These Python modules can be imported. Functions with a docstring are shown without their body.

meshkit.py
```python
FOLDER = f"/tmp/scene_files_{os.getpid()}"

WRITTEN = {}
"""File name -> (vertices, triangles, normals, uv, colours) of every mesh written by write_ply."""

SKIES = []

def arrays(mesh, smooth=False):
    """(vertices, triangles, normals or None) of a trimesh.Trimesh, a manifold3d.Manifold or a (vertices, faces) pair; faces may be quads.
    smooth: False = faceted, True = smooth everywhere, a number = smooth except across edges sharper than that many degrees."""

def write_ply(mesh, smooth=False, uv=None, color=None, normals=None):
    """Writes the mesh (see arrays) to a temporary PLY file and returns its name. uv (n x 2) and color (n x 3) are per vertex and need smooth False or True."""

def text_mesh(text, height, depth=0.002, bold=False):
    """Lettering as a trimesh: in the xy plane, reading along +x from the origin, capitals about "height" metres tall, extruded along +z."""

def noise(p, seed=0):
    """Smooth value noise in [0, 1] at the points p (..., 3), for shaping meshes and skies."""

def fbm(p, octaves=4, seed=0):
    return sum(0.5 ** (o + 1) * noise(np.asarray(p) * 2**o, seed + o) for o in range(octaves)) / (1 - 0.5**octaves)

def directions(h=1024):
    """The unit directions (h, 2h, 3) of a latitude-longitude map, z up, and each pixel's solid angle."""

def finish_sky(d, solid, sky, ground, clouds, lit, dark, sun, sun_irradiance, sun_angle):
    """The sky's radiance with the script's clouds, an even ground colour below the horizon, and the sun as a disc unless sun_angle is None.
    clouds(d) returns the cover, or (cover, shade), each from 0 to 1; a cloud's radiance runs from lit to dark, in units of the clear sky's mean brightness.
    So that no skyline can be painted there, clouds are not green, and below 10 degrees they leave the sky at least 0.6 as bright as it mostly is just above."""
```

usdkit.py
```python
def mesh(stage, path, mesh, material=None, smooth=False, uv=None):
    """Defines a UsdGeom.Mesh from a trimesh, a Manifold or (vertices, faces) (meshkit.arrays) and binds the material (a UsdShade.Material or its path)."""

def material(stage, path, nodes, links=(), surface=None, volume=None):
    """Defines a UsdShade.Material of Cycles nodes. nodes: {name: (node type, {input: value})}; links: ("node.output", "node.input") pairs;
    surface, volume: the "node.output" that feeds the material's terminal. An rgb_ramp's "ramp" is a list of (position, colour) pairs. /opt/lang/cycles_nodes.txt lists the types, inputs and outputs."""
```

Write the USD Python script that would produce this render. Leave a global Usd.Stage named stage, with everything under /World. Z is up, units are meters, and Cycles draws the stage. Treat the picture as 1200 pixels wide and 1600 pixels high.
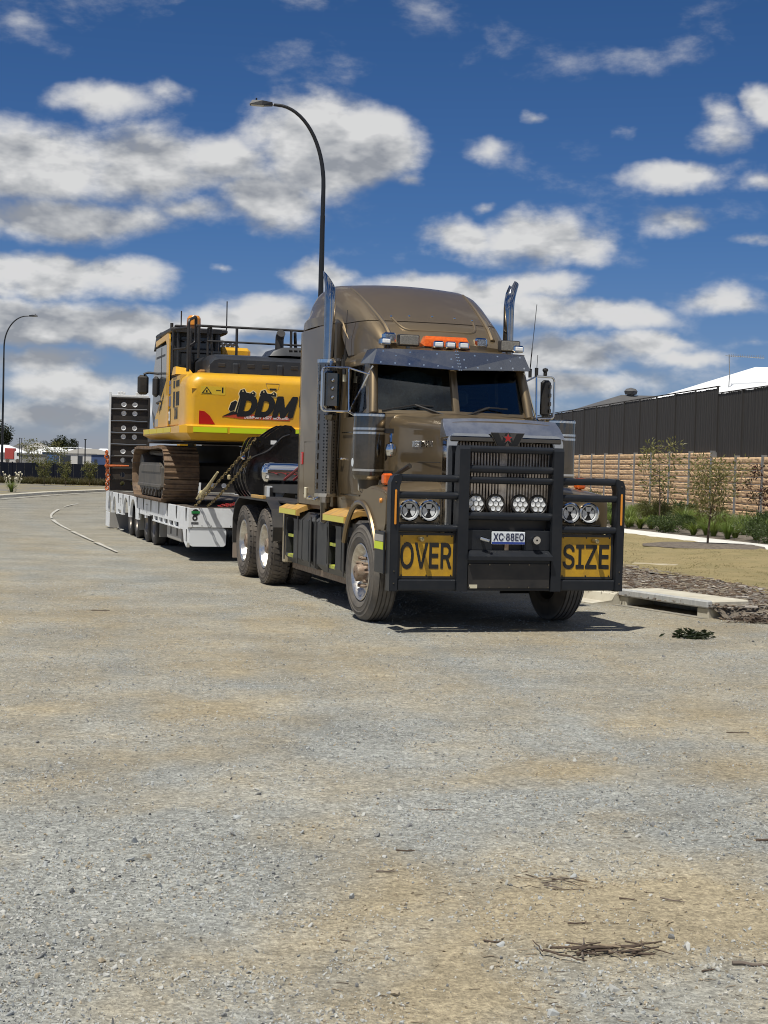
import math, random
import numpy as np, trimesh, manifold3d as m3, usdkit, meshkit
from shapely.geometry import Polygon, box as sbox, Point, LineString
from shapely import affinity
from shapely.ops import unary_union
from pxr import Usd, UsdGeom, UsdLux, UsdShade, Gf, Sdf, Vt

stage = Usd.Stage.CreateInMemory()
UsdGeom.SetStageUpAxis(stage, "Z")
UsdGeom.SetStageMetersPerUnit(stage, 1.0)
UsdGeom.Xform.Define(stage, "/World")
UsdGeom.Scope.Define(stage, "/World/Looks")
PI = math.pi

# ------------------------------------------------------------------ camera, sky, sun, exposure
F = 2350.0                                   # focal length over a picture 1200 wide
PITCH, ROLL, EYE = math.atan(72 / F), math.radians(1.5), 1.65
EXPOSURE = 0.0
SUN_DIR = np.array([-0.235, -0.363, 1.0]); SUN_DIR /= np.linalg.norm(SUN_DIR)
SUN_I, SKY_I = 1.25, 0.052

cam = UsdGeom.Camera.Define(stage, "/World/camera")
cam.CreateHorizontalApertureAttr(24.0)
cam.CreateFocalLengthAttr(24.0 * F / 1200)
cam.CreateVerticalApertureAttr(32.0)
cam.CreateFStopAttr(0.0)
cam.CreateExposureAttr(EXPOSURE)
_f = np.array([0, math.cos(PITCH), -math.sin(PITCH)]); _r = np.array([1.0, 0, 0]); _u = np.cross(_r, _f)
_R = math.cos(ROLL) * _r + math.sin(ROLL) * _u; _U = math.cos(ROLL) * _u - math.sin(ROLL) * _r
cam.AddTransformOp().Set(Gf.Matrix4d(*_R, 0, *_U, 0, *(-_f), 0, 0, 0, EYE, 1))

SUN_EL = math.asin(SUN_DIR[2]); SUN_ROT = math.atan2(SUN_DIR[0], SUN_DIR[1])
sun = UsdLux.DistantLight.Define(stage, "/World/sun")
sun.CreateIntensityAttr(SUN_I); sun.CreateAngleAttr(0.53); sun.CreateNormalizeAttr(True)
sun.CreateColorAttr(Gf.Vec3f(1.0, 0.968, 0.89))
_z = SUN_DIR; _x = np.cross([0, 0, 1.0], _z); _x /= np.linalg.norm(_x); _y = np.cross(_z, _x)
sun.AddTransformOp().Set(Gf.Matrix4d(*_x, 0, *_y, 0, *_z, 0, 0, 0, 0, 1))


def sky_material():
    n, l = {}, []
    cnt = [0]

    def node(kind, **kw):
        cnt[0] += 1
        name = f"n{cnt[0]}"; n[name] = (kind, kw); return name

    def link(a, b): l.append((a, b))

    def m(op, a, b=None, c=None, clamp=False):
        k = node("math", math_type=op, use_clamp=clamp)
        for i, s in enumerate((a, b, c), 1):
            if s is None: continue
            if isinstance(s, str): link(s, f"{k}.value{i}")
            else: n[k][1][f"value{i}"] = float(s)
        return k + ".value"

    def mr(v, a, b, c, d, kind="smoothstep"):
        k = node("map_range", range_type=kind, from_min=a, from_max=b, to_min=c, to_max=d, clamp=True)
        link(v, k + ".value"); return k + ".result"

    n["geo"] = ("texture_coordinate", {})
    n["sky"] = ("sky_texture", dict(sky_type="single_scattering", sun_disc=False, sun_elevation=SUN_EL, sun_rotation=SUN_ROT,
                                    altitude=200.0, air_density=1.0, aerosol_density=0.15, ozone_density=4.0))
    d = "geo.generated"
    n["sep"] = ("separate_xyz", {}); link(d, "sep.vector")
    az = m("arctan2", "sep.x", "sep.y"); el = m("arcsine", "sep.z")
    n["q"] = ("combine_xyz", {}); link(az, "q.x"); link(el, "q.y")
    # fbm in direction space, flattened
    n["st"] = ("vector_math", dict(vector_math_type="multiply")) if False else ("mapping", dict(mapping_type="point", scale=(1, 1, 2.0)))
    link(d, "st.vector")
    n["f1"] = ("noise_texture", dict(scale=12.5, detail=8.0, roughness=0.56, lacunarity=2.1, distortion=0.1)); link("st.vector", "f1.vector")
    n["st2"] = ("mapping", dict(mapping_type="point", scale=(1, 1, 2.0), location=(-0.006, -0.004, 0.028))); link(d, "st2.vector")
    n["f2"] = ("noise_texture", dict(scale=12.5, detail=4.0, roughness=0.56, lacunarity=2.1, distortion=0.1)); link("st2.vector", "f2.vector")
    n["f3"] = ("noise_texture", dict(scale=3.2, detail=3.0, roughness=0.5)); link("st.vector", "f3.vector")
    n["f4"] = ("noise_texture", dict(scale=26.0, detail=5.0, roughness=0.55)); link("st.vector", "f4.vector")
    n["wq"] = ("noise_texture", dict(scale=22.0, detail=4.0, roughness=0.6)); link("q.vector", "wq.vector")
    # warp the coordinates of the cloud bodies a little
    n["wm"] = ("vector_math", dict(math_type="subtract", vector2=(0.5, 0.5, 0.5))); link("wq.color", "wm.vector1")
    n["ws"] = ("vector_math", dict(math_type="multiply", vector2=(0.035, 0.022, 0.0))); link("wm.vector", "ws.vector1")
    n["wa"] = ("vector_math", dict(math_type="add")); link("q.vector", "wa.vector1"); link("ws.vector", "wa.vector2")

    # cloud banks: (azimuth, elevation, half width, half height, weight), radians
    banks = CLOUDS

    def field(dy):
        acc = None
        for (a, e, ra, re, w) in banks:
            k = node("mapping", mapping_type="point", scale=(1 / ra, 1 / re, 0.0), location=(-a / ra, -(e + dy) / re, 0.0))
            link("wa.vector", k + ".vector")
            g = node("gradient_texture", gradient_type="spherical"); link(k + ".vector", g + ".vector")
            t = m("multiply", g + ".fac", w)
            acc = t if acc is None else m("smoothmin", m("multiply", acc, -1.0), m("multiply", t, -1.0), 0.10)
            if acc is not t: acc = m("multiply", acc, -1.0)
        return acc

    fa, fb = field(0.0), field(-0.022)
    # the same sort of cloud goes on all round, outside the part of the sky seen in the picture
    gen = mr("f3.fac", 0.46, 0.66, 0.0, 0.75, "linear")
    inx = mr(m("absolute", az), 0.30, 0.45, 1.0, 0.0); iny = mr(el, 0.36, 0.5, 1.0, 0.0); ins = m("multiply", inx, iny)
    fa = m("add", m("multiply", fa, ins), m("multiply", gen, m("subtract", 1.0, ins)))
    fb = m("add", m("multiply", fb, ins), m("multiply", gen, m("subtract", 1.0, ins)))
    dens = m("add", m("multiply", fa, 1.22), m("multiply", m("subtract", "f1.fac", 0.605), 1.25))
    dens2 = m("add", m("multiply", fb, 1.22), m("multiply", m("subtract", "f2.fac", 0.605), 1.25))
    cover = mr(dens, 0.0, 0.50, 0.0, 0.96)
    above = mr(el, -0.005, 0.02, 0.0, 1.0); cover = m("multiply", cover, above)
    thick = mr(dens2, 0.05, 0.75, 0.0, 1.0, "linear")
    edge = m("multiply", m("subtract", "f1.fac", "f2.fac"), 3.0)
    shade = m("add", m("add", m("multiply", thick, 0.88), m("multiply", edge, -1.15)), m("multiply", m("subtract", 0.50, "f4.fac"), 0.9), None, True)
    n["cr"] = ("rgb_ramp", dict(ramp=[(0.0, CL_LIT), (0.45, CL_MID), (1.0, CL_DARK)])); link(shade, "cr.fac")
    n["tr"] = ("rgb_ramp", dict(ramp=[(0.0, (0.86, 0.92, 1.34)), (0.06, (0.68, 0.84, 1.28)), (0.15, (0.50, 0.78, 1.22)), (0.3, (0.40, 0.71, 1.10)), (1.0, (0.38, 0.68, 1.05))])); link(el, "tr.fac")
    n["tm"] = ("mix_color", dict(blend_type="multiply", use_clamp=False, fac=1.0)); link("sky.color", "tm.a"); link("tr.color", "tm.b")
    n["mx"] = ("mix_color", dict(blend_type="mix", use_clamp=False)); link(cover, "mx.fac"); link("tm.result", "mx.a"); link("cr.color", "mx.b")
    n["bg"] = ("background_shader", dict(strength=SKY_I)); link("mx.result", "bg.color")
    return usdkit.material(stage, "/World/Looks/sky", n, l, surface="bg.background")


def px_dir(x, y):
    d = _R * (x - 600) / F + _U * (800 - y) / F + _f
    return math.atan2(d[0], d[1]), math.asin(d[2] / np.linalg.norm(d))


CLOUDS = []
for (x, y, rx, ry, w) in [
    (160, 158, 140, 36, .60), (262, 150, 60, 34, .42), (40, 250, 200, 70, .95), (230, 262, 150, 66, .88), (340, 250, 110, 50, .7), (480, 205, 130, 74, .9), (585, 225, 110, 72, .95), (520, 262, 140, 56, .8), (420, 305, 100, 62, .8),
    (640, 285, 45, 26, .45), (110, 345, 240, 48, .85), (300, 330, 100, 34, .6), (70, 425, 190, 44, .9), (190, 428, 120, 44, .85), (500, 428, 78, 32, .72), (345, 412, 26, 18, .5),
    (730, 372, 105, 44, .85), (830, 372, 120, 60, .95), (900, 385, 80, 40, .7), (1070, 272, 105, 38, .8), (1120, 215, 75, 48, .55), (1120, 180, 60, 40, .5), (1195, 165, 45, 38, .8), (1190, 285, 60, 26, .55),
    (1070, 348, 85, 34, .6), (1170, 377, 70, 16, .42), (835, 178, 40, 18, .46), (985, 205, 46, 24, .34), (765, 235, 50, 28, .36), (760, 320, 40, 18, .5), (45, 34, 50, 34, .22),
    (700, 455, 190, 40, .8), (830, 445, 120, 32, .6), (800, 480, 130, 30, .7), (960, 495, 140, 32, .8), (1120, 470, 150, 28, .58), (1010, 535, 80, 26, .82), (880, 555, 190, 40, .72), (900, 600, 170, 30, .6), (1070, 555, 110, 20, .48), (1180, 530, 60, 18, .4),
    (60, 505, 240, 44, .95), (220, 520, 200, 50, .95), (430, 480, 120, 30, .6), (400, 500, 140, 40, .85), (330, 540, 140, 40, .6), (60, 560, 190, 40, .65), (120, 600, 190, 38, .8), (40, 645, 180, 34, .65), (170, 640, 180, 30, .65), (420, 560, 160, 50, .6), (560, 610, 160, 40, .4)]:
    a, e = px_dir(x, y)
    CLOUDS.append((a, e, rx * 1.12 / F, ry * 1.12 / F, w * 0.94))
CL_LIT, CL_MID, CL_DARK = (13.6, 13.6, 13.5), (9.8, 10.0, 10.2), (5.7, 6.05, 6.7)
dome = UsdLux.DomeLight.Define(stage, "/World/sky")
dome.CreateIntensityAttr(1.0)
UsdShade.MaterialBindingAPI.Apply(dome.GetPrim()).Bind(sky_material())
dome.GetPrim().SetCustomDataByKey("kind", "structure")

# ------------------------------------------------------------------ helpers
rng = np.random.default_rng(7)
HEAD = math.radians(16.8)                    # the truck, its trailer and the kerb run along one line
ORIG = np.array([0.9, 16.35, 0.0])
_ex = np.array([math.cos(HEAD), math.sin(HEAD), 0]); _ey = np.array([-math.sin(HEAD), math.cos(HEAD), 0])


def to_world(p):
    p = np.asarray(p, float)
    return ORIG + p[..., 0:1] * _ex + p[..., 1:2] * _ey + p[..., 2:3] * np.array([0, 0, 1.0])


_used = {}


def free(parent, name):
    k = f"{parent}/{name}"
    i = _used.get(k, -1) + 1; _used[k] = i
    return k if i == 0 else f"{k}_{i:03d}"


ORG = {}


def tag(prim, label=None, cat=None, group=None, kind=None):
    for k, v in (("label", label), ("category", cat), ("group", group), ("kind", kind)):
        if v: prim.SetCustomDataByKey(k, v)
    return prim


def thing(name, label=None, cat=None, loc=(0, 0, 0), rot=0.0, group=None, kind=None, frame="truck"):
    """An Xform at the thing's base. In the frame 'truck' loc and all the parts' shapes are given along the truck's line; in 'world' the parts' shapes are given about the base."""
    x = UsdGeom.Xform.Define(stage, free("/World", name))
    p = x.GetPath().pathString
    if frame == "truck":
        x.AddTranslateOp().Set(Gf.Vec3d(*map(float, to_world(loc)))); x.AddRotateZOp().Set(math.degrees(HEAD)); ORG[p] = np.asarray(loc, float)
    else:
        x.AddTranslateOp().Set(Gf.Vec3d(*map(float, loc))); x.AddRotateZOp().Set(math.degrees(rot)); ORG[p] = np.zeros(3)
    tag(x.GetPrim(), label, cat, group, kind)
    return p


def obj(name, mesh, mat, parent="/World", smooth=35, label=None, cat=None, group=None, kind=None, frame=None, vcol=None):
    v, f = mesh.done() if isinstance(mesh, MB) else (None, None)
    if v is None:
        v, f, _ = meshkit.arrays(mesh)
    top = "/".join(parent.split("/")[:3])
    if parent != "/World":
        v = v - ORG.get(top, 0)
    elif frame == "truck":
        v = to_world(v)
    path = free(parent, name)
    t = trimesh.Trimesh(v, f, process=False)
    if smooth and smooth is not True:
        t.merge_vertices()
    if vcol is not None:
        smooth = True; t = trimesh.Trimesh(v, f, process=False)
    m = usdkit.mesh(stage, path, t, mat, smooth)
    if vcol is not None:
        UsdGeom.PrimvarsAPI(m).CreatePrimvar("tone", Sdf.ValueTypeNames.Color3fArray, "vertex").Set(Vt.Vec3fArray.FromNumpy(np.asarray(vcol, np.float32)))
    tag(m.GetPrim(), label, cat, group, kind)
    return path


def dup(src, name, loc, rot, label, cat, group=None, scale=None, frame="world"):
    x = UsdGeom.Xform.Define(stage, free("/World", name))
    x.GetPrim().GetReferences().AddInternalReference(src)
    x.ClearXformOpOrder()
    x.AddTranslateOp().Set(Gf.Vec3d(*map(float, loc))); x.AddRotateZOp().Set(math.degrees(rot))
    if scale: x.AddScaleOp().Set(Gf.Vec3f(*scale))
    x.GetPrim().SetInstanceable(True)
    tag(x.GetPrim(), label, cat, group)
    return x.GetPath().pathString


class MB:
    def __init__(s): s.v, s.f, s.n = [], [], 0

    def add(s, v, f=None):
        if f is None:
            v, f, _ = meshkit.arrays(v)
        v = np.asarray(v, float); f = np.asarray(f, int)
        if f.shape[1] == 4: f = np.vstack([f[:, [0, 1, 2]], f[:, [0, 2, 3]]])
        s.v.append(v); s.f.append(f + s.n); s.n += len(v); return s

    def done(s): return np.vstack(s.v), np.vstack(s.f)

    def box(s, lo, hi, c=0.0, rot=None):
        return s.add(cbox(lo, hi, c, rot))

    def tube(s, pts, r, n=10): return s.add(tube(pts, r, n))

    def lathe(s, prof, c, axis="x", n=32, flip=False): return s.add(*lathe(prof, c, axis, n))

    def prism(s, poly, a, b, plane="yz", c=0.0): return s.add(prism(poly, a, b, plane, c))


def cbox(lo, hi, c=0.0, rot=None):
    lo, hi = np.minimum(lo, hi).astype(float), np.maximum(lo, hi).astype(float)
    if c <= 0:
        t = trimesh.creation.box(hi - lo, trimesh.transformations.translation_matrix((lo + hi) / 2)); v, f = np.array(t.vertices), np.array(t.faces)
    else:
        c = min(c, *(0.45 * (hi - lo)))
        pts = []
        for sx in (0, 1):
            for sy in (0, 1):
                for sz in (0, 1):
                    p = np.where([sx, sy, sz], hi, lo); d = np.where([sx, sy, sz], -c, c)
                    for k in range(3):
                        q = p + d; q[k] = p[k]; pts.append(q)
        h = m3.Manifold.hull_points(np.array(pts)); v, f, _ = meshkit.arrays(h)
    if rot is not None:
        M = np.asarray(rot); cc = (lo + hi) / 2; v = (v - cc) @ M.T + cc
    return v, f


def hull(pts):
    v, f, _ = meshkit.arrays(m3.Manifold.hull_points(np.asarray(pts, float))); return v, f


def mhull(pts): return m3.Manifold.hull_points(np.asarray(pts, float))


def rotm(ax, deg):
    return trimesh.transformations.rotation_matrix(math.radians(deg), ax)[:3, :3]


def tube(pts, r, n=10):
    pts = np.asarray(pts, float); k = len(pts)
    rr = np.full(k, r) if np.ndim(r) == 0 else np.asarray(r, float)
    T = np.gradient(pts, axis=0) if k > 2 else np.repeat((pts[1] - pts[0])[None], 2, 0)
    T /= np.linalg.norm(T, axis=1, keepdims=True)
    a = np.array([0, 0, 1.0]) if abs(T[0][2]) < 0.9 else np.array([1.0, 0, 0])
    N = np.cross(T[0], a); N /= np.linalg.norm(N)
    rings = []
    for i in range(k):
        N = N - T[i] * (N @ T[i]); N /= np.linalg.norm(N); B = np.cross(T[i], N)
        th = np.arange(n) / n * 2 * PI
        rings.append(pts[i] + rr[i] * (np.cos(th)[:, None] * N + np.sin(th)[:, None] * B))
    v = np.vstack(rings + [pts[:1], pts[-1:]]); f = []
    for i in range(k - 1):
        for j in range(n):
            a_, b_ = i * n + j, i * n + (j + 1) % n
            f += [(a_, b_, b_ + n), (a_, b_ + n, a_ + n)]
    c0, c1 = k * n, k * n + 1
    for j in range(n):
        f += [(c0, (j + 1) % n, j), (c1, (k - 1) * n + j, (k - 1) * n + (j + 1) % n)]
    return v, np.array(f)


def arc_path(pts, r, n=5):
    """The polyline with its corners rounded."""
    pts = [np.asarray(p, float) for p in pts]; out = [pts[0]]
    for a, b, c in zip(pts, pts[1:], pts[2:]):
        d1, d2 = a - b, c - b; l = min(r, 0.48 * np.linalg.norm(d1), 0.48 * np.linalg.norm(d2))
        p, q = b + d1 / np.linalg.norm(d1) * l, b + d2 / np.linalg.norm(d2) * l
        for t in np.linspace(0, 1, n): out.append((1 - t) ** 2 * p + 2 * t * (1 - t) * b + t * t * q)
    return np.array(out + [pts[-1]])


def lathe(prof, c, axis="x", n=32):
    """prof: (along, radius) pairs; closed loops make rings."""
    prof = np.asarray(prof, float); k = len(prof); th = np.arange(n) / n * 2 * PI
    al = np.repeat(prof[:, 0], n); ra = np.repeat(prof[:, 1], n); t = np.tile(th, k)
    A, B = ra * np.cos(t), ra * np.sin(t)
    v = {"x": np.stack([al, A, B], 1), "y": np.stack([B, al, A], 1), "z": np.stack([A, B, al], 1)}[axis] + np.asarray(c, float)
    f = []
    for i in range(k - 1):
        for j in range(n):
            a, b = i * n + j, i * n + (j + 1) % n
            f += [(a, a + n, b + n), (a, b + n, b)]
    f = np.array(f)
    m = trimesh.Trimesh(v, f, process=False)
    return v, (f if prof[np.argmax(prof[:, 1]), 1] * 0 == 0 and _out(v, f, c, axis, prof) else f[:, ::-1])


def _out(v, f, c, axis, prof):
    i = int(np.argmax(prof[:, 1])); n = len(v) // len(prof)
    k = min(i, len(prof) - 2); q = f[k * n * 2]
    nn = np.cross(v[q[1]] - v[q[0]], v[q[2]] - v[q[0]]); m = v[q].mean(0) - np.asarray(c, float)
    m[{"x": 0, "y": 1, "z": 2}[axis]] = 0
    return nn @ m >= 0


def prism(poly, a, b, plane="yz", c=0.0):
    """A shapely polygon in the plane 'yz', 'xz' or 'xy', pushed out from a to b along the third axis; c chamfers its outline at the end b."""
    poly = poly if hasattr(poly, "exterior") or hasattr(poly, "geoms") else Polygon(poly)
    if hasattr(poly, "geoms"):
        m = MB()
        for g in poly.geoms: m.add(*prism(g, a, b, plane, c))
        return m.done()

    def ex(pl, lo, hi):
        lo, hi = min(lo, hi), max(lo, hi)
        t = trimesh.creation.extrude_polygon(pl, hi - lo, engine="earcut"); v = np.array(t.vertices); v[:, 2] += lo; f = np.array(t.faces)
        if plane == "yz": v = v[:, [2, 0, 1]]
        elif plane == "xz": v = v[:, [0, 2, 1]]; f = f[:, ::-1]
        return v, f
    if c <= 0: return ex(poly, a, b)
    s = 1 if b > a else -1; m = MB(); m.add(*ex(poly, a, b - s * c)); z = b - s * c
    for i in range(3):
        q = poly.buffer(-c * (1 - math.sqrt(max(0, 1 - ((i + 0.6) / 3) ** 2))), join_style=2)
        for g in getattr(q, "geoms", [q]):
            if not g.is_empty: m.add(*ex(g, z, z + s * c / 3))
        z += s * c / 3
    return m.done()


def rrect(x0, z0, x1, z1, r, n=6):
    return sbox(x0 + r, z0 + r, x1 - r, z1 - r).buffer(r, n)


def loft(secs, close=True):
    """secs: arrays (n, 3) of closed loops; a closed solid."""
    n = len(secs[0]); v = np.vstack(secs + [secs[0].mean(0, keepdims=True), secs[-1].mean(0, keepdims=True)]); f = []
    for i in range(len(secs) - 1):
        for j in range(n):
            a, b = i * n + j, i * n + (j + 1) % n
            f += [(a, b, b + n), (a, b + n, a + n)]
    c0, c1 = len(secs) * n, len(secs) * n + 1
    for j in range(n):
        f += [(c0, (j + 1) % n, j), (c1, (len(secs) - 1) * n + j, (len(secs) - 1) * n + (j + 1) % n)]
    t = trimesh.Trimesh(v, np.array(f), process=True)
    if t.volume < 0: t.invert()
    return t


def solid(t):
    v, f = (np.asarray(t.vertices), np.asarray(t.faces)) if hasattr(t, "vertices") else t
    t = trimesh.Trimesh(v, f, process=True); t.merge_vertices()
    if t.volume < 0: t.invert()
    return m3.Manifold(m3.Mesh(np.asarray(t.vertices, np.float32), np.asarray(t.faces, np.uint32)))


def mbox(lo, hi):
    lo, hi = np.minimum(lo, hi), np.maximum(lo, hi)
    return m3.Manifold.cube(tuple(map(float, np.asarray(hi) - lo))).translate(tuple(map(float, lo)))


def mprism(poly, a, b, plane="yz"): return solid(prism(poly, a, b, plane))


def write(text, height, origin, xdir, ydir, depth=0.004, bold=True, sx=1.0, shear=0.0, center=False):
    """Lettering in the plane of xdir and ydir, its face pushed out along their cross product."""
    t = meshkit.text_mesh(text, height, 1.0, bold); v = np.array(t.vertices); f = np.array(t.faces)
    v[:, 0] = v[:, 0] * sx + shear * v[:, 1]
    if center: v[:, 0] -= (v[:, 0].min() + v[:, 0].max()) / 2
    x, y = np.asarray(xdir, float), np.asarray(ydir, float); z = np.cross(x, y)
    return np.asarray(origin, float) + v[:, :1] * x + v[:, 1:2] * y + v[:, 2:] * z * depth, f


def disc_ring(c, r0, r1, y0, y1, n=24):
    return lathe([(y0, r0), (y0, r1), (y1, r1), (y1, r0), (y0, r0)], c, "y", n)


# ------------------------------------------------------------------ materials
def pm(name, col, rough=0.5, metal=0.0, col2=None, scale=3.0, detail=6.0, lo=0.42, hi=0.62, bump=0.0, bscale=60.0, coat=0.0, spec=0.5, rough2=None, stretch=(1, 1, 1), obj_space=False, dust=None, dust_amt=0.0, dust_scale=2.5, sheen=0.0, bdist=0.01, island=0.0):
    """A worn surface: two tones mixed by noise, a film of dust in patches, fine relief."""
    n = {"g": ("texture_coordinate", {}) if obj_space else ("geometry", {}), "p": ("principled_bsdf", dict(base_color=col, roughness=rough, metallic=metal, coat_weight=coat, coat_roughness=0.06, specular_ior_level=spec))}
    src = "g.object" if obj_space else "g.position"
    n["m"] = ("mapping", dict(mapping_type="point", scale=stretch)); l = [(src, "m.vector")]
    cur = None
    if col2 is not None:
        n["nz"] = ("noise_texture", dict(scale=scale, detail=detail, roughness=0.65)); l.append(("m.vector", "nz.vector"))
        n["r"] = ("map_range", dict(from_min=lo, from_max=hi, to_min=0.0, to_max=1.0, clamp=True)); l.append(("nz.fac", "r.value"))
        n["mx"] = ("mix_color", dict(a=col, b=col2)); l += [("r.result", "mx.fac")]; cur = "mx.result"
        if rough2 is not None:
            n["rr"] = ("map_range", dict(from_min=0.0, from_max=1.0, to_min=rough, to_max=rough2)); l += [("r.result", "rr.value"), ("rr.result", "p.roughness")]
    if island:
        n["gi"] = ("object_info", {}); n["ir"] = ("map_range", dict(from_min=0, from_max=1, to_min=1 - island, to_max=1 + island)); l.append(("gi.random", "ir.value"))
        n["im"] = ("vector_math", dict(math_type="scale", vector1=col)); l.append(("ir.result", "im.scale"))
        if cur: l.append((cur, "im.vector1"))
        cur = "im.vector"
    if dust is not None:
        n["dn"] = ("noise_texture", dict(scale=dust_scale, detail=7.0, roughness=0.7)); l.append((src, "dn.vector"))
        n["dr"] = ("map_range", dict(from_min=0.35, from_max=0.75, to_min=0.0, to_max=dust_amt, clamp=True)); l.append(("dn.fac", "dr.value"))
        n["dm"] = ("mix_color", dict(a=col, b=dust)); l.append(("dr.result", "dm.fac"))
        if cur: l.append((cur, "dm.a"))
        cur = "dm.result"
    if cur: l.append((cur, "p.base_color"))
    if bump:
        n["bn"] = ("noise_texture", dict(scale=bscale, detail=5.0, roughness=0.6)); l.append(("m.vector", "bn.vector"))
        n["b"] = ("bump", dict(strength=bump, distance=bdist)); l += [("bn.fac", "b.height"), ("b.normal", "p.normal")]
    return usdkit.material(stage, f"/World/Looks/{name}", n, l, surface="p.BSDF")


def glass_pane(name, tint=(0.35, 0.4, 0.4), rough=0.02, ior=1.5):
    return usdkit.material(stage, f"/World/Looks/{name}", {
        "t": ("transparent_bsdf", dict(color=tint)), "g": ("glossy_bsdf", dict(color=(1, 1, 1), roughness=rough)),
        "f": ("fresnel", dict(IOR=ior)), "m": ("mix_closure", {})}, [("f.fac", "m.fac"), ("t.BSDF", "m.closure1"), ("g.BSDF", "m.closure2")], surface="m.closure")


M = {}
DUST = (0.30, 0.25, 0.19)
M["bronze"] = pm("bronze_paint", (0.250, 0.186, 0.107), 0.42, 0.78, col2=(0.228, 0.169, 0.097), scale=1.2, coat=0.5, dust=(0.24, 0.19, 0.13), dust_amt=0.05, dust_scale=1.6)
M["bronze_trim"] = pm("bronze_trim", (0.16, 0.12, 0.075), 0.4, 0.6, dust=DUST, dust_amt=0.3)
M["char"] = pm("charcoal_powder_coat", (0.0115, 0.014, 0.0185), 0.36, 0.0, spec=0.3, col2=(0.016, 0.018, 0.022), scale=6, dust=(0.12, 0.11, 0.10), dust_amt=0.07, bump=0.12, bscale=150)
M["black"] = pm("black_paint", (0.010, 0.010, 0.011), 0.5, col2=(0.018, 0.017, 0.016), dust=(0.12, 0.10, 0.08), dust_amt=0.3)
M["gloss_black"] = pm("gloss_black_steel", (0.009, 0.009, 0.010), 0.14, col2=(0.014, 0.013, 0.013), rough2=0.28, coat=0.4)
M["plastic"] = pm("black_tank_plastic", (0.016, 0.019, 0.023), 0.48, col2=(0.024, 0.027, 0.031), scale=4, dust=(0.13, 0.115, 0.095), dust_amt=0.28, bump=0.1, bscale=90)
M["rubber"] = pm("rubber_seal", (0.012, 0.012, 0.012), 0.6)
M["cap"] = pm("satin_cap_chrome", (0.62, 0.63, 0.64), 0.27, 1.0, col2=(0.56, 0.565, 0.575), rough2=0.34, scale=3)
M["stack"] = pm("stack_chrome", (0.42, 0.42, 0.43), 0.08, 1.0, col2=(0.34, 0.33, 0.32), scale=4)
M["chrome"] = pm("chrome", (0.70, 0.71, 0.73), 0.07, 1.0, col2=(0.64, 0.65, 0.66), rough2=0.11, scale=5)
M["visor"] = pm("polished_visor", (0.36, 0.365, 0.37), 0.15, 1.0, col2=(0.32, 0.32, 0.325), rough2=0.2, scale=3)
M["dull"] = pm("dull_stainless", (0.17, 0.155, 0.14), 0.09, 1.0, col2=(0.15, 0.135, 0.115), rough2=0.2, scale=6, dust=(0.2, 0.17, 0.13), dust_amt=0.10)
M["grille"] = pm("grille_bar_metal", (0.52, 0.46, 0.40), 0.42, 0.6, col2=(0.30, 0.26, 0.22), scale=9)
M["alloy"] = pm("polished_alloy_rim", (0.72, 0.71, 0.69), 0.2, 0.9, col2=(0.55, 0.52, 0.47), rough2=0.42, scale=10, dust=(0.33, 0.27, 0.2), dust_amt=0.35, dust_scale=6)
M["hub"] = pm("rusty_hub", (0.20, 0.13, 0.085), 0.6, 0.3, col2=(0.32, 0.25, 0.18), scale=18, dust=DUST, dust_amt=0.3)
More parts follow.
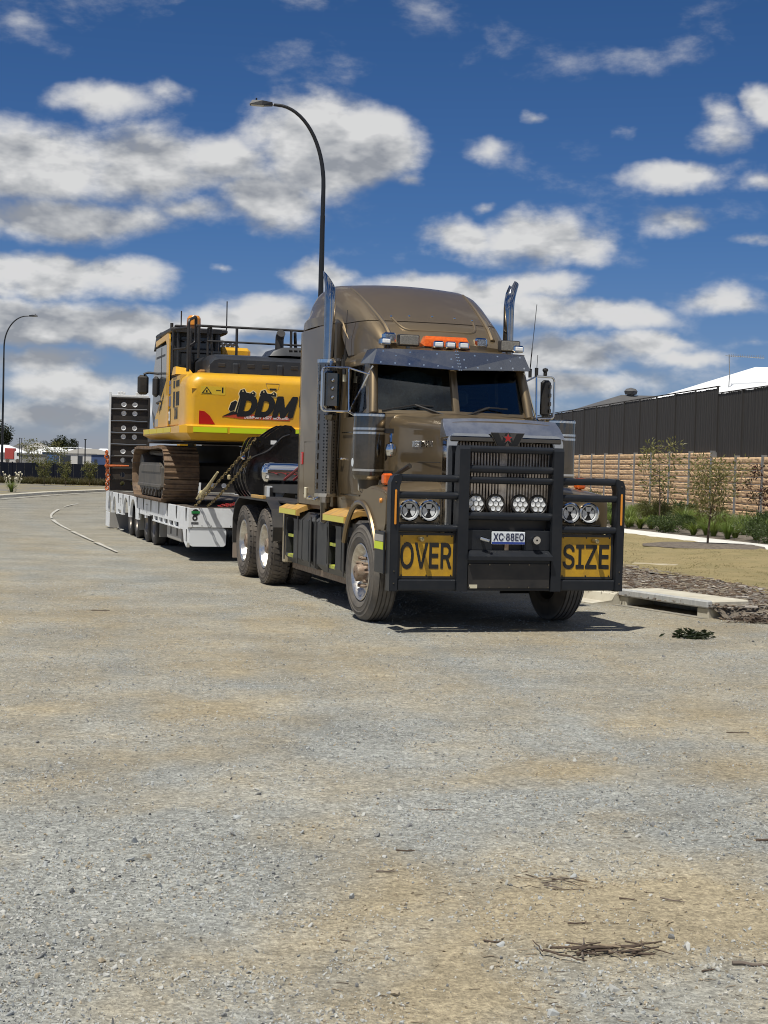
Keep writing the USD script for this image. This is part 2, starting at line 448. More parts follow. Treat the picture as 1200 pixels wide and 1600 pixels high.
M["tyre"] = pm("tyre_rubber", (0.040, 0.036, 0.032), 0.75, col2=(0.07, 0.06, 0.05), scale=5, dust=(0.19, 0.155, 0.12), dust_amt=0.9, dust_scale=4, bump=0.15, bscale=60)
M["steer_tyre"] = pm("steer_tyre_rubber", (0.060, 0.057, 0.053), 0.7, col2=(0.085, 0.078, 0.07), scale=5, dust=(0.19, 0.16, 0.125), dust_amt=0.75, dust_scale=4, bump=0.15, bscale=60)
M["sign"] = pm("yellow_sign_face", (0.60, 0.335, 0.012), 0.42, col2=(0.47, 0.25, 0.015), scale=5, lo=0.48, hi=0.75, dust=(0.10, 0.075, 0.04), dust_amt=0.38, dust_scale=7)
M["letter"] = pm("sign_letter_black", (0.012, 0.011, 0.010), 0.5)
M["white"] = pm("white_paint", (0.78, 0.79, 0.79), 0.35, col2=(0.70, 0.70, 0.68), scale=2, dust=(0.40, 0.36, 0.30), dust_amt=0.25, dust_scale=3)
M["trailer_white"] = pm("trailer_white_paint", (0.84, 0.86, 0.88), 0.35, col2=(0.76, 0.78, 0.79), scale=2, lo=0.5, hi=0.7, dust=(0.40, 0.36, 0.30), dust_amt=0.35, dust_scale=3.5)
M["grey"] = pm("grey_paint", (0.34, 0.33, 0.31), 0.45, dust=DUST, dust_amt=0.4)
M["plate"] = pm("plate_white", (0.72, 0.76, 0.78), 0.35)
M["navy"] = pm("plate_navy", (0.016, 0.022, 0.065), 0.35)
M["blue"] = pm("plate_blue", (0.03, 0.06, 0.28), 0.35)
M["amber"] = pm("amber_lens", (0.72, 0.13, 0.010), 0.2, coat=0.5, col2=(0.58, 0.085, 0.008), scale=30)
M["orange"] = pm("orange_lens", (0.70, 0.26, 0.02), 0.22, coat=0.5)
M["pale_yellow"] = pm("pale_yellow_tape", (0.66, 0.60, 0.10), 0.4)
M["red"] = pm("red_lens", (0.42, 0.012, 0.010), 0.22, coat=0.4)
M["lens"] = pm("clear_lens", (0.86, 0.87, 0.86), 0.12, coat=0.5, col2=(0.72, 0.72, 0.71), scale=60, lo=0.45, hi=0.65)
M["dark_tyre"] = pm("trailer_tyre_rubber", (0.018, 0.017, 0.016), 0.75, col2=(0.03, 0.027, 0.024), scale=5, dust=(0.1, 0.085, 0.07), dust_amt=0.3, dust_scale=4)
M["dark_rim"] = pm("trailer_rim", (0.30, 0.27, 0.24), 0.4, 0.7, col2=(0.2, 0.17, 0.14), scale=10)
M["led"] = pm("led_reflector", (0.50, 0.50, 0.48), 0.22, 0.75, col2=(0.16, 0.16, 0.155), scale=70, lo=0.42, hi=0.58, coat=0.5)
M["hiviz"] = pm("yellow_green_reflector", (0.60, 0.72, 0.015), 0.35)
M["step_tape"] = pm("worn_step_tape", (0.46, 0.50, 0.06), 0.5, col2=(0.25, 0.26, 0.06), scale=12)
M["stepyellow"] = pm("yellow_step_cover", (0.56, 0.31, 0.05), 0.5, col2=(0.40, 0.21, 0.04), scale=8, dust=DUST, dust_amt=0.6, dust_scale=5)
M["digger"] = pm("digger_yellow", (0.72, 0.385, 0.008), 0.36, col2=(0.66, 0.34, 0.010), scale=1.5, coat=0.25, dust=(0.4, 0.29, 0.12), dust_amt=0.18)
M["digger_trim"] = pm("digger_grey", (0.017, 0.020, 0.025), 0.40, col2=(0.026, 0.029, 0.034), scale=3, dust=(0.2, 0.17, 0.14), dust_amt=0.08)
M["digger_glass"] = pm("dark_tinted_glass", (0.020, 0.023, 0.027), 0.08, spec=0.6)
M["logo_black"] = pm("logo_black", (0.010, 0.010, 0.010), 0.4)
M["logo_red"] = pm("logo_red", (0.46, 0.06, 0.025), 0.4)
M["logo_cream"] = pm("logo_cream", (0.82, 0.66, 0.34), 0.4)
M["track"] = pm("rusty_track_steel", (0.16, 0.098, 0.056), 0.62, 0.25, col2=(0.075, 0.05, 0.034), scale=7, dust=(0.29, 0.2, 0.125), dust_amt=0.6, dust_scale=4, bump=0.3, bscale=40)
M["track_frame"] = pm("dusty_track_frame", (0.060, 0.058, 0.054), 0.55, 0.1, col2=(0.1, 0.09, 0.075), scale=4, dust=(0.2, 0.16, 0.12), dust_amt=0.4)
M["ramp"] = pm("ramp_black_steel", (0.012, 0.012, 0.013), 0.5, col2=(0.018, 0.017, 0.017), dust=(0.17, 0.12, 0.075), dust_amt=0.3, dust_scale=1.3)
M["orange_chain"] = pm("orange_chain_paint", (0.56, 0.12, 0.02), 0.45, col2=(0.25, 0.08, 0.03), scale=20)
M["gold_chain"] = pm("gold_chain_steel", (0.27, 0.20, 0.08), 0.4, 0.5, col2=(0.08, 0.06, 0.045), scale=30)
M["red_chain"] = pm("red_chain_paint", (0.36, 0.02, 0.018), 0.4, col2=(0.14, 0.03, 0.025), scale=25)
M["binder"] = pm("pale_binder_paint", (0.55, 0.46, 0.24), 0.5, col2=(0.3, 0.24, 0.14), scale=20)
M["galv"] = pm("galvanised_steel", (0.32, 0.33, 0.34), 0.45, 0.5, col2=(0.25, 0.26, 0.27), scale=10)
M["pole"] = pm("black_pole_paint", (0.011, 0.012, 0.014), 0.38, dust=(0.1, 0.09, 0.08), dust_amt=0.06)
M["lampglass"] = pm("lamp_lens", (0.42, 0.43, 0.43), 0.3)
M["interior"] = pm("cab_interior", (0.030, 0.031, 0.033), 0.7)
M["seat"] = pm("seat_fabric", (0.20, 0.23, 0.23), 0.85)
M["curtain"] = pm("silver_sunshade", (0.26, 0.28, 0.28), 0.5, 0.2, col2=(0.07, 0.08, 0.08), lo=0.46, hi=0.56, scale=5, bump=1.0, bscale=9, bdist=0.12)
M["cream"] = pm("cream_plastic", (0.6, 0.55, 0.4), 0.5)
M["glass"] = glass_pane("windscreen_glass", (0.62, 0.67, 0.67), 0.02, 1.55)
M["side_glass"] = glass_pane("side_glass", (0.55, 0.60, 0.60))
# ------------------------------------------------------------------ ground, road, verge
def smooth01(x): x = np.clip(x, 0, 1); return x * x * (3 - 2 * x)


def ground_material():
    n = {
        "g": ("geometry", {}), "t": ("attribute", dict(attribute="tone")),
        "n1": ("noise_texture", dict(scale=2.6, detail=9.0, roughness=0.68)), "n2": ("noise_texture", dict(scale=55.0, detail=4.0, roughness=0.7)),
        "v": ("voronoi_texture", dict(feature="f1", scale=75.0, randomness=1.0)), "v2": ("voronoi_texture", dict(feature="f1", scale=190.0, randomness=1.0)),
        "ts": ("separate_color", {}),
        # r: grey crushed stone over tan dirt; g: how stony; b: dark (asphalt showing)
        "a1": ("math", dict(math_type="multiply_add", value2=0.55, value3=-0.275)), "a2": ("math", dict(math_type="add")),
        "a3": ("map_range", dict(from_min=0.25, from_max=0.75, to_min=0.0, to_max=1.0, clamp=True)),
        "mx": ("mix_color", dict(a=(0.338, 0.284, 0.189), b=(0.284, 0.286, 0.260))),
        "dk": ("mix_color", dict(b=(0.165, 0.158, 0.135))), "n5": ("noise_texture", dict(scale=0.9, detail=5.0, roughness=0.6)), "n5r": ("map_range", dict(from_min=0.3, from_max=0.7, to_min=0.80, to_max=1.18)), "nm3": ("math", dict(math_type="multiply")),
        "sv": ("map_range", dict(from_min=0.0, from_max=1.0, to_min=0.66, to_max=1.34)),
        "sc": ("separate_color", {}), "sp": ("math", dict(math_type="multiply")), "spm": ("map_range", dict(from_min=0.0, from_max=1.0, to_min=1.0, to_max=1.0)),
        "mulv": ("mix_color", dict(blend_type="multiply", use_clamp=False)), "grey": ("combine_color", {}),
        "nv": ("map_range", dict(from_min=0.3, from_max=0.7, to_min=0.72, to_max=1.26)), "n4": ("noise_texture", dict(scale=34.0, detail=2.0, roughness=0.8)), "n4r": ("map_range", dict(from_min=0.3, from_max=0.7, to_min=0.74, to_max=1.24)), "nm2": ("math", dict(math_type="multiply")), "n3": ("noise_texture", dict(scale=11.0, detail=6.0, roughness=0.75)), "n3r": ("map_range", dict(from_min=0.32, from_max=0.68, to_min=0.74, to_max=1.22)), "nm": ("math", dict(math_type="multiply")), "mul2": ("vector_math", dict(math_type="scale")),
        "h1": ("math", dict(math_type="multiply", value2=0.6)), "h2": ("math", dict(math_type="add")), "h3": ("math", dict(math_type="multiply", value2=0.35)),
        "b": ("bump", dict(strength=0.9, distance=0.010)), "p": ("principled_bsdf", dict(roughness=0.93, specular_ior_level=0.2)),
    }
    l = [("g.position", f"{k}.vector") for k in ("n1", "n2", "n3", "n4", "n5", "v", "v2")] + [
        ("t.color", "ts.color"), ("n1.fac", "a1.value1"), ("a1.value", "a2.value1"), ("ts.r", "a2.value2"), ("a2.value", "a3.value"), ("a3.result", "mx.fac"),
        ("mx.result", "dk.a"), ("ts.b", "dk.fac"),
        ("v.color", "sc.color"), ("sc.r", "sv.value"), ("sv.result", "grey.r"), ("sv.result", "grey.g"), ("sv.result", "grey.b"),
        ("dk.result", "mulv.a"), ("grey.color", "mulv.b"), ("ts.g", "mulv.fac"),
        ("n2.fac", "nv.value"), ("n3.fac", "n3r.value"), ("nv.result", "nm.value1"), ("n3r.result", "nm.value2"), ("mulv.result", "mul2.vector1"), ("n4.fac", "n4r.value"), ("nm.value", "nm2.value1"), ("n4r.result", "nm2.value2"), ("n5.fac", "n5r.value"), ("nm2.value", "nm3.value1"), ("n5r.result", "nm3.value2"), ("nm3.value", "mul2.scale"), ("mul2.vector", "p.base_color"),
        ("v.distance", "h1.value1"), ("h1.value", "h2.value1"), ("v2.distance", "h3.value1"), ("h3.value", "h2.value2"), ("h2.value", "b.height"), ("b.normal", "p.normal")]
    return usdkit.material(stage, "/World/Looks/road_ground", n, l, surface="p.BSDF")


def gpatch(x, y, cx, cy, rx, ry, ang=0.0):
    c, s = math.cos(ang), math.sin(ang); dx, dy = x - cx, y - cy
    return np.exp(-(((dx * c + dy * s) / rx) ** 2 + ((-dx * s + dy * c) / ry) ** 2))


def tones(x, y):
    """(grey stone over tan dirt, stoniness, bare asphalt), each 0 to 1, at points of the ground."""
    p = np.stack([x, y, 0 * x], -1)
    r = meshkit.fbm(p * 0.9, 5, 3) * 1.1 - 0.20 + 0.25 * (meshkit.fbm(p * np.array([3.5, 1.2, 1]), 4, 9) - 0.5)
    r += 0.55 * gpatch(x, y, 0.95, 7.5, 1.3, 0.38, 0.28) + 0.5 * gpatch(x, y, 2.0, 6.75, 0.9, 0.24, -0.25)      # grey stone swathe, right
    r += 0.62 * gpatch(x, y, -1.05, 6.2, 0.75, 0.75, 0.15) + 0.45 * gpatch(x, y, -1.2, 5.2, 0.35, 0.9)           # grey patch, left
    r += 0.35 * gpatch(x, y, -0.3, 9.0, 1.8, 0.8) + 0.30 * gpatch(x, y, 1.0, 12.5, 2.2, 1.6) + 0.2 * gpatch(x, y, 0.2, 7.0, 0.6, 0.7)
    r -= 0.50 * gpatch(x, y, 0.0, 4.9, 0.55, 0.75) + 0.42 * gpatch(x, y, 0.9, 5.6, 0.8, 0.5) + 0.35 * gpatch(x, y, 1.7, 8.6, 1.2, 0.6)
    r -= 0.28 * gpatch(x, y, -2.5, 15.0, 2.5, 3.0) + 0.25 * gpatch(x, y, -0.8, 12.2, 1.5, 0.5)
    g = 0.35 + 0.65 * np.clip(r, 0, 1) + 0.3 * (meshkit.fbm(p * 1.7, 4, 21) - 0.5)
    mid = smooth01((y - 7.5) / 5.0); r = r * (1 - 0.35 * mid) + 0.20 * mid
    far = smooth01((y - 20) / 22.0)
    r = r * (1 - far) + far * (0.46 + 0.3 * (meshkit.fbm(p * np.array([0.5, 0.18, 1]), 4, 30) - 0.5))
    b = 0.10 * mid + 0.30 * smooth01((y - 24) / 30.0) + 0.18 * (meshkit.fbm(p * 0.6, 4, 40) - 0.45)
    # wheel tracks along the truck's line keep the dirt off, more or less
    lx = (x - ORIG[0]) * math.cos(HEAD) + (y - ORIG[1]) * math.sin(HEAD)
    for c in (-4.6, -2.9, -6.8):
        r += 0.14 * np.exp(-((lx - c + 0.3 * np.sin(y * 0.2)) / 0.35) ** 2) * smooth01((y - 11) / 5)
    lx2 = x * math.cos(-0.55) + y * math.sin(-0.55)
    r += 0.10 * np.sin(lx2 * 7.5 + 2.2 * meshkit.noise(p * 0.8, 5)) * smooth01(1 - (y - 5) / 9)
    # faint wheel tracks sweeping from the near right to the road on the left
    for k_, (xa, w_, s_) in enumerate(((2.3, 0.16, 0.20), (0.7, 0.16, 0.20), (1.55, 0.13, -0.16), (-0.5, 0.15, 0.16), (-1.9, 0.18, -0.16), (3.6, 0.2, -0.14))):
        xc = xa - 0.265 * (y - 5) + 0.012 * (y - 5) ** 2 * np.exp(-(y - 5) / 14) + 0.12 * np.sin(y * 0.7 + k_)
        r += s_ * np.exp(-((x - xc) / w_) ** 2) * (0.35 + 0.9 * meshkit.fbm(p * np.array([1.2, 0.7, 1]), 3, 60 + k_)) * smooth01((26 - y) / 10)
    r = 0.16 + 0.80 * r
    return np.stack([np.clip(r, 0, 1), np.clip(g, 0, 1), np.clip(b, 0, 1)], -1)


def gheight(x, y):
    p = np.stack([x, y, 0 * x], -1)
    near = smooth01((22 - y) / 10)
    h = 0.020 * (meshkit.fbm(p * 1.1, 3, 50) - 0.5) + near * (0.010 * (meshkit.fbm(p * 9, 3, 51) - 0.5))
    fine = smooth01((10.5 - y) / 4.0)
    h += fine * 0.007 * (meshkit.fbm(p * 34, 3, 52) - 0.5)
    flat = np.clip(((x - 0.9) ** 2 + (y - 18) ** 2) / 80.0 - 0.2, 0.12, 1)
    return h * np.where(y > 12, flat, 1) - 0.004


M["ground"] = ground_material()
# one sheet, finer near the camera, out to the horizon
ys = [2.2]
while ys[-1] < 2600:
    y = ys[-1]; ys.append(y + (0.014 if y < 9.5 else 0.014 * (y / 9.5) ** 2.4 if y < 70 else y * 0.12))
ys = np.array(ys)
NX = 300
us = np.linspace(-1, 1, NX); us = np.sign(us) * (0.62 * np.abs(us) + 0.38 * np.abs(us) ** 5)
GX = us[None, :] * np.where(ys < 60, 0.70 * ys + 1.2, 0.70 * ys + 1.2 + (ys - 60) * 1.5)[:, None]
GY = np.repeat(ys[:, None], NX, 1)
gv = np.stack([GX, GY, gheight(GX, GY)], -1).reshape(-1, 3)
ii = np.arange(len(ys) - 1)[:, None] * NX + np.arange(NX - 1)[None, :]
gf = np.concatenate([np.stack([ii, ii + 1, ii + NX + 1], -1).reshape(-1, 3), np.stack([ii, ii + NX + 1, ii + NX], -1).reshape(-1, 3)])
gm = (gv, gf)
obj("ground", gm, M["ground"], smooth=True, kind="structure", vcol=tones(gv[:, 0], gv[:, 1]))
# the ground goes on beside and behind the camera, a little lower
back = MB()
back.add(np.array([[-2600, -1200, -0.07], [2600, -1200, -0.07], [2600, 2500, -0.07], [-2600, 2500, -0.07]]), np.array([[0, 1, 2, 3]]))
bv, bf = back.done(); obj("ground", (bv, bf), pm("ground_behind", (0.25, 0.235, 0.2), 0.95, col2=(0.3, 0.25, 0.18), scale=0.8), kind="structure")

# stones: loose gravel on the road
def stone(seed):
    r = np.random.default_rng(seed); p = r.normal(size=(11, 3)); p /= np.linalg.norm(p, axis=1, keepdims=True)
    return hull(p * r.uniform(0.75, 1.0, (11, 1)) * r.uniform([0.9, 0.6, 0.4], [1.4, 1.0, 0.75]))


def instancer(path, protos, mats, pos, scale, quat, idx, smooth=False, kind="stuff", label=None, cat=None):
    pi = UsdGeom.PointInstancer.Define(stage, path)
    rel = []
    for i, (pr, mt) in enumerate(zip(protos, mats)):
        pth = f"{path}/piece_{i:03d}"
        usdkit.mesh(stage, pth, pr, mt, smooth); rel.append(pth)
    pi.CreatePrototypesRel().SetTargets(rel)
    pi.CreateProtoIndicesAttr(Vt.IntArray.FromNumpy(np.asarray(idx, np.int32)))
    pi.CreatePositionsAttr(Vt.Vec3fArray.FromNumpy(np.asarray(pos, np.float32)))
    pi.CreateScalesAttr(Vt.Vec3fArray.FromNumpy(np.asarray(scale, np.float32)))
    q = np.asarray(quat, np.float32)
    pi.CreateOrientationsAttr(Vt.QuathArray([Gf.Quath(float(a), float(b), float(c), float(d)) for a, b, c, d in q]))
    tag(pi.GetPrim(), label, cat, None, kind)
    return path


def rquat(n, r, tilt=3.0):
    a = r.normal(size=(n, 4)); 
    a[:, 1:3] *= tilt / 3.0
    return a / np.linalg.norm(a, axis=1, keepdims=True)


r_ = np.random.default_rng(11)
NS = 150000
sy = 4.0 + 16.0 * r_.random(NS * 3) ** 1.6; sx = r_.uniform(-0.30, 0.30, NS * 3) * (sy + 0.6)
tn = tones(sx, sy)
clump = meshkit.fbm(np.stack([sx * 4, sy * 4, 0 * sx], -1), 4, 77)
keep = r_.random(NS * 3) < np.clip(0.10 + 0.75 * tn[:, 0] * tn[:, 1] + 1.6 * (clump - 0.5), 0.05, 1) * 0.55
sx, sy = sx[keep][:NS], sy[keep][:NS]; k = len(sx)
size = np.clip(0.0033 * np.exp(r_.normal(0, 0.5, k)) * (1 + 0.02 * sy), 0.0015, 0.011)
big = r_.random(k) < 0.045 * np.clip(2.2 - 0.2 * sy, 0.15, 1); size[big] *= r_.uniform(1.6, 2.6, big.sum())
smat = [pm("stone_blue_grey", (0.36, 0.37, 0.36), 0.85, bump=0.3, bscale=300, bdist=0.002), pm("stone_grey", (0.43, 0.425, 0.39), 0.85), pm("stone_tan", (0.36, 0.30, 0.21), 0.9), pm("stone_dark", (0.17, 0.17, 0.165), 0.8), pm("stone_pale", (0.46, 0.44, 0.39), 0.85)]
protos = [stone(i) for i in range(10)]; pmats = [smat[i % 5] for i in range(10)]
pick = r_.choice([0, 1, 2, 3, 4], k, p=[0.32, 0.30, 0.17, 0.11, 0.10]); tanish = tones(sx, sy)[:, 0] < 0.4; pick = np.where(tanish & (r_.random(k) < 0.5), 2, pick)
instancer(free("/World", "gravel"), protos, pmats, np.stack([sx, sy, gheight(sx, sy) + size * 0.25], -1), np.repeat(size[:, None], 3, 1), rquat(k, r_), pick + 5 * (r_.random(k) < 0.5), label="loose crushed stone scattered over the dusty road", cat="gravel")

# ---- the kerb and the verge on the right, along the truck's line
KX = [(-9.0, 12.0), (-5.0, 8.2), (-2.6, 5.3), (-1.2, 3.85), (-0.6, 3.38), (0.05, 2.98), (0.8, 2.81), (1.7, 2.64), (2.6, 2.50), (4.0, 2.42), (6.0, 2.4), (14.0, 2.4), (20, 2.55), (30, 3.3), (38, 4.4), (46, 6.0), (60, 10.0)]   # (along, kerb face)


def kerb_x(y): return np.interp(y, [a for a, _ in KX], [b for _, b in KX])


def vz(d, y):
    """Height of the verge at a distance d behind the kerb face."""
    lip = np.where(y < -0.1, smooth01(d / 0.9), 1.0)
    return 0.135 * lip + 0.02 * smooth01(d / 3.0) + 0.05 * smooth01((d - 4) / 4) + 0.34 * smooth01((d - 9.5) / 8.0)


def strip(name, y0, y1, dfun0, dfun1, mat, ny, nd, bump_amp=0.0, seed=0, lift=0.0, kind="structure", label=None, skirt=0.0):
    ys_ = y0 + (y1 - y0) * np.linspace(0, 1, ny) ** 1.35; t = np.linspace(0, 1, nd)
    Y = np.repeat(ys_[:, None], nd, 1); a, b = dfun0(ys_), dfun1(ys_); D = a[:, None] + (b - a)[:, None] * t[None]
    X = kerb_x(ys_)[:, None] + D
    p = np.stack([X, Y, 0 * X], -1)
    Z = vz(D, Y) + bump_amp * (meshkit.fbm(p * 3.0, 4, seed) - 0.5) + bump_amp * 0.6 * (meshkit.fbm(p * 14.0, 3, seed + 1) - 0.5) + lift
    if skirt: Z[:, 0] -= skirt; Z[:, -1] -= skirt
    v = to_world(np.stack([X, Y, Z], -1)).reshape(-1, 3)
    i = np.arange(ny - 1)[:, None] * nd + np.arange(nd - 1)[None]
    f = np.concatenate([np.stack([i, i + 1, i + nd + 1], -1).reshape(-1, 3), np.stack([i, i + nd + 1, i + nd], -1).reshape(-1, 3)])
    return obj(name, (v, f), mat, smooth=True, kind=kind, label=label)


M["mulch"] = pm("bark_mulch", (0.19, 0.155, 0.12), 0.95, col2=(0.10, 0.082, 0.066), scale=14, bump=0.9, bscale=45, bdist=0.05, dust=(0.27, 0.225, 0.17), dust_amt=0.5, dust_scale=5)
M["lawn"] = pm("dry_lawn", (0.36, 0.285, 0.140), 0.95, col2=(0.25, 0.215, 0.095), scale=1.6, detail=9, lo=0.40, hi=0.64, bump=1.0, bscale=40, bdist=0.05, dust=(0.40, 0.30, 0.13), dust_amt=0.6, dust_scale=3.0)
M["concrete"] = pm("pale_concrete", (0.55, 0.515, 0.42), 0.85, col2=(0.46, 0.425, 0.34), scale=4, bump=0.2, bscale=80, dust=(0.38, 0.32, 0.22), dust_amt=0.35)
M["path"] = pm("path_concrete", (0.68, 0.66, 0.60), 0.85, col2=(0.60, 0.58, 0.52), scale=1.5)
M["kerb_grey"] = pm("scuffed_concrete", (0.40, 0.405, 0.40), 0.85, col2=(0.30, 0.31, 0.32), scale=6, stretch=(4, 4, 1), bump=0.25, bscale=60, dust=(0.5, 0.45, 0.35), dust_amt=0.3)
wob = lambda y, s, a: a * (meshkit.fbm(np.stack([y * 0.8, 0 * y, 0 * y + s], -1), 4, s) - 0.5)
wide = lambda y: np.interp(y, [-9, -3, 0, 3, 7, 50], [0.2, 1.0, 1.75, 2.45, 2.6, 2.7])
strip("mulch_bed", -9.0, 48, lambda y: 0 * y + 0.02, lambda y: wide(y) + 0.25, M["mulch"], 240, 26, 0.07, 3, lift=-0.02)
strip("lawn", -6.0, 48, lambda y: wide(y) + wob(y, 5, 0.5), lambda y: 7.75 + 0 * y, M["lawn"], 240, 30, 0.05, 8, lift=0.004)
strip("footpath", -6.0, 48, lambda y: 7.55 + 0 * y, lambda y: 9.05 + 0 * y, M["path"], 30, 4, 0.0, 1, lift=0.03, skirt=0.08)
strip("garden_bed", -6.0, 60, lambda y: 9.0 + 0 * y, lambda y: 9.0 + np.interp(y, [-6, 15, 28, 47, 60], [6.5, 7.5, 8.2, 12.5, 15]), M["mulch"], 120, 20, 0.10, 12, lift=-0.01)

# the kerb in lengths, then the drain
kb = [(1.72, 8.0), (8.0, 14.0), (14.0, 20.0), (20.0, 26.0), (26.0, 34.0), (34.0, 42.0)]
kt = thing("kerb", "pale concrete kerb along the verge beyond the truck", "kerb", frame="truck", loc=(2.4, 2.5, 0))
for a, b in kb:
    ysk = np.linspace(a, b - 0.012, 9); secs = []
    for y in ysk:
        x = kerb_x(np.array([y]))[0]
        secs.append(np.array([[x - 0.32, y, -0.05], [x - 0.32, y, 0.012], [x - 0.05, y, 0.02], [x - 0.015, y, 0.12], [x + 0.02, y, 0.14], [x + 0.15, y, 0.145], [x + 0.15, y, -0.05]]))
    obj("kerb_length", loft(secs), M["concrete"], kt, smooth=False)
# the drain set into the kerb
pit = thing("kerb_drain", "concrete stormwater drain inlet with a dark slot in the kerb", "drain", loc=(2.8, 0.9, 0))
_a = np.array([2.66, 1.66]); _b = np.array([2.98, 0.05]); _d = (_b - _a) / np.linalg.norm(_b - _a); _n = np.array([-_d[1], _d[0]])
LEN = np.linalg.norm(_b - _a)


def pitpt(s, t, z): return np.array([*(_a + _d * s + _n * t), z])


def pitbox(s0, s1, t0, t1, z0, z1, c=0.01):
    v, f = cbox((s0, t0, z0), (s1, t1, z1), c)
    return np.stack([_a[0] + _d[0] * v[:, 0] + _n[0] * v[:, 1], _a[1] + _d[1] * v[:, 0] + _n[1] * v[:, 1], v[:, 2]], 1), f


obj("lintel", MB().add(*pitbox(0.0, LEN + 0.04, -0.03, 0.06, 0.112, 0.200, 0.015)), M["kerb_grey"], pit, smooth=False)
obj("cover_slab", MB().add(*pitbox(0.0, LEN + 0.04, 0.062, 0.60, 0.10, 0.197, 0.015)), M["concrete"], pit, smooth=False)
obj("end_pier", MB().add(*pitbox(0.0, 0.15, 0.0, 0.55, -0.1, 0.109, 0.01)), M["concrete"], pit, smooth=False)
obj("end_pier", MB().add(*pitbox(LEN - 0.17, LEN + 0.03, 0.0, 0.56, -0.1, 0.109, 0.01)), M["concrete"], pit, smooth=False)
obj("back_wall", MB().add(*pitbox(0.15, LEN - 0.17, 0.42, 0.52, -0.1, 0.098, 0)), M["kerb_grey"], pit, smooth=False)
obj("apron", MB().add(*pitbox(-0.02, LEN + 0.02, -0.10, 0.42, -0.06, 0.005, 0)), pm("worn_apron", (0.20, 0.19, 0.165), 0.9, col2=(0.3, 0.265, 0.2), scale=5), pit, smooth=False)

# ------------------------------------------------------------------ retaining wall and paling fence on the right
WA = 14.82; WM = 0.09


def wall_pt(d): return np.array([WA - WM * d, d])


wdir = np.array([-WM, 1.0]); wdir /= np.linalg.norm(wdir); wnor = np.array([-wdir[1], wdir[0]])   # towards the road
wrot = math.atan2(wdir[1], wdir[0])
bay = 2.42
D_STEP = 48.2                                # where the wall steps
wall = thing("retaining_wall", "tan split-face sleeper retaining wall in galvanised posts", "retaining wall", loc=(*wall_pt(D_STEP), 0), rot=wrot, frame="world")
rs = np.random.default_rng(5)


def rough_face(L_, h, seed):
    """A sleeper with a hewn face: flat blocks standing proud between grooves."""
    nx, nz = 17, 5
    u = np.linspace(0, 1, nx); w = np.linspace(0, 1, nz)
    U, Wz = np.meshgrid(u, w, indexing="ij"); r = np.random.default_rng(seed)
    dep = 0.058 + 0.016 * r.random((nx, nz)); dep[:, 0] = dep[:, -1] = 0.025; dep[0] = dep[-1] = 0.03
    dep[4::4] *= 0.75
    v = np.stack([U * L_, dep, Wz * h], -1).reshape(-1, 3); i = np.arange(nx - 1)[:, None] * nz + np.arange(nz - 1)[None]
    f = np.concatenate([np.stack([i, i + 1, i + nz + 1], -1).reshape(-1, 3), np.stack([i, i + nz + 1, i + nz], -1).reshape(-1, 3)])
    m = MB(); m.add(v, f); m.box((0, -0.10, 0), (L_, 0.03, h)); return m


blockm = [pm(f"sandstone_{i}", c, 0.92, col2=c2, scale=5, bump=0.35, bscale=30, bdist=0.012) for i, (c, c2) in enumerate([((0.60, 0.40, 0.225), (0.48, 0.315, 0.175)), ((0.64, 0.435, 0.25), (0.51, 0.34, 0.19)), ((0.56, 0.375, 0.21), (0.45, 0.295, 0.16)), ((0.62, 0.42, 0.24), (0.52, 0.35, 0.2))])]
H_SL = 0.2
nb = 0
for b in range(-3, 15):                      # bays, counted from the step going away; negative ones come nearer
    top = 2.36 if b >= 0 else 2.20
    if b >= 9: top -= 0.0
    rows = 10
    for rI in range(rows):
        z1 = top - rI * H_SL
        m = rough_face(bay - 0.10, H_SL - 0.012, 100 + b * 20 + rI); v, f = m.done()
        v = v + np.array([b * bay + 0.05, 0, z1 - H_SL + 0.006])
        obj("sleeper", (v, f), blockm[int(rs.integers(4))], wall, smooth=False)
    m = MB(); x = b * bay
    m.box((x - 0.045, -0.12, 0.3), (x + 0.045, 0.075, top + 0.05)); obj("steel_post", m, M["galv"], wall, smooth=False)

fence = thing("paling_fence", "tall black-brown paling fence on top of the retaining wall", "fence", loc=(*wall_pt(D_STEP), 2.2), rot=wrot, frame="world")
palm = [pm(f"dark_paling_{i}", c, 0.75, col2=tuple(0.7 * x for x in c), scale=2, stretch=(8, 8, 0.5), bump=0.3, bscale=40, bdist=0.01) for i, c in enumerate([(0.034, 0.031, 0.029), (0.028, 0.026, 0.025), (0.041, 0.037, 0.034)])]
x = -3.0 * bay
ip = 0
while x < 14.6 * bay:
    b = math.floor(x / bay); near = b < 0
    z0, z1 = (0.0, 2.03) if near else (0.165, 2.21 + 0.02 * (b % 3 == 1) + 0.0009 * (x % bay) - 0.006 * max(0, b - 6) * 0)
    wd = 0.10 if b < 5 else 0.15 if b < 10 else 0.22
    off = 0.005 * (ip % 2)
    m = MB(); m.box((x, -0.14 + off, z0), (x + wd - 0.012, -0.116 + off, z1 + rs.uniform(-0.012, 0.012)))
    obj("paling", m, palm[ip % 3], fence, smooth=False); x += wd; ip += 1
for b in range(-3, 15):
    z1 = 2.06 if b < 0 else 2.25
    m = MB(); m.box((b * bay - 0.05, -0.112, 0.17 if b >= 0 else 0), (b * bay + 0.05, -0.072, z1)); obj("cover_batten", m, palm[0], fence, smooth=False)
m = MB(); m.box((-3 * bay, -0.19, 0.05), (0, -0.142, 0.13)); m.box((0, -0.19, 1.9), (14.6 * bay, -0.142, 2.0)); m.box((-3 * bay, -0.19, 1.75), (0, -0.142, 1.85)); obj("rail", m, palm[1], fence, smooth=False)
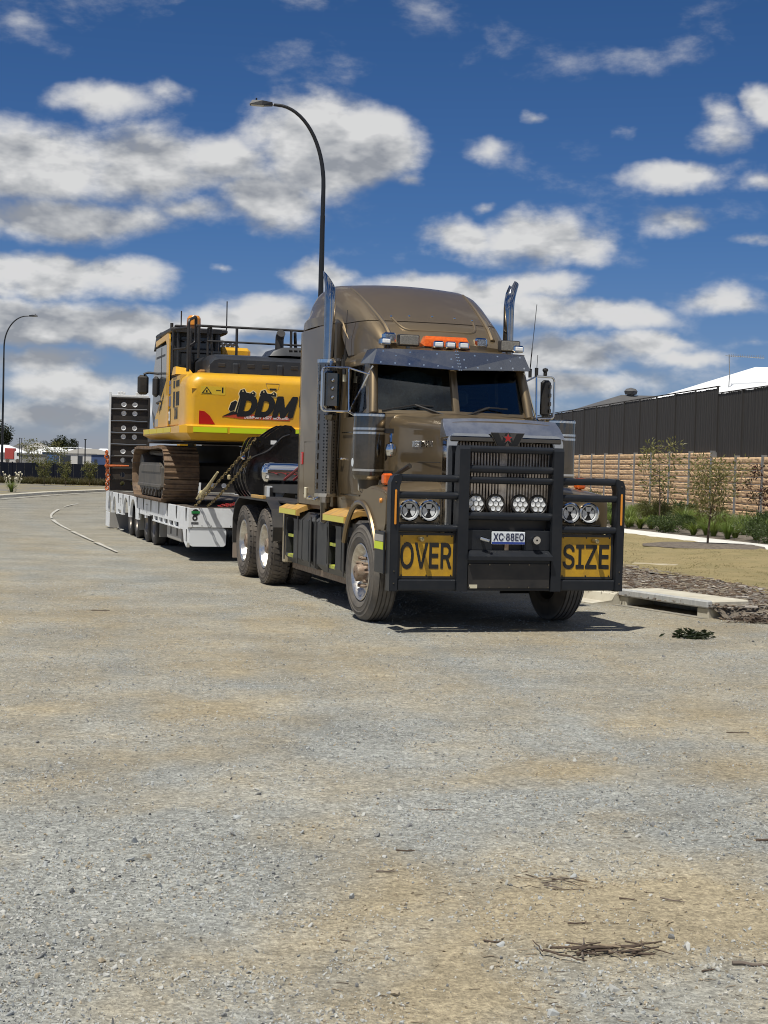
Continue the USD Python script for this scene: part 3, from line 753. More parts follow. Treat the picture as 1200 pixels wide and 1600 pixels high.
m = MB(); m.box((-3 * bay, -0.165, 2.045), (-0.05, -0.085, 2.07)); obj("capping", m, palm[2], fence, smooth=False)
m = MB(); m.box((-0.05, -0.165, 2.262), (14.6 * bay, -0.085, 2.29)); obj("capping", m, palm[2], fence, smooth=False)

# ------------------------------------------------------------------ houses behind the fence
roof_white = pm("white_metal_roof", (0.80, 0.80, 0.79), 0.5)
roof_grey = pm("mid_grey_roof", (0.21, 0.205, 0.20), 0.7, col2=(0.18, 0.176, 0.17), scale=1.5)
roof_dark = pm("dark_grey_roof", (0.085, 0.083, 0.082), 0.7, col2=(0.10, 0.095, 0.09), scale=1.5)
roof_tan = pm("tan_tile_roof", (0.25, 0.235, 0.21), 0.8)
roof_brown = pm("brown_tile_roof", (0.14, 0.105, 0.085), 0.8)
render_w = pm("pale_render", (0.55, 0.53, 0.5), 0.85)
brick_r = pm("far_brick", (0.30, 0.16, 0.10), 0.9)
wall_grey = pm("grey_render", (0.24, 0.235, 0.23), 0.85)
dark_win = pm("window_glass", (0.03, 0.035, 0.045), 0.1)


def hip_roof(w, d, z0, z1, eave=0.45, ridge=None):
    w2, d2 = w / 2 + eave, d / 2 + eave; r = (w - d) / 2 if ridge is None else ridge
    return hull([(-w2, -d2, z0 - 0.15), (w2, -d2, z0 - 0.15), (w2, d2, z0 - 0.15), (-w2, d2, z0 - 0.15), (-w2, -d2, z0), (w2, -d2, z0), (w2, d2, z0), (-w2, d2, z0), (-max(r, .05), 0, z1), (max(r, .05), 0, z1)])


def house(name, loc, w, d, h, rise, rot, rmat, wmat, label, windows=2, z0=0.0, garage=False, group=None):
    t = thing(name, label, "house", loc=loc, rot=rot, frame="world", group=group)
    m = MB(); m.box((-w / 2, -d / 2, z0 - 0.5), (w / 2, d / 2, h - 0.16)); obj("wall", m, wmat, t, smooth=False)
    m = MB(); m.add(*hip_roof(w, d, h, h + rise)); r = obj("roof", m, rmat, t, smooth=False)
    for k in range(windows):
        x = -w / 2 + w * (k + 0.5) / windows
        m = MB(); m.box((x - 0.75, -d / 2 - 0.03, h - 1.8), (x + 0.75, -d / 2 + 0.02, h - 0.6)); wn = obj("window", m, dark_win, t, smooth=False)
        m = MB(); m.box((x - 0.82, -d / 2 - 0.05, h - 1.9), (x + 0.82, -d / 2 - 0.02, h - 1.8)); m.box((x - 0.03, -d / 2 - 0.05, h - 1.8), (x + 0.03, -d / 2 - 0.031, h - 0.6)); obj("sill", m, M["white"], wn, smooth=False)
    m = MB(); m.box((-w / 2 - 0.5, -d / 2 - 0.62, h - 0.20), (w / 2 + 0.5, -d / 2 - 0.46, h - 0.04)); obj("gutter", m, rmat, t, smooth=False)
    return t


hA = house("house", (18.9, 67.0, 1.6), 16.0, 11.0, 2.7, 2.2, math.radians(-8), roof_white, render_w, "white-roofed house rising behind the tall dark fence at right", windows=3)
hB = house("house", (17.9, 57.0, 1.5), 10.5, 7.0, 2.62, 1.5, math.radians(6), roof_grey, render_w, "grey-roofed house close behind the fence at the right edge", windows=2)
hC = house("house", (16.9, 93.0, 1.9), 14.0, 9.0, 2.7, 1.8, math.radians(5), roof_dark, wall_grey, "low dark-roofed house whose hip shows over the fence, vent on its ridge", windows=2)
m = MB(); m.lathe([(0, 0.05), (0, 0.22), (0.12, 0.22), (0.14, 0.36), (0.34, 0.42), (0.48, 0.30), (0.55, 0.05)], (-1.9, 0.0, 4.40), "z", 14); obj("roof_vent", m, roof_dark, hC)
ant = thing("tv_antenna", "thin television antenna on a mast above the white roof", "antenna", loc=(14.6, 64.6, 4.9), frame="world")
m = MB(); m.tube([(0, 0, 0), (0.05, 0, 1.0), (0, 0, 1.9)], 0.022, 6); m.tube([(0, 0, 0.1), (0.35, 0, -0.25)], 0.018, 6); obj("mast", m, M["galv"], ant)
m = MB(); m.tube([(-0.15, 0, 1.85), (1.55, 0.2, 1.80)], 0.018, 6)
for k in range(16): 
    x = 0.0 + 0.1 * k; m.tube([(x, -0.22 + 0.1 * k * .12, 1.85 - x * 0.03), (x, 0.22 + 0.1 * k * .12, 1.85 - x * 0.03)], 0.01, 5); m.tube([(x, 0.1 * k * .12, 1.80), (x, .1 * k * .12, 1.92)], 0.012, 5)
obj("receiver", m, M["galv"], ant)

# ------------------------------------------------------------------ plants
def leaf_quads(centers, dirs, length, width, r, droop=0.3):
    """Small pointed leaves (a folded diamond each)."""
    n = len(centers); d = dirs / np.linalg.norm(dirs, axis=1, keepdims=True)
    s = np.cross(d, r.normal(size=(n, 3))); s /= np.linalg.norm(s, axis=1, keepdims=True)
    L_ = length * r.uniform(0.7, 1.3, n)[:, None]; w = width * r.uniform(0.7, 1.3, n)[:, None]
    nrm = np.cross(d, s)
    p0 = centers; p1 = centers + d * L_ * 0.5 + s * w * 0.5 + nrm * w * 0.15; p2 = centers + d * L_ - nrm * L_ * droop * 0.3; p3 = centers + d * L_ * 0.5 - s * w * 0.5 + nrm * w * 0.15
    v = np.stack([p0, p1, p2, p3], 1).reshape(-1, 3); i = np.arange(n)[:, None] * 4
    return v, np.concatenate([i + [0, 1, 2], i + [0, 2, 3]])


def leafmat(name, c, c2, trans=0.35):
    n = {"g": ("geometry", {}), "nz": ("noise_texture", dict(scale=3.0, detail=4.0)), "r": ("map_range", dict(from_min=0.35, from_max=0.65, to_min=0, to_max=1, clamp=True)), "mx": ("mix_color", dict(a=c, b=c2)),
         "is": ("map_range", dict(from_min=0, from_max=1, to_min=0.6, to_max=1.4)), "sc": ("vector_math", dict(math_type="scale")),
         "p": ("principled_bsdf", dict(roughness=0.45, specular_ior_level=0.4)), "t": ("translucent_bsdf", {}), "m": ("mix_closure", dict(fac=trans))}
    l = [("g.position", "nz.vector"), ("nz.fac", "r.value"), ("r.result", "mx.fac"), ("g.random_per_island", "is.value"), ("is.result", "sc.scale"), ("mx.result", "sc.vector1"), ("sc.vector", "p.base_color"), ("sc.vector", "t.color"), ("p.BSDF", "m.closure1"), ("t.BSDF", "m.closure2")]
    return usdkit.material(stage, f"/World/Looks/{name}", n, l, surface="m.closure")


LEAF = {
    "strap": leafmat("strappy_leaf", (0.20, 0.31, 0.05), (0.33, 0.40, 0.10)), "olive": leafmat("olive_leaf", (0.19, 0.21, 0.055), (0.29, 0.27, 0.085)), "dark": leafmat("dark_leaf", (0.075, 0.12, 0.03), (0.13, 0.18, 0.05)),
    "red": leafmat("reddish_leaf", (0.16, 0.04, 0.05), (0.11, 0.11, 0.04)), "dry": leafmat("dry_grass_blade", (0.44, 0.35, 0.16), (0.34, 0.29, 0.11)), "far": leafmat("far_tree_leaf", (0.04, 0.055, 0.02), (0.06, 0.07, 0.03)),
    "sap": leafmat("sapling_leaf", (0.26, 0.27, 0.08), (0.38, 0.34, 0.13)),
    "lanky": leafmat("lanky_leaf", (0.28, 0.29, 0.09), (0.42, 0.38, 0.15)),
    "lime": leafmat("lime_leaf", (0.26, 0.36, 0.06), (0.36, 0.42, 0.11))}
bark = pm("sapling_bark", (0.10, 0.065, 0.045), 0.9, col2=(0.16, 0.12, 0.09), scale=20)


def blades(n, h, spread, r, w=0.012, segs=3):
    V, Fc = [], []; k = 0
    for _ in range(n):
        a = r.uniform(0, 2 * PI); b = np.array([math.cos(a), math.sin(a), 0]); base = b * r.uniform(0, 0.10) * spread; hh = h * r.uniform(0.6, 1.1); sp = spread * r.uniform(0.25, 1.0)
        sd = np.array([-b[1], b[0], 0]) * w
        for i in range(segs + 1):
            t = i / segs; c = base + b * sp * t ** 1.8 + np.array([0, 0, hh * (t - 0.38 * t ** 3 * sp / max(spread, .01))]); q = sd * (1 - 0.85 * t)
            V += [c - q, c + q]
        for i in range(segs): Fc += [(k + 2 * i, k + 2 * i + 1, k + 2 * i + 3), (k + 2 * i, k + 2 * i + 3, k + 2 * i + 2)]
        k += 2 * (segs + 1)
    return np.array(V), np.array(Fc)


def shrub_mesh(n, rad, h, r, ll=0.07, lw=0.03, lumps=7):
    cs = r.normal(size=(lumps, 3)) * np.array([rad * .5, rad * .5, h * .22]) + np.array([0, 0, h * 0.55]); rr = rad * r.uniform(0.35, 0.62, lumps)
    pick_ = r.integers(lumps, size=n); d = r.normal(size=(n, 3)); d /= np.linalg.norm(d, axis=1, keepdims=True)
    p = cs[pick_] + d * (rr[pick_] * r.random(n) ** 0.45)[:, None] * np.array([1, 1, h / (2 * rad) + .2]); p[:, 2] = np.maximum(p[:, 2], 0.02)
    return leaf_quads(p, d + r.normal(size=(n, 3)) * 0.6 + [0, 0, .35], ll, lw, r)


def ground_z_local(X, Y): d = X - kerb_x(np.array([Y]))[0]; return float(vz(np.array([d]), Y)[0])


rp = np.random.default_rng(23)
# parents of the copies: one strappy clump, two shrubs; each is placed itself first
spots = []
for Y in np.arange(9.5, 38, 0.50):
    for row in range(3):
        d = 9.35 + row * 1.25 + rp.uniform(-0.2, 0.35) + 0.03 * (Y - 10)
        spots.append((kerb_x(np.array([Y]))[0] + d, Y + rp.uniform(-0.2, 0.2), row))
srcs = {}
FRONT = "strappy plants along the front of the garden bed"


def plant_at(kind, X, Y, sc, label, cat, group):
    loc = to_world(np.array([X, Y, ground_z_local(X, Y) - 0.02])); rot = rp.uniform(0, 6.28)
    bear = loc[0] / loc[1]
    if bear < 0.117: return None             # all hidden behind the truck
    zone = "near the right edge of the view" if bear > 0.234 else "behind the bushy sapling" if bear > 0.205 else "near the lanky tree" if bear > 0.168 else "just right of the bull bar"
    label, group = f"{label}, {zone}", f"{group}, {zone}"
    if kind not in srcs:
        t = thing(kind, label, cat, loc=loc, rot=rot, frame="world", group=group); srcs[kind] = t
        r = np.random.default_rng(len(srcs) * 31)
        if kind == "strappy_plant": obj("foliage", blades(150, 0.62, 0.55, r, 0.014), LEAF["strap"], t, smooth=False)
        elif kind == "lime_strappy_plant": obj("foliage", blades(110, 0.50, 0.55, r, 0.02), LEAF["lime"], t, smooth=False)
        elif kind == "olive_shrub": obj("foliage", shrub_mesh(1500, 0.55, 0.95, r), LEAF["olive"], t, smooth=False); m_ = MB(); [m_.tube([(0, 0, 0), (0.1 * k_ - .1, .06 * (k_ % 2), 0.5)], 0.014, 5) for k_ in range(4)]; obj("stem", m_, bark, t)
        elif kind == "dark_ground_shrub": obj("foliage", shrub_mesh(1400, 0.6, 0.5, r, 0.06, 0.035), LEAF["dark"], t, smooth=False)
        elif kind == "tall_shrub": obj("foliage", shrub_mesh(2200, 0.6, 1.7, r, 0.08, 0.03, 10), LEAF["olive"], t, smooth=False); m_ = MB(); [m_.tube([(0, 0, 0), (0.15 * k_ - .2, .1 * (k_ % 2), 1.0)], 0.016, 5) for k_ in range(4)]; obj("stem", m_, bark, t)
        x = UsdGeom.Xformable(stage.GetPrimAtPath(t)); x.AddScaleOp().Set(Gf.Vec3f(sc, sc, sc)); return t
    return dup(srcs[kind], kind, loc, rot, label, cat, group, scale=(sc, sc, sc * rp.uniform(0.9, 1.1)))


for i, (X, Y, row) in enumerate(spots):
    c = meshkit.noise(np.array([Y * 0.45, row * 3.1, 0.5]), 4)
    if row % 2 == 0:
        if c < 0.40: plant_at("dark_ground_shrub", X, Y, rp.uniform(0.7, 1.0), "low dark-leaved shrub along the footpath", "shrub", "low dark shrubs beside the footpath")
        elif c < 0.56: plant_at("lime_strappy_plant", X, Y, rp.uniform(0.7, 1.0), "lime-green clump of broad strappy leaves beside the footpath", "plant", "lime strappy clumps beside the footpath")
        else: plant_at("strappy_plant", X, Y, rp.uniform(0.7, 0.95), "green grass-like clump in the garden bed", "plant", FRONT)
    else:
        if c < 0.62: plant_at("strappy_plant", X, Y, rp.uniform(0.75, 1.05), "green grass-like clump in the garden bed", "plant", FRONT)
        else: plant_at("olive_shrub", X, Y, rp.uniform(0.5, 0.75), "olive-green bushy shrub in the garden bed", "shrub", "olive shrubs in the garden bed")
for X, Y, sc in ((13.6, 12.2, 0.55), (14.0, 23.5, 0.5)):
    plant_at("tall_shrub", X, Y, sc, "taller olive shrub at the wall's foot", "shrub", "tall shrubs near the retaining wall")


def sapling(name, loc, h, crown_lo, rad, leafm, n, label, seed, ll=0.09, lw=0.03, trunk_r=0.022, limbs=9, clump=0.16, cat="tree", up=0.5):
    r = np.random.default_rng(seed); t = thing(name, label, cat, loc=loc, frame="world")
    tr = MB(); bend = r.normal(size=2) * 0.05 * h
    axis = lambda s: np.array([bend[0] * s * s, bend[1] * s * s, h * 0.93 * s])
    ss = np.linspace(0, 1, 9); tr.tube([axis(s) + [0, 0, -0.05 * (s == 0)] for s in ss], trunk_r * (1 - 0.8 * ss) + 0.003, 8)
    P_, D_ = [], []
    for k in range(limbs):
        s = crown_lo + (1 - crown_lo) * (k + r.random() * .8) / limbs; a = k * 2.4 + r.uniform(-.4, .4); fall = math.sin(PI * min(1, 0.18 + 0.82 * (1 - (s - crown_lo) / (1 - crown_lo + 1e-6)) * 0.9 + .05))
        ln = rad * (0.45 + 0.65 * fall) * r.uniform(0.75, 1.15); b = axis(s); e = b + np.array([math.cos(a) * ln, math.sin(a) * ln, ln * up * r.uniform(0.6, 1.3)])
        mid = (b + e) / 2 + [0, 0, 0.06 * ln]; tr.tube([b, mid, e], [trunk_r * .42, trunk_r * .3, trunk_r * .12], 5)
        for c_, wgt in ((e, 1.0), (mid, 0.55), ((e + mid) / 2, 0.8)):
            m_ = max(4, int(n / limbs * wgt / 2.35)); d = r.normal(size=(m_, 3)); P_.append(c_ + d * clump * h / 2.5 * np.array([1, 1, .8])); D_.append(d + [0, 0, 0.15])
    obj("trunk", tr, bark, t)
    v, f = leaf_quads(np.vstack(P_), np.vstack(D_) + r.normal(size=(len(np.vstack(P_)), 3)) * .4, ll, lw, r); obj("crown", (v, f), leafm, t, smooth=False)
    return t


def verge_loc(X, Y): return to_world(np.array([X, Y, ground_z_local(X, Y)]))


# the bushy sapling in its ring of mulch on the lawn
wx = verge_loc(9.05, 12.3)
sapling("sapling", (6.55, 30.35, 0.20), 1.55, 0.36, 0.42, LEAF["sap"], 1900, "bushy young tree in a ring of mulch on the dry lawn", 3, 0.085, 0.026, 0.022, 16, 0.15, up=0.75)
sapling("sapling", (7.55, 41.2, 0.36), 2.25, 0.28, 0.52, LEAF["lanky"], 520, "thin lanky young tree with sparse leaves against the retaining wall", 9, 0.13, 0.045, 0.02, 9, 0.13, up=0.3)
sapling("flowering_shrub", (10.2, 41.0, 0.35), 1.5, 0.3, 0.55, LEAF["red"], 500, "reddish-leaved shrub in front of the wall at the right edge", 14, 0.10, 0.04, 0.016, 8, 0.13, cat="shrub", up=0.3)
mr = np.random.default_rng(2)
a = np.linspace(0, 2 * PI, 40, endpoint=False); rad_ = 1.0 + 0.16 * mr.random(40)
mv = [np.array([6.55, 30.35, 0.26])]; mf = []
for k, q in enumerate((0.35, 0.7, 1.0)):
    for j in range(40): mv.append(np.array([6.55 + math.cos(a[j]) * rad_[j] * q * 1.25, 30.35 + math.sin(a[j]) * rad_[j] * q * 1.0, (0.262, 0.245, 0.195)[k]]))
for j in range(40):
    mf.append((0, 1 + j, 1 + (j + 1) % 40))
    for k in range(2): A_, B_ = 1 + 40 * k + j, 1 + 40 * k + (j + 1) % 40; mf += [(A_, A_ + 40, B_ + 40), (A_, B_ + 40, B_)]
obj("mulch_ring", (np.array(mv), np.array(mf)), M["mulch"], smooth=True, label="dark ring of mulch round the sapling on the lawn", kind="stuff")
# the pale concrete strip let into the lawn
m = MB(); m.box((-0.36, -0.16, -0.02), (0.36, 0.16, 0.022), 0.01); v, f = m.done(); c_ = rotm([0, 0, 1], 90 + 22 - 90)
t_ = thing("service_cover", "pale concrete service cover lying flush in the dry lawn", "cover", loc=(4.45, 24.55, 0.146), rot=math.radians(-18), frame="world"); obj("lid", (v, f), pm("dirt_film_concrete", (0.36, 0.30, 0.19), 0.9, col2=(0.44, 0.39, 0.28), scale=3), t_, smooth=False)

# bark chips lying on the mulch, and dry blades on the lawn
NCH = 26000
cy = -2.6 + 17 * rp.random(NCH) ** 1.5; cd = rp.uniform(0.0, 1, NCH) * (wide(cy) + 0.2) - 0.02; cx = kerb_x(cy) + cd
cz = vz(cd, cy) - 0.005 + rp.uniform(-0.01, 0.03, NCH)
chip = [cbox((-1, -.22, -.07), (1, .22, .07)), cbox((-1, -.35, -.06), (.7, .3, .06)), cbox((-1.2, -.12, -.09), (1.2, .12, .09))]
chm = [pm("chip_brown", (0.15, 0.105, 0.072), 0.95), pm("chip_grey", (0.29, 0.26, 0.225), 0.95), pm("chip_pale", (0.42, 0.36, 0.27), 0.95)]
sc_ = np.exp(rp.normal(0, .4, NCH)) * 0.026
ang = rp.uniform(0, 2 * PI, NCH); tilt = rp.normal(0, .28, NCH); q = np.stack([np.cos(ang / 2) * np.cos(tilt / 2), np.cos(ang / 2) * np.sin(tilt / 2) * .7, np.sin(tilt / 2) * np.sin(ang / 2), np.sin(ang / 2) * np.cos(tilt / 2)], 1); q /= np.linalg.norm(q, axis=1, keepdims=True)
instancer(free("/World", "bark_chips"), [chip[i % 3] for i in range(6)], [chm[i % 3] for i in (0, 1, 2, 1, 0, 0)], to_world(np.stack([cx, cy, cz], 1)), np.repeat(sc_[:, None], 3, 1), q, rp.integers(0, 6, NCH), label="loose bark chips covering the bed behind the kerb", cat="mulch")
NG = 26000
gy_ = 0.5 + 22 * rp.random(NG) ** 1.3; gd = rp.uniform(0, 1, NG); gd = wide(gy_) + 0.05 + wob(gy_, 5, 0.5) + gd * (7.55 - wide(gy_)); gx_ = kerb_x(gy_) + gd
patchy = meshkit.fbm(np.stack([gx_ * .9, gy_ * .9, 0 * gx_], -1), 4, 5); kp = rp.random(NG) < 0.25 + 1.5 * (patchy - 0.35); gx_, gy_, gd = gx_[kp], gy_[kp], gd[kp]; k = len(gx_)
tuft = blades(9, 1.0, 0.9, np.random.default_rng(1), 0.10, 2); tuft2 = blades(7, 0.8, 1.3, np.random.default_rng(2), 0.12, 2)
ang = rp.uniform(0, PI, k); q = np.stack([np.cos(ang), 0 * ang, 0 * ang, np.sin(ang)], 1)
instancer(free("/World", "dry_grass"), [tuft, tuft2, tuft], [LEAF["dry"], LEAF["dry"], leafmat("greener_blade", (0.28, 0.27, 0.09), (0.34, 0.29, 0.11))], to_world(np.stack([gx_, gy_, vz(gd, gy_)], 1)), np.repeat((rp.uniform(0.010, 0.024, k))[:, None], 3, 1), q, rp.choice([0, 1, 2], k, p=[.45, .4, .15]), label="short dry grass of the lawn between mulch and footpath", cat="grass")

# ------------------------------------------------------------------ the far side of the road, left
LK = np.array([(-8.6, 2.0), (-8.8, 16), (-10.6, 26), (-14.6, 42), (-15.3, 52), (-15.1, 59), (-14.9, 67), (-13.9, 75.5), (-12.0, 84), (-8.5, 94), (-3, 104)])


def left_strip(name, off0, off1, z0, z1, mat, kind="structure", n=60, label=None):
    s = np.linspace(0, 1, n); tt = np.linspace(0, 1, len(LK)); cx_ = np.interp(s, tt, LK[:, 0]); cy_ = np.interp(s, tt, LK[:, 1])
    nx_ = -np.gradient(cy_); ny_ = np.gradient(cx_); ln = np.hypot(nx_, ny_); nx_, ny_ = nx_ / ln, ny_ / ln
    a_ = np.stack([cx_ + nx_ * off0, cy_ + ny_ * off0, 0 * cx_ + z0], 1); b_ = np.stack([cx_ + nx_ * off1, cy_ + ny_ * off1, 0 * cx_ + z1], 1)
    v = np.stack([a_, b_], 1).reshape(-1, 3); i = np.arange(n - 1)[:, None] * 2
    return obj(name, (v, np.concatenate([i + [0, 3, 1], i + [0, 2, 3]])), mat, smooth=True, kind=kind, label=label)


line_w = pm("worn_line_paint", (0.50, 0.485, 0.44), 0.85, col2=(0.36, 0.335, 0.275), scale=2.2, lo=0.40, hi=0.58)
far_verge_m = pm("far_verge_dirt", (0.17, 0.155, 0.13), 0.95, col2=(0.24, 0.20, 0.10), scale=0.5, lo=0.45, hi=0.6)
left_strip("verge_far", 0.14, 60.0, 0.13, 0.16, far_verge_m)
left_strip("kerb_line", 0.0, 0.14, 0.10, 0.131, M["concrete"]); left_strip("kerb_face", -0.02, 0.0, 0.0, 0.10, M["concrete"])
left_strip("edge_line", -0.75, -0.60, 0.018, 0.018, line_w)


def ribbon(pts, w0, w1, z):
    pts = np.asarray(pts, float); d = np.gradient(pts, axis=0); nr = np.stack([-d[:, 1], d[:, 0]], 1); nr /= np.linalg.norm(nr, axis=1, keepdims=True); w = np.linspace(w0, w1, len(pts))[:, None] / 2
    v = np.stack([np.c_[pts - nr * w, np.full(len(pts), z)], np.c_[pts + nr * w, np.full(len(pts), z)]], 1).reshape(-1, 3); i = np.arange(len(pts) - 1)[:, None] * 2
    return v, np.concatenate([i + [0, 1, 3], i + [0, 3, 2]])


from scipy.interpolate import CubicSpline
cl = np.array([(-4.6, 26.2), (-5.5, 29.0), (-7.4, 35.0), (-9.3, 42.0), (-10.2, 47.0), (-10.75, 51.0), (-10.9, 55.0)])
cs_ = CubicSpline(cl[:, 1], cl[:, 0])
for y0_, y1_ in ((26.5, 29.4), (29.7, 33.5), (34.0, 39.5), (40.3, 47.5), (50.0, 53.5)):
    yy = np.linspace(y0_, y1_, 14); obj("lane_line", ribbon(np.stack([cs_(yy), yy], 1), 0.05, 0.10, 0.016), line_w, smooth=True, kind="structure")
yy = np.linspace(34.5, 39.5, 10); obj("lane_line", ribbon(np.stack([cs_(yy) + 1.25 + 0.05 * (yy - 34), yy], 1), 0.1, 0.1, 0.017), pm("faint_line_paint", (0.36, 0.345, 0.31), 0.9, col2=(0.22, 0.215, 0.2), scale=4), smooth=True, kind="structure")

# far fence of dark sheets
far_sheet = pm("dark_sheet_fence", (0.010, 0.012, 0.019), 0.9, col2=(0.014, 0.016, 0.024), scale=1, spec=0.1)
ff = thing("sheet_fence", "low dark blue-black sheet fence across the far verge", "fence", loc=(-20.0, 88.0, 0.15), frame="world")
for k in range(20):
    x = -16 + 2.37 * k; m = MB()
    for j in range(10): m.box((x + j * 0.235, -0.02 + 0.02 * (j % 2), 0), (x + j * 0.235 + 0.23, 0.01 + 0.02 * (j % 2), 1.14))
    obj("fence_panel", m, far_sheet, ff, smooth=False)
    m = MB(); m.box((x - 0.045, -0.05, 0), (x - 0.001, 0.05, 1.18)); obj("fence_post", m, far_sheet, ff, smooth=False)
rg = np.random.default_rng(4)
NT = 5200; tx = rg.uniform(-42, 2, NT); ty = rg.uniform(83.2, 87.2, NT); q = np.stack([np.cos(tx * 50), 0 * tx, 0 * tx, np.sin(tx * 50)], 1)
instancer(free("/World", "long_grass"), [blades(26, 1.0, 0.55, np.random.default_rng(3), 0.03), blades(20, 0.9, 0.7, np.random.default_rng(6), 0.035)], [leafmat("tall_dry_grass", (0.13, 0.115, 0.035), (0.20, 0.16, 0.06)), leafmat("tall_green_grass", (0.10, 0.105, 0.03), (0.14, 0.125, 0.04))], np.stack([tx, ty, 0 * tx + 0.15], 1), np.repeat(rg.uniform(0.28, 0.5, NT)[:, None], 3, 1), q, rg.integers(0, 2, NT), label="long olive-brown grass along the foot of the far fence", cat="grass")
for i, (px_, h_, lab) in enumerate([(68, 1.30, "leftmost of three small saplings in front of the far dark fence"), (101, 1.22, "middle one of three small saplings in front of the far dark fence"), (139, 1.28, "rightmost of three small saplings in front of the far dark fence")]):
    d_ = 80.0 + 0.8 * i; sapling("small_sapling", ((px_ - 600) / F * d_, d_, 0.14), h_, 0.25, 0.30, LEAF["olive"], 700, lab, 40 + i, 0.09, 0.05, 0.016, 9, 0.13)
for i, (px_, h_, d_, lab) in enumerate([(49, 2.9, 130, "dark leafy tree standing just beyond the far fence, left of the pair"), (84, 2.7, 132, "dark leafy tree beyond the far fence, right of the pair")]):
    sapling("young_tree", ((px_ - 600) / F * d_, d_, 0.0), h_, 0.15, 0.75, LEAF["olive"], 800, lab, 60 + i, 0.16, 0.09, 0.04, 11, 0.16)
fl = thing("flowering_clump", "pale-flowered weedy clump on the far verge beside the pole", "plant", loc=(-15.75, 63.5, 0.13), frame="world")
obj("foliage", blades(160, 0.55, 0.5, np.random.default_rng(8), 0.016), LEAF["strap"], fl, smooth=False)
m = MB(); r8 = np.random.default_rng(9)
for k in range(16): p_ = np.append(r8.uniform(-.45, .45, 2), r8.uniform(0.55, 0.85)); m.add(*trimesh_arr(p_, 0.035)) if False else m.add(trimesh.creation.icosphere(1, 0.04).vertices + p_, trimesh.creation.icosphere(1, 0.04).faces); m.tube([(p_[0] * .4, p_[1] * .4, 0), p_], 0.006, 4)
obj("flower_heads", m, M["cream"], fl, smooth=False)

# far estate, some 400 m off
def fx(px, d): return (px - 600) / F * d


house("far_house", (fx(5, 400), 400, 0), 11, 9, 2.7, 1.9, 0.1, roof_white, render_w, "far white-roofed house at the left edge of the skyline")
house("far_house", (fx(57, 440), 440, 0), 9.5, 8, 3.3, 2.5, -0.1, roof_tan, wall_grey, "far grey-hipped house left of the dark tree on the skyline")
house("far_house", (fx(33, 470), 470, 0.5), 10, 8, 3.0, 2.2, 0.25, roof_dark, brick_r, "far house with a dark roof between white and grey roofs")
house("far_house", (fx(82, 410), 410, 0), 13, 9, 2.6, 1.7, 0.15, roof_white, render_w, "far long white-roofed house below the dark skyline tree", windows=3)
house("far_house", (fx(110, 430), 430, 0), 10, 9, 2.6, 1.5, -0.05, roof_white, render_w, "far house with a pale roof right of the skyline tree")
house("far_house", (fx(136, 395), 395, 0), 15, 10, 2.5, 1.6, 0.0, roof_tan, wall_grey, "far house with a broad light-grey roof nearest the raised ramp", windows=3)
house("far_house", (fx(160, 450), 450, 0), 11, 9, 2.8, 1.8, 0.1, roof_white, brick_r, "far brick house with a white roof just left of the ramp")
house("far_house", (fx(215, 430), 430, 0), 12, 9, 2.6, 1.7, 0.1, roof_grey, render_w, "far grey-roofed house hidden mostly behind the ramp")


def shed(px, d, w, h, dep, mat, doors, label, name="site_shed", cat="shed"):
    t = thing(name, label, cat, loc=(fx(px, d), d, -0.1), frame="world")
    m = MB(); m.box((-w / 2, 0, 0), (w / 2, dep, h)); obj("wall", m, mat, t, smooth=False)
    m = MB(); m.box((-w / 2 - 0.15, -0.2, h), (w / 2 + 0.15, dep + 0.2, h + 0.14)); obj("roof", m, roof_grey, t, smooth=False)
    for x_, dw, dh in doors:
        m = MB(); m.box((x_ - dw / 2, -0.04, 0.1), (x_ + dw / 2, 0.03, dh)); obj("door", m, dark_win, t, smooth=False)


shed(117, 365, 8.2, 2.7, 4, render_w, [(-2.6, 2.6, 2.3), (1.0, 1.2, 2.2)], "far pale site shed with dark door openings")
shed(139, 366, 2.6, 2.6, 3, pm("pale_blue_sheet", (0.33, 0.42, 0.52), 0.6), [], "far pale blue shed beside the blue container")
shed(157, 362, 5.0, 2.6, 3, pm("blue_container", (0.045, 0.075, 0.17), 0.7), [(-1.4, 0.7, 1.5)], "far dark blue container nearest the ramp", "shipping_container", "container")
shed(75, 380, 3.6, 2.9, 3, pm("mid_blue_sheet", (0.06, 0.12, 0.24), 0.6), [], "far mid-blue container in front of the long white-roofed house", "shipping_container", "container")
shed(48, 372, 6.4, 2.2, 3, wall_grey, [], "far low grey shed in front of the dark-roofed house")
rt = thing("far_truck", "far white truck with a red curtain-sided body", "truck", loc=(fx(17, 385), 385, 0), frame="world")
m = MB(); m.box((-1.9, 0, 0.9), (0.4, 2.4, 3.7), 0.05); obj("body", m, pm("far_truck_red", (0.40, 0.06, 0.05), 0.7), rt, smooth=False)
m = MB(); m.box((0.5, 0.05, 0.6), (2.1, 2.3, 2.9), 0.2); obj("cab", m, M["white"], rt, smooth=False)
m = MB(); m.box((1.2, 0.0, 1.8), (2.14, 0.03, 2.5)); obj("window", m, dark_win, rt, smooth=False)
for x_ in (-1.2, 1.4): m = MB(); m.lathe([(0, 0.05), (0, 0.5), (0.3, 0.5), (0.3, 0.05)], (x_, 0, 0.5), "y", 14); obj("wheel", m, M["tyre"], rt)
bl = thing("roof_scaffold", "far thin scaffold rail over the long white roof", "scaffold", loc=(fx(95, 402), 402, 0), frame="world")
m = MB()
for k in range(8): m.tube([(-9 + 2.4 * k, 0, 2.5), (-9 + 2.4 * k, 0, 4.4)], 0.06, 5)
m.tube([(-9, 0, 4.3), (8, 0, 4.3)], 0.05, 5); obj("frame", m, M["galv"], bl)
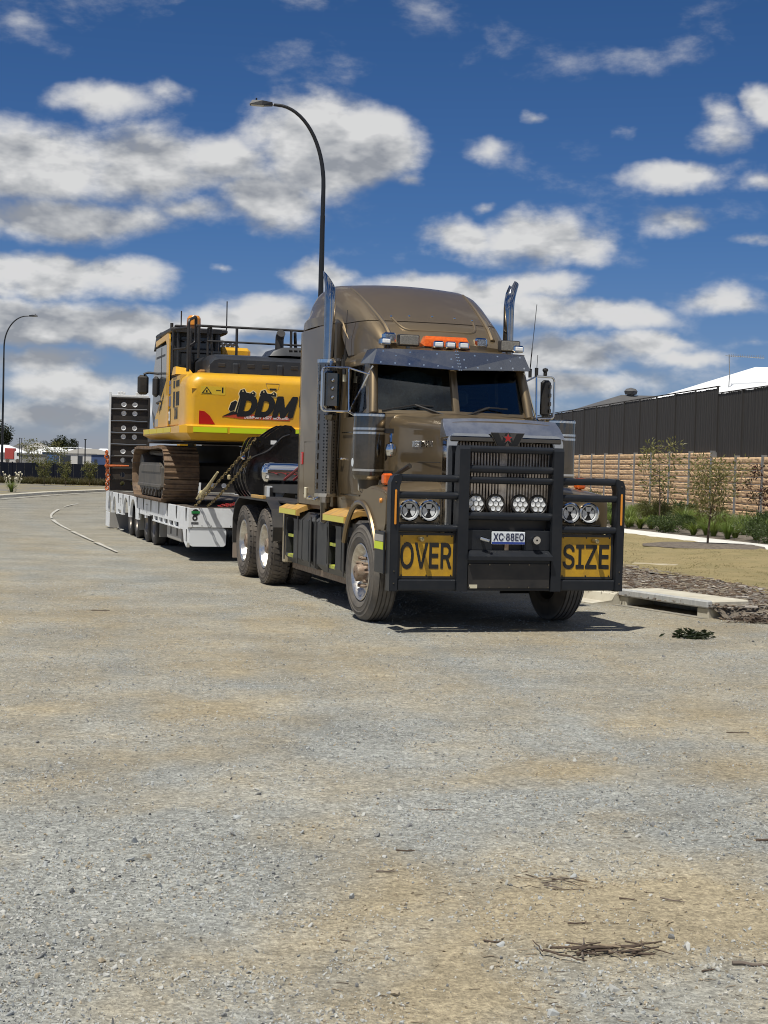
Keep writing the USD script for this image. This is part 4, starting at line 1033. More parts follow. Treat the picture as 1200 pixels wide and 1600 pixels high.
for px_, d_, top, lab in [(28.5, 300, 5.2, "thin dark pole on the far skyline above the red-bodied truck, left of the two"), (31.5, 300, 5.1, "thin dark pole on the far skyline above the red-bodied truck, right of the two"), (120, 320, 5.0, "thin dark pole above the far pale shed, left of the stout one"), (131, 300, 5.3, "stout dark pole on the far skyline above the pale shed")]:
    m = MB(); w_ = 0.16 if px_ == 131 else 0.09; m.tube([(0, 0, -0.2), (0, 0, top)], [w_, w_ * .7], 8); t = thing("far_pole", lab, "pole", loc=(fx(px_, d_), d_, 0), frame="world"); obj("shaft", m, M["pole"], t)
    m = MB(); m.box((-w_ * 1.6, -w_, top), (w_ * 1.6, w_, top + 0.15), 0.02); obj("cap", m, M["pole"], t)


def far_tree(px, d, h, w, label, seed):
    r = np.random.default_rng(seed); t = thing("far_tree", label, "tree", loc=(fx(px, d), d, 0), frame="world")
    m = MB(); m.tube([(0, 0, 0), (0.2, 0, h * .35), (0.1, 0, h * .75)], [0.35, 0.28, 0.1], 8)
    v, f = shrub_mesh(2600, w / 2, h * 1.0, r, 0.7, 0.4, 12); v[:, 2] = h * 0.55 + (v[:, 2] - h * 0.5) * 0.8
    obj("trunk", m, bark, t); obj("crown", (v, f), LEAF["far"], t, smooth=False)


far_tree(94, 520, 9.2, 7.5, "dark rounded gum tree on the far skyline over the white roof", 1)
far_tree(2, 500, 12.0, 8, "dark tree at the very left edge of the skyline", 2)
far_tree(420, 520, 8, 9, "dark far tree seen beneath the raised digger", 3)

# ------------------------------------------------------------------ street lamps
def street_lamp(loc, aim, h, label, rb=0.095, arm=2.1):
    t = thing("street_lamp", label, "street lamp", loc=loc, rot=aim, frame="world")
    m = MB(); m.tube([(0, 0, -0.1), (0, 0, 0.02), (0, 0, h * 0.74)], [rb * 1.03, rb, rb * 0.66], 18); obj("pole", m, M["pole"], t)
    m = MB(); m.lathe([(0, 0.02), (0, rb * 2), (0.03, rb * 2), (0.03, 0.02)], (0, 0, 0.0), "z", 18); obj("base_plate", m, M["pole"], t)
    z0 = h * 0.735; th = np.linspace(0, PI / 2 - 0.12, 16); Rr = h - z0; pts = [(0, 0, z0 - 0.25), (0, 0, z0)]
    k0 = Rr * 0.28; pts.append((0, 0, z0 + k0))
    for a_ in th[1:]: pts.append(((arm * 0.72) * (1 - math.cos(a_)), 0, z0 + k0 + (Rr - k0) * math.sin(a_)))
    e = np.array(pts[-1]); pts.append(tuple(e + np.array([arm * 0.12, 0, 0.02])))
    m = MB(); m.tube(pts, np.linspace(rb * 0.62, rb * 0.42, len(pts)), 14); obj("arm", m, M["pole"], t)
    e = np.array(pts[-1]); tl = rotm([0, 1, 0], -3)
    m = MB(); m.tube([e, e + [0.05, 0, 0.004]], 0.03, 10); obj("spigot", m, M["galv"], t)
    hd = hull([(0.04, -0.05, -0.04), (0.04, 0.05, -0.04), (0.04, -0.05, 0.05), (0.04, 0.05, 0.05), (0.30, -0.11, -0.05), (0.30, 0.11, -0.05), (0.30, -0.08, 0.07), (0.30, 0.08, 0.07), (0.62, -0.11, -0.05), (0.62, 0.11, -0.05), (0.56, -0.07, 0.06), (0.56, 0.07, 0.06)])
    v, f = hd; lh = obj("lamp_head", ((v @ tl.T) + e, f), M["pole"], t, smooth=False)
    v, f = cbox((0.26, -0.085, -0.062), (0.58, 0.085, -0.048)); obj("lens", ((v @ tl.T) + e, f), M["lampglass"], lh, smooth=False)
    v, f = lathe([(0, 0.005), (0, 0.022), (0.06, 0.022), (0.07, 0.005)], (0.46, 0, 0.066), "z", 8); obj("sensor", ((v @ tl.T) + e, f), M["pole"], lh)
    return t


street_lamp((-1.78, 39.0, 0.14), PI + 0.05, 10.70, "tall black street lamp rising behind the truck's sleeper cab", arm=1.75)
street_lamp((-25.6, 100.5, 0.1), 0.0, 10.9, "distant black street lamp at the left edge of the view", rb=0.085)
# ------------------------------------------------------------------ the prime mover
T = thing("prime_mover", "bronze bonneted prime mover with black bull bar and OVER SIZE signs", "truck", loc=(0, 0, 0))


def part(name, mesh, mat, parent=None, smooth=35, label=None): return obj(name, mesh, M[mat] if isinstance(mat, str) else mat, parent or T, smooth, label)


def mir(v, f): v = np.array(v, float); v[:, 0] *= -1; return v, np.asarray(f)[:, ::-1]


def both(fn):
    for s in (-1, 1): fn(s)


# chassis
m = MB()
for s in (-1, 1): m.box((s * 0.38, -0.75, 0.72), (s * 0.47, 7.15, 0.98))
for y in (-0.7, 1.2, 2.6, 4.0, 5.4, 7.1): m.box((-0.38, y - 0.04, 0.76), (0.38, y + 0.04, 0.94))
part("chassis_rail", m, "black", smooth=False)
m = MB(); m.tube([(-0.92, 0, 0.50), (-0.5, 0, 0.44), (0.5, 0, 0.44), (0.92, 0, 0.50)], 0.06, 10); part("front_axle", m, "black")
for y in (4.7, 6.1):
    m = MB(); m.tube([(-0.9, y, 0.52), (0.9, y, 0.52)], 0.085, 12); m.add(*lathe([(-0.24, 0.02), (-0.2, 0.16), (0, 0.22), (0.2, 0.16), (0.24, 0.02)], (0, y, 0.54), "y", 16)); part("drive_axle", m, "black")
m = MB(); m.box((-0.36, -0.6, 0.45), (0.36, 1.4, 0.98), 0.06); m.box((-0.3, 1.4, 0.55), (0.3, 2.6, 0.95), 0.1); part("engine", m, "black", smooth=False)


# wheels
def wheel(name, cx, y, s, lugs, R=0.525, steer=0.0, dual=False, tyre_mat="tyre", r_rim=0.292):
    """s = -1 for the left side; the outer face of the tyre is at |x| = cx."""
    W = 0.29; o = cx; i_ = cx - W
    pr = [(o - 0.045, r_rim), (o - 0.012, r_rim + 0.035), (o, R * 0.70), (o + 0.004, R * 0.715), (o, R * 0.73), (o - 0.002, R * 0.80), (o + 0.003, R * 0.815), (o - 0.003, R * 0.83), (o - 0.008, R * 0.87), (o - 0.005, R * 0.905), (o - 0.016, R * 0.915), (o - 0.030, R * 0.955), (o - 0.048, R * 0.985)]
    if not lugs:
        g = [0.060, 0.105, 0.150, 0.195, 0.240]
        for k in g: pr += [(o - k + 0.006, R - 0.001), (o - k + 0.004, R - 0.014), (o - k - 0.004, R - 0.014), (o - k - 0.006, R - 0.001)]
    else:
        pr += [(o - 0.06, R - 0.012), (i_ + 0.06, R - 0.012)]
    pr += [(i_ + 0.048, R * 0.985), (i_ + 0.030, R * 0.955), (i_, R * 0.8), (i_ + 0.012, r_rim + 0.035), (i_ + 0.045, r_rim), (o - 0.045, r_rim)]
    zc = R - 0.010
    c = np.array([0, y, zc])
    Rm = rotm([0, 0, 1], steer)

    def put(vf):
        v, f = vf; v = np.array(v, float)
        if steer: p = np.array([cx - W / 2, y, zc]); v = (v - p) @ Rm.T + p
        v[:, 2] = np.maximum(v[:, 2], 0.001)
        if s < 0: return mir(v, f)
        return v, f
    # rim first: the wheel itself
    m = MB()
    if dual:
        rp_ = [(o - 0.045, r_rim - 0.004), (o - 0.02, r_rim + 0.012), (o - 0.014, r_rim + 0.004), (o - 0.03, r_rim - 0.016), (o - 0.10, r_rim - 0.035), (o - 0.135, r_rim - 0.05), (o - 0.145, 0.20), (o - 0.15, 0.145), (o - 0.15, 0.02), (o - 0.17, 0.02), (o - 0.17, r_rim - 0.03), (o - 0.045, r_rim - 0.004)]
    else:
        rp_ = [(o - 0.045, r_rim - 0.004), (o - 0.016, r_rim + 0.014), (o - 0.010, r_rim + 0.005), (o - 0.024, r_rim - 0.016), (o - 0.06, r_rim - 0.04), (o - 0.085, r_rim - 0.055), (o - 0.07, 0.19), (o - 0.058, 0.15), (o - 0.058, 0.02), (o - 0.09, 0.02), (o - 0.11, r_rim - 0.05), (o - 0.045, r_rim - 0.004)]
    m.add(*put(lathe(rp_, c, "x", 40)))
    w = part(name, m, "alloy")
    m = MB(); m.add(*put(lathe(pr, c, "x", 64)))
    if lugs:
        n = 42
        for k in range(n):
            a = 2 * PI * k / n
            for half, sh in ((0, 0.0), (1, 0.5)):
                aa = a + sh * 2 * PI / n; x0, x1 = (o - 0.125, o - 0.010) if half == 0 else (i_ + 0.010, i_ + 0.125)
                b, f = cbox((x0, -0.026, R - 0.045), (x1, 0.026, R - 0.0005), 0.0); b = np.array(b); b[:, 1] += (b[:, 0] - (x0 + x1) / 2) * (0.22 if half == 0 else -0.22)
                edge = (b[:, 0] > o - 0.02) | (b[:, 0] < i_ + 0.02); b[edge & (b[:, 2] > R - 0.02), 2] -= 0.018
                ca, sa = math.cos(aa), math.sin(aa); b = np.stack([b[:, 0], b[:, 1] * ca - b[:, 2] * sa, b[:, 1] * sa + b[:, 2] * ca], 1) + c; m.add(*put((b, f)))
            if k % 1 == 0:
                b, f = cbox((o - 0.178, -0.02, R - 0.03), (o - 0.132, 0.024, R - 0.002)); b = np.array(b); ca, sa = math.cos(a + .03), math.sin(a + .03); b = np.stack([b[:, 0], b[:, 1] * ca - b[:, 2] * sa, b[:, 1] * sa + b[:, 2] * ca], 1) + c; m.add(*put((b, f)))
    obj("tyre", m, M[tyre_mat], w, 35)
    m = MB()
    if dual: m.add(*put(lathe([(o - 0.16, 0.02), (o - 0.16, 0.12), (o - 0.06, 0.105), (o - 0.04, 0.085), (o - 0.035, 0.02)], c, "x", 20)))
    else: m.add(*put(lathe([(o - 0.06, 0.02), (o - 0.06, 0.105), (o - 0.005, 0.09), (o + 0.035, 0.08), (o + 0.045, 0.06), (o + 0.047, 0.01)], c, "x", 20)))
    for k in range(10):
        a = 2 * PI * k / 10; oo = o - 0.15 if dual else o - 0.058
        m.add(*put(lathe([(oo, 0.004), (oo, 0.021), (oo + 0.05, 0.019), (oo + 0.055, 0.004)], c + [0, 0.155 * math.cos(a), 0.155 * math.sin(a)], "x", 6)))
    obj("hub", m, M["hub"], w, 30)
    return w


for s in (-1, 1): wheel("steer_wheel", 1.205, 0.0, s, False, steer=2.5 * 1 if s > 0 else -2.5, tyre_mat="steer_tyre")
for y in (4.7, 6.1):
    for s in (-1, 1):
        wheel("drive_wheel", 1.235, y, s, True, dual=True); wheel("inner_drive_wheel", 0.90, y, s, True, dual=True)

# ---- bonnet
def hoodsec(y, w, zt, zb, r, crown=0.02, n=7):
    a = np.linspace(0, PI / 2, n)
    L_ = [np.array([-w, zb])] + [np.array([-w + r - r * math.cos(t), zt - r + r * math.sin(t)]) for t in a]
    mid = [np.array([x, zt + crown * (1 - (x / (w - r)) ** 2)]) for x in np.linspace(-(w - r), w - r, 9)[1:-1]]
    R_ = [np.array([-p[0], p[1]]) for p in L_[::-1]]
    q = np.array(L_ + mid + R_); return np.stack([q[:, 0], np.full(len(q), y), q[:, 1]], 1)


m = loft([hoodsec(y, w, zt, zb, r) for y, w, zt, zb, r in [(-0.96, 0.605, 2.115, 1.0, 0.10), (-0.6, 0.63, 2.14, 1.0, 0.11), (-0.2, 0.665, 2.168, 1.05, 0.12), (0.2, 0.72, 2.198, 1.1, 0.13), (0.47, 0.77, 2.222, 1.15, 0.13)]])
hood = part("bonnet", m, "bronze", smooth=30)
m = MB(); m.tube([(-0.665, -0.1, 1.70), (-0.63, -0.9, 1.70)], 0.004, 4); m.box((-0.71, 0.445, 1.2), (0.71, 0.46, 2.0)); part("shut_line", m, "rubber", hood)
m = MB()
v, f = write("WESTERN STAR", 0.062, (0, 0, 0), (0, -1, 0), (0, 0, 1), depth=-0.012, bold=True, sx=0.80); v[:, 0] -= 0.0
v = np.array(v); L0 = v[:, 1].min() - v[:, 1].max()
sl = math.atan2(0.63 - 0.605, 0.36)
v[:, 1] += -0.12; v[:, 2] += 1.86
v[:, 0] = -(0.654 + 0.106 * (v[:, 1] + 0.25)) - 0.004 - np.abs(v[:, 0])
part("name_badge", (v, f[:, ::-1]), "chrome", hood, smooth=False)
# cowl behind the bonnet, under the windscreen
part("cowl", MB().add(*hull([(-0.86, 0.46, 1.2), (0.86, 0.46, 1.2), (-0.86, 0.60, 1.2), (0.86, 0.60, 1.2), (-0.80, 0.46, 2.19), (0.80, 0.46, 2.19), (-0.90, 0.58, 2.235), (0.90, 0.58, 2.235), (0, 0.37, 2.245), (0, 0.6, 2.25)])), "bronze_trim", smooth=20)

# chrome shell round the radiator
outer = rrect(-0.632, 0.80, 0.632, 2.00, 0.09); inner = rrect(-0.525, 0.86, 0.525, 1.935, 0.06)
m = MB(); m.prism(outer.difference(inner), -0.97, -1.115, "xz", 0.02)
shell = part("grille_surround", m, "chrome", smooth=25)
cap = hull([(-0.615, -0.915, 2.145), (0.615, -0.915, 2.145), (-0.635, -1.06, 2.005), (0.635, -1.06, 2.005), (-0.645, -1.115, 1.965), (0.645, -1.115, 1.965), (-0.64, -0.9, 1.95), (0.64, -0.9, 1.95), (-0.64, -0.99, 2.075), (0.64, -0.99, 2.075), (-0.3, -0.915, 2.16), (0.3, -0.915, 2.16), (-0.62, -0.86, 2.13), (0.62, -0.86, 2.13), (-0.62, -0.855, 1.97), (0.62, -0.855, 1.97), (0, -1.075, 2.015)])
part("bonnet_cap", MB().add(*cap), "cap", smooth=28)
m = MB(); m.box((-0.60, -1.135, 1.915), (0.60, -1.112, 1.972), 0.01); brow = part("brow_strip", m, "dull", smooth=False)
m = MB(); m.box((-0.53, -0.94, 0.85), (0.53, -0.92, 1.94)); part("radiator", m, "black", smooth=False)
m = MB()
for z in (1.0, 1.25, 1.5, 1.72): m.box((-0.525, -0.985, z - 0.008), (0.525, -0.965, z + 0.008))
part("grille_frame", m, "black", smooth=False)
xs = np.linspace(-0.500, 0.500, 31)
for x in xs:
    wd = 0.026 if abs(x) < 0.01 else 0.0085
    m = MB(); m.box((x - wd, -1.055, 0.87), (x + wd, -0.99, 1.925), 0.004); part("grille_bar", m, "grille", smooth=False)
# emblem: a black winged W with a red star
em = [(-0.175, 0.055), (-0.10, 0.055), (-0.06, -0.028), (-0.018, 0.058), (0.018, 0.058), (0.06, -0.028), (0.10, 0.055), (0.175, 0.055), (0.105, -0.072), (0.026, -0.072), (0, -0.02), (-0.026, -0.072), (-0.105, -0.072)]
badge_bg = Polygon([(-0.185, 0.062), (0.185, 0.062), (0.112, -0.08), (-0.112, -0.08)])
m = MB(); v, f = prism(badge_bg, -1.137, -1.150, "xz"); v[:, 2] += 1.955; m.add(v, f); bd = part("emblem", m, "dull", smooth=False)
v, f = prism(Polygon(em).buffer(0), -1.150, -1.158, "xz"); v[:, 2] += 1.955; part("winged_letter", (v, f), "letter", bd, smooth=False)
st = [(0.046 * (1 if k % 2 == 0 else 0.42) * math.sin(k * PI / 5), 0.046 * (1 if k % 2 == 0 else 0.42) * math.cos(k * PI / 5)) for k in range(10)]
v, f = prism(Polygon(st), -1.152, -1.163, "xz"); v[:, 2] += 1.962; part("star", (v, f), "red", bd, smooth=False)
v, f = prism(Polygon(st).buffer(0.007, join_style=2), -1.152, -1.1605, "xz"); v[:, 2] += 1.962; part("star_rim", (v, f), "dull", bd, smooth=False)

# ---- front guards
def guard(s):
    ce = (0.0, 0.52)
    outer_ = [(-0.93, 0.98), (-0.985, 1.06), (-0.99, 1.30), (-0.955, 1.38), (-0.86, 1.418), (-0.60, 1.44), (-0.36, 1.452), (-0.12, 1.41), (0.12, 1.29), (0.33, 1.10), (0.47, 0.90), (0.50, 0.78)]
    th = np.radians(np.linspace(15, 172, 26)); inn = [(0.10 * 0 + 0.64 * math.cos(t) * 1.03 - 0.06, 0.54 + 0.72 * math.sin(t)) for t in th]
    inn = [(y, z) for y, z in inn if z > 0.78]
    poly = Polygon(outer_ + [(0.44, 0.78)] + inn[0:] + [(-0.75, 0.98)]).buffer(0)
    if hasattr(poly, "geoms"): poly = max(poly.geoms, key=lambda g: g.area)
    v, f = prism(poly, 0.60, 1.215, "yz", 0.045)
    # the top falls away outwards
    k = np.clip((v[:, 0] - 0.6) / 0.6, 0, 1); top = v[:, 2] > 1.2
    v[top, 2] += 0.10 * (1 - k[top]) ** 1.5 * np.clip((v[top, 2] - 1.2) / 0.25, 0, 1) - 0.012
    if s < 0: v, f = mir(v, f)
    g = part("guard", (v, f), "bronze", smooth=30)
    lip = [p for p in inn]; pts = [(s * 1.222, y, z) for y, z in lip]
    m = MB(); m.tube(pts, 0.030, 8); part("arch_lip", m, "bronze", g)
    m = MB(); m.add(*lathe([(0, 0.002), (0, 0.028), (s * 0.02, 0.022), (s * 0.024, 0.002)], (s * 1.212, -0.80, 1.30), "x", 12)); part("side_marker", m, "orange", g)
    m = MB(); m.box((s * 1.16, -0.47, 1.40), (s * 1.20, -0.34, 1.425), 0.008); part("guard_marker", m, "red", g, smooth=False)
    # mudflap and inner liner
    m = MB(); m.box((s * 0.62, 0.52, 0.24), (s * 1.19, 0.545, 0.86)); part("mudflap", m, "rubber", smooth=False)
    m = MB(); m.box((s * 0.58, -0.7, 0.9), (s * 0.60, 0.5, 1.40)); part("inner_guard", m, "black", smooth=False)
    # headlights in a bronze pod
    for x in (0.772, 0.982):
        y0 = -0.985
        m = MB(); m.add(*lathe([(y0 + 0.02, 0.075), (y0 - 0.02, 0.105), (y0 - 0.045, 0.112), (y0 - 0.05, 0.098), (y0 - 0.02, 0.09), (y0 + 0.02, 0.075)], (s * x, 0, 1.21), "y", 28)); hl = part("headlight", m, "chrome")
        m = MB(); m.add(*lathe([(y0 - 0.004, 0.005), (y0 - 0.006, 0.09), (y0 + 0.01, 0.09), (y0 + 0.01, 0.005)], (s * x, 0, 1.21), "y", 28)); part("reflector_bowl", m, "black", hl)
        m = MB(); m.add(*lathe([(y0 - 0.010, 0.076), (y0 - 0.030, 0.080), (y0 - 0.030, 0.090), (y0 - 0.010, 0.092), (y0 - 0.010, 0.076)], (s * x, 0, 1.21), "y", 28)); part("light_ring", m, "lens", hl)
        wing = lambda d: Polygon([(0.068 * math.cos(t), 0.068 * math.sin(t)) for t in np.radians(np.linspace(d - 48, d + 48, 10))] + [(0.020 * math.cos(t), 0.020 * math.sin(t)) for t in np.radians([d + 40, d - 40])])
        for d in (90, -10, 190):
            q = wing(d) if d != 90 else Polygon([(-0.026, 0.018), (0.026, 0.018), (0.034, 0.066), (-0.034, 0.066)])
            v, f = prism(q, y0 - 0.012, y0 - 0.022, "xz"); v[:, 0] += s * x; v[:, 2] += 1.21; part("reflector_facet", (v, f), "lens", hl, smooth=False)
    m = MB(); m.box((s * 0.645, -0.995, 1.075), (s * 1.13, -0.93, 1.09), 0.004); m.box((s * 0.64, -0.998, 1.09), (s * 0.655, -0.95, 1.36), 0.004); part("headlight_trim", m, "dull", smooth=False)
    # indicator on top of the guard
    m = MB(); m.box((s * 1.03, -0.61, 1.455), (s * 1.13, -0.49, 1.575), 0.02); ind = part("indicator", m, "amber", smooth=False)
    m = MB(); m.tube([(s * 1.08, -0.55, 1.36), (s * 1.08, -0.55, 1.46)], 0.02, 8); part("indicator_stalk", m, "black", ind)
    if s < 0:
        m = MB(); m.tube([(-1.0, -0.3, 1.45), (-0.98, -0.36, 1.53), (-0.86, -0.62, 1.66)], [0.012, 0.02, 0.028], 8); part("guard_mirror", m, "black")


both(guard)

# ---- cab
def capt(x, y, z): return (x, y, z)


cab_lo = mhull([(x, y, z) for s in (-1, 1) for x, y, z in [(s * 0.93, 0.60, 1.16), (s * 0.96, 0.9, 1.14), (s * 0.96, 1.84, 1.14), (s * 0.985, 0.60, 1.5), (s * 0.99, 1.84, 1.5), (s * 0.97, 0.58, 2.24), (s * 0.97, 1.84, 2.26)]] + [(0, 0.42, 2.24), (0, 0.5, 1.3)])
cab_hi = mhull([(x, y, z) for s in (-1, 1) for x, y, z in [(s * 0.965, 0.57, 2.235), (s * 0.965, 1.84, 2.255), (s * 0.925, 0.80, 2.86), (s * 0.93, 1.84, 2.86), (s * 0.84, 0.84, 2.955), (s * 0.86, 1.84, 2.985)]] + [(0, 0.40, 2.245), (0, 0.62, 2.90), (0, 0.74, 2.985)])
ins = mhull([(x, y, z) for s in (-1, 1) for x, y, z in [(s * 0.90, 0.66, 1.35), (s * 0.90, 1.80, 1.35), (s * 0.925, 0.64, 2.235), (s * 0.925, 1.80, 2.255), (s * 0.885, 0.85, 2.83), (s * 0.885, 1.80, 2.83)]] + [(0, 0.47, 2.24), (0, 0.68, 2.84)])
sidewin = Polygon([(0.70, 2.29), (0.98, 2.20), (1.62, 2.20), (1.62, 2.74), (1.55, 2.79), (0.93, 2.79)])
cabm = (cab_lo + cab_hi) - ins
cabm = cabm - mprism(sidewin, -1.3, 1.3, "yz")
for s in (-1, 1):
    wp = Polygon([(s * 0.035, 2.275), (s * 0.86, 2.27), (s * 0.875, 2.30), (s * 0.845, 2.80), (s * 0.80, 2.82), (s * 0.035, 2.84)])
    cabm = cabm - mprism(wp, 0.1, 1.05, "xz")
    for y in (0.74, 1.66): cabm = cabm - mbox((s * 0.955, y - 0.006, 1.25), (s * 1.05, y + 0.006, 2.86))
    cabm = cabm - mbox((s * 0.96, 0.74, 1.245), (s * 1.05, 1.66, 1.256))
cab = part("cab", cabm, "bronze", smooth=24)
# pillars rounded
for s in (-1, 1):
    m = MB(); m.tube([(s * 0.925, 0.555, 2.23), (s * 0.91, 0.62, 2.42), (s * 0.885, 0.74, 2.72), (s * 0.87, 0.79, 2.84)], 0.052, 12); part("windscreen_pillar", m, "bronze", cab)


def pane(pts, th, mat, name, parent):
    """A flat pane: its outline in space with a thickness."""
    p = np.asarray(pts, float); n_ = np.cross(p[1] - p[0], p[2] - p[0]); n_ /= np.linalg.norm(n_); k = len(p)
    v = np.vstack([p, p + n_ * th]); f = []
    for i in range(1, k - 1): f += [(0, i + 1, i), (k, k + i, k + i + 1)]
    for i in range(k): j = (i + 1) % k; f += [(i, j, k + j), (i, k + j, k + i)]
    t = trimesh.Trimesh(v, np.array(f), process=False)
    if t.volume < 0: t.invert()
    return obj(name, t, M[mat], parent, False)


def wsy(x, z): a = abs(x); yb = 0.42 + 0.165 * a; return yb + (z - 2.24) / 0.62 * (0.215 + 0.0 * a) + 0.02


for s in (-1, 1):
    pl = [(s * 0.03, 2.265), (s * 0.875, 2.26), (s * 0.86, 2.82), (s * 0.03, 2.85)]
    pane([(x, wsy(x, z) + 0.012, z) for x, z in pl], 0.006, "glass", "windscreen", cab)
    pane([(s * 0.945, y, z) if z < 2.5 else (s * 0.912, y, z) for y, z in [(0.69, 2.285), (0.99, 2.19), (1.64, 2.19), (1.64, 2.80), (0.92, 2.80)]], 0.005, "side_glass", "door_window", cab)
    m = MB(); b = [(s * 0.02, 2.255), (s * 0.885, 2.25), (s * 0.87, 2.84), (s * 0.02, 2.86)]
    m.tube([(x, wsy(x, z) + 0.0, z) for x, z in b + b[:1]], 0.014, 6); part("windscreen_seal", m, "rubber", cab)
m = MB(); m.tube([(0, wsy(0, 2.25) - 0.012, 2.25), (0, wsy(0, 2.88) - 0.012, 2.88)], 0.022, 8); part("centre_pillar", m, "rubber", cab)
for s in (-1, 1):
    x0 = s * 0.50; m = MB(); p0 = (s * 0.12 if s > 0 else -0.16, wsy(0.14, 2.25) - 0.06, 2.235); p1 = (s * 0.42 if s > 0 else -0.46, wsy(0.44, 2.33) - 0.03, 2.335); p2 = (s * 0.42 - 0.36 if s > 0 else -0.83, wsy(0.8, 2.27) - 0.035, 2.262)
    m.tube([p0, p1], 0.012, 6); m.tube([np.array(p1) + [0.22, -0.0, -0.01], p1, p2], 0.009, 5); part("wiper", m, "black", cab)
# interior
m = MB(); m.box((-0.88, 0.66, 1.95), (0.88, 1.02, 2.20), 0.06); m.box((-0.9, 0.62, 2.16), (0.9, 0.8, 2.225), 0.02); part("dashboard", m, "interior", cab, smooth=False)
for x in (-0.45, 0.45):
    m = MB(); m.box((x - 0.25, 1.28, 1.55), (x + 0.25, 1.78, 1.75), 0.05); m.box((x - 0.24, 1.66, 1.75), (x + 0.24, 1.78, 2.36), 0.05); st_ = part("seat", m, "seat", cab, smooth=False)
    m = MB(); m.box((x - 0.14, 1.64, 2.39), (x + 0.14, 1.75, 2.58), 0.045); part("headrest", m, "seat", st_, smooth=False)
m = MB(); th = np.linspace(0, 2 * PI, 28); m.tube([(0.45 + 0.23 * math.cos(t), 1.16 - 0.06 * math.sin(t), 2.16 + 0.18 * math.sin(t)) for t in th], 0.016, 8); m.tube([(0.45, 1.16, 2.16), (0.45, 0.95, 2.02)], 0.04, 8); m.tube([(0.24, 1.16, 2.16), (0.66, 1.16, 2.16)], 0.015, 6); part("steering_wheel", m, "interior", cab)
cu = []
for zz in np.linspace(2.27, 2.70, 26):
    for x in np.linspace(-0.84, -0.10, 44):
        q_ = np.array([x * 9, zz * 7, 0.0]); cu.append((x, wsy(x, zz) + 0.075 + 0.05 * (meshkit.fbm(q_, 3, 5) - 0.5), zz + 0.03 * math.sin(x * 11) * (zz > 2.68)))
cu = np.array(cu); i = (np.arange(25)[:, None] * 44 + np.arange(43)[None]).reshape(-1, 1)
part("sunshade", (cu, np.concatenate([i + [0, 1, 45], i + [0, 45, 44]])), "curtain", cab, smooth=True)
m = MB(); m.box((-0.20, 0.62, 2.24), (-0.08, 0.64, 2.36), 0.01); part("dash_card", m, "cream", cab, smooth=False)
# roof of the cab and the sun visor
def vis(s):
    bt = [(0, 0.345, 2.73), (s * 0.935, 0.585, 2.775)]; tp = [(0, 0.485, 2.945), (s * 0.872, 0.645, 2.955)]
    q = np.array([bt[0], bt[1], tp[1], tp[0]]); n_ = np.cross(q[1] - q[0], q[3] - q[0]); n_ /= np.linalg.norm(n_)
    if n_[1] > 0: n_ = -n_
    v = np.vstack([q, q - n_ * 0.012]); pl = hull(v)
    o = part("sun_visor", MB().add(*pl), "visor", smooth=False)
    e = hull([(s * 0.935, 0.585, 2.775), (s * 0.872, 0.645, 2.955), (s * 0.93, 0.60, 2.775), (s * 0.868, 0.66, 2.955), (s * 0.975, 0.95, 2.80), (s * 0.90, 0.95, 2.95), (s * 0.965, 0.95, 2.80), (s * 0.89, 0.95, 2.95)])
    part("visor_end", MB().add(*e), "visor", o, smooth=False)
    m = MB()
    for k in range(6):
        t = (k + 0.5) / 6
        for zf in (0.12, 0.80 if k % 2 else 0.55):
            p = (1 - t) * ((1 - zf) * q[0] + zf * q[3]) + t * ((1 - zf) * q[1] + zf * q[2]); m.add(*hull([p + n_ * 0.006 + 0.011 * np.array([math.cos(a), 0, math.sin(a)]) for a in np.linspace(0, 2 * PI, 7)[:-1]] + [p - n_ * .01 + 0.011 * np.array([math.cos(a), 0, math.sin(a)]) for a in np.linspace(0, 2 * PI, 7)[:-1]]))
    for k in range(7): p = q[0] * (1 - k / 6) + q[3] * k / 6 + n_ * 0.002 + [s * 0.012, 0, 0]; m.add(*cbox(p - 0.006, p + 0.006))
    part("visor_rivet", m, "chrome", o, smooth=False)


both(vis)
m = MB(); m.add(*hull([(-0.88, 0.64, 2.955), (0.88, 0.64, 2.955), (0, 0.50, 2.945), (-0.86, 1.4, 2.99), (0.86, 1.4, 2.99), (-0.86, 1.4, 2.94), (0.86, 1.4, 2.94), (-0.88, 0.66, 2.93), (0.88, 0.66, 2.93), (0, 0.52, 2.92), (0, 0.8, 3.005)])); part("cab_roof", m, "bronze", cab, smooth=20)
# side windows' grab handles, door handle, mirror brackets
for s in (-1, 1):
    m = MB(); m.tube(arc_path([(s * 0.985, 0.70, 1.35), (s * 1.03, 0.70, 1.37), (s * 1.03, 0.70, 1.62), (s * 0.985, 0.70, 1.64)], 0.03), 0.011, 6); part("grab_handle", m, "chrome", cab); m = MB(); m.tube(arc_path([(s * 0.98, 1.50, 1.72), (s * 1.025, 1.50, 1.72), (s * 1.025, 1.62, 1.72), (s * 0.98, 1.62, 1.72)], 0.03), 0.012, 6); part("door_handle", m, "chrome", cab)
    # door lower vent, step
    m = MB(); m.box((s * 0.985, 0.80, 1.30), (s * 0.996, 1.6, 1.315)); m.box((s * 0.988, 0.80, 2.02), (s * 0.998, 1.6, 2.03)); part("door_trim", m, "dull", cab, smooth=False)

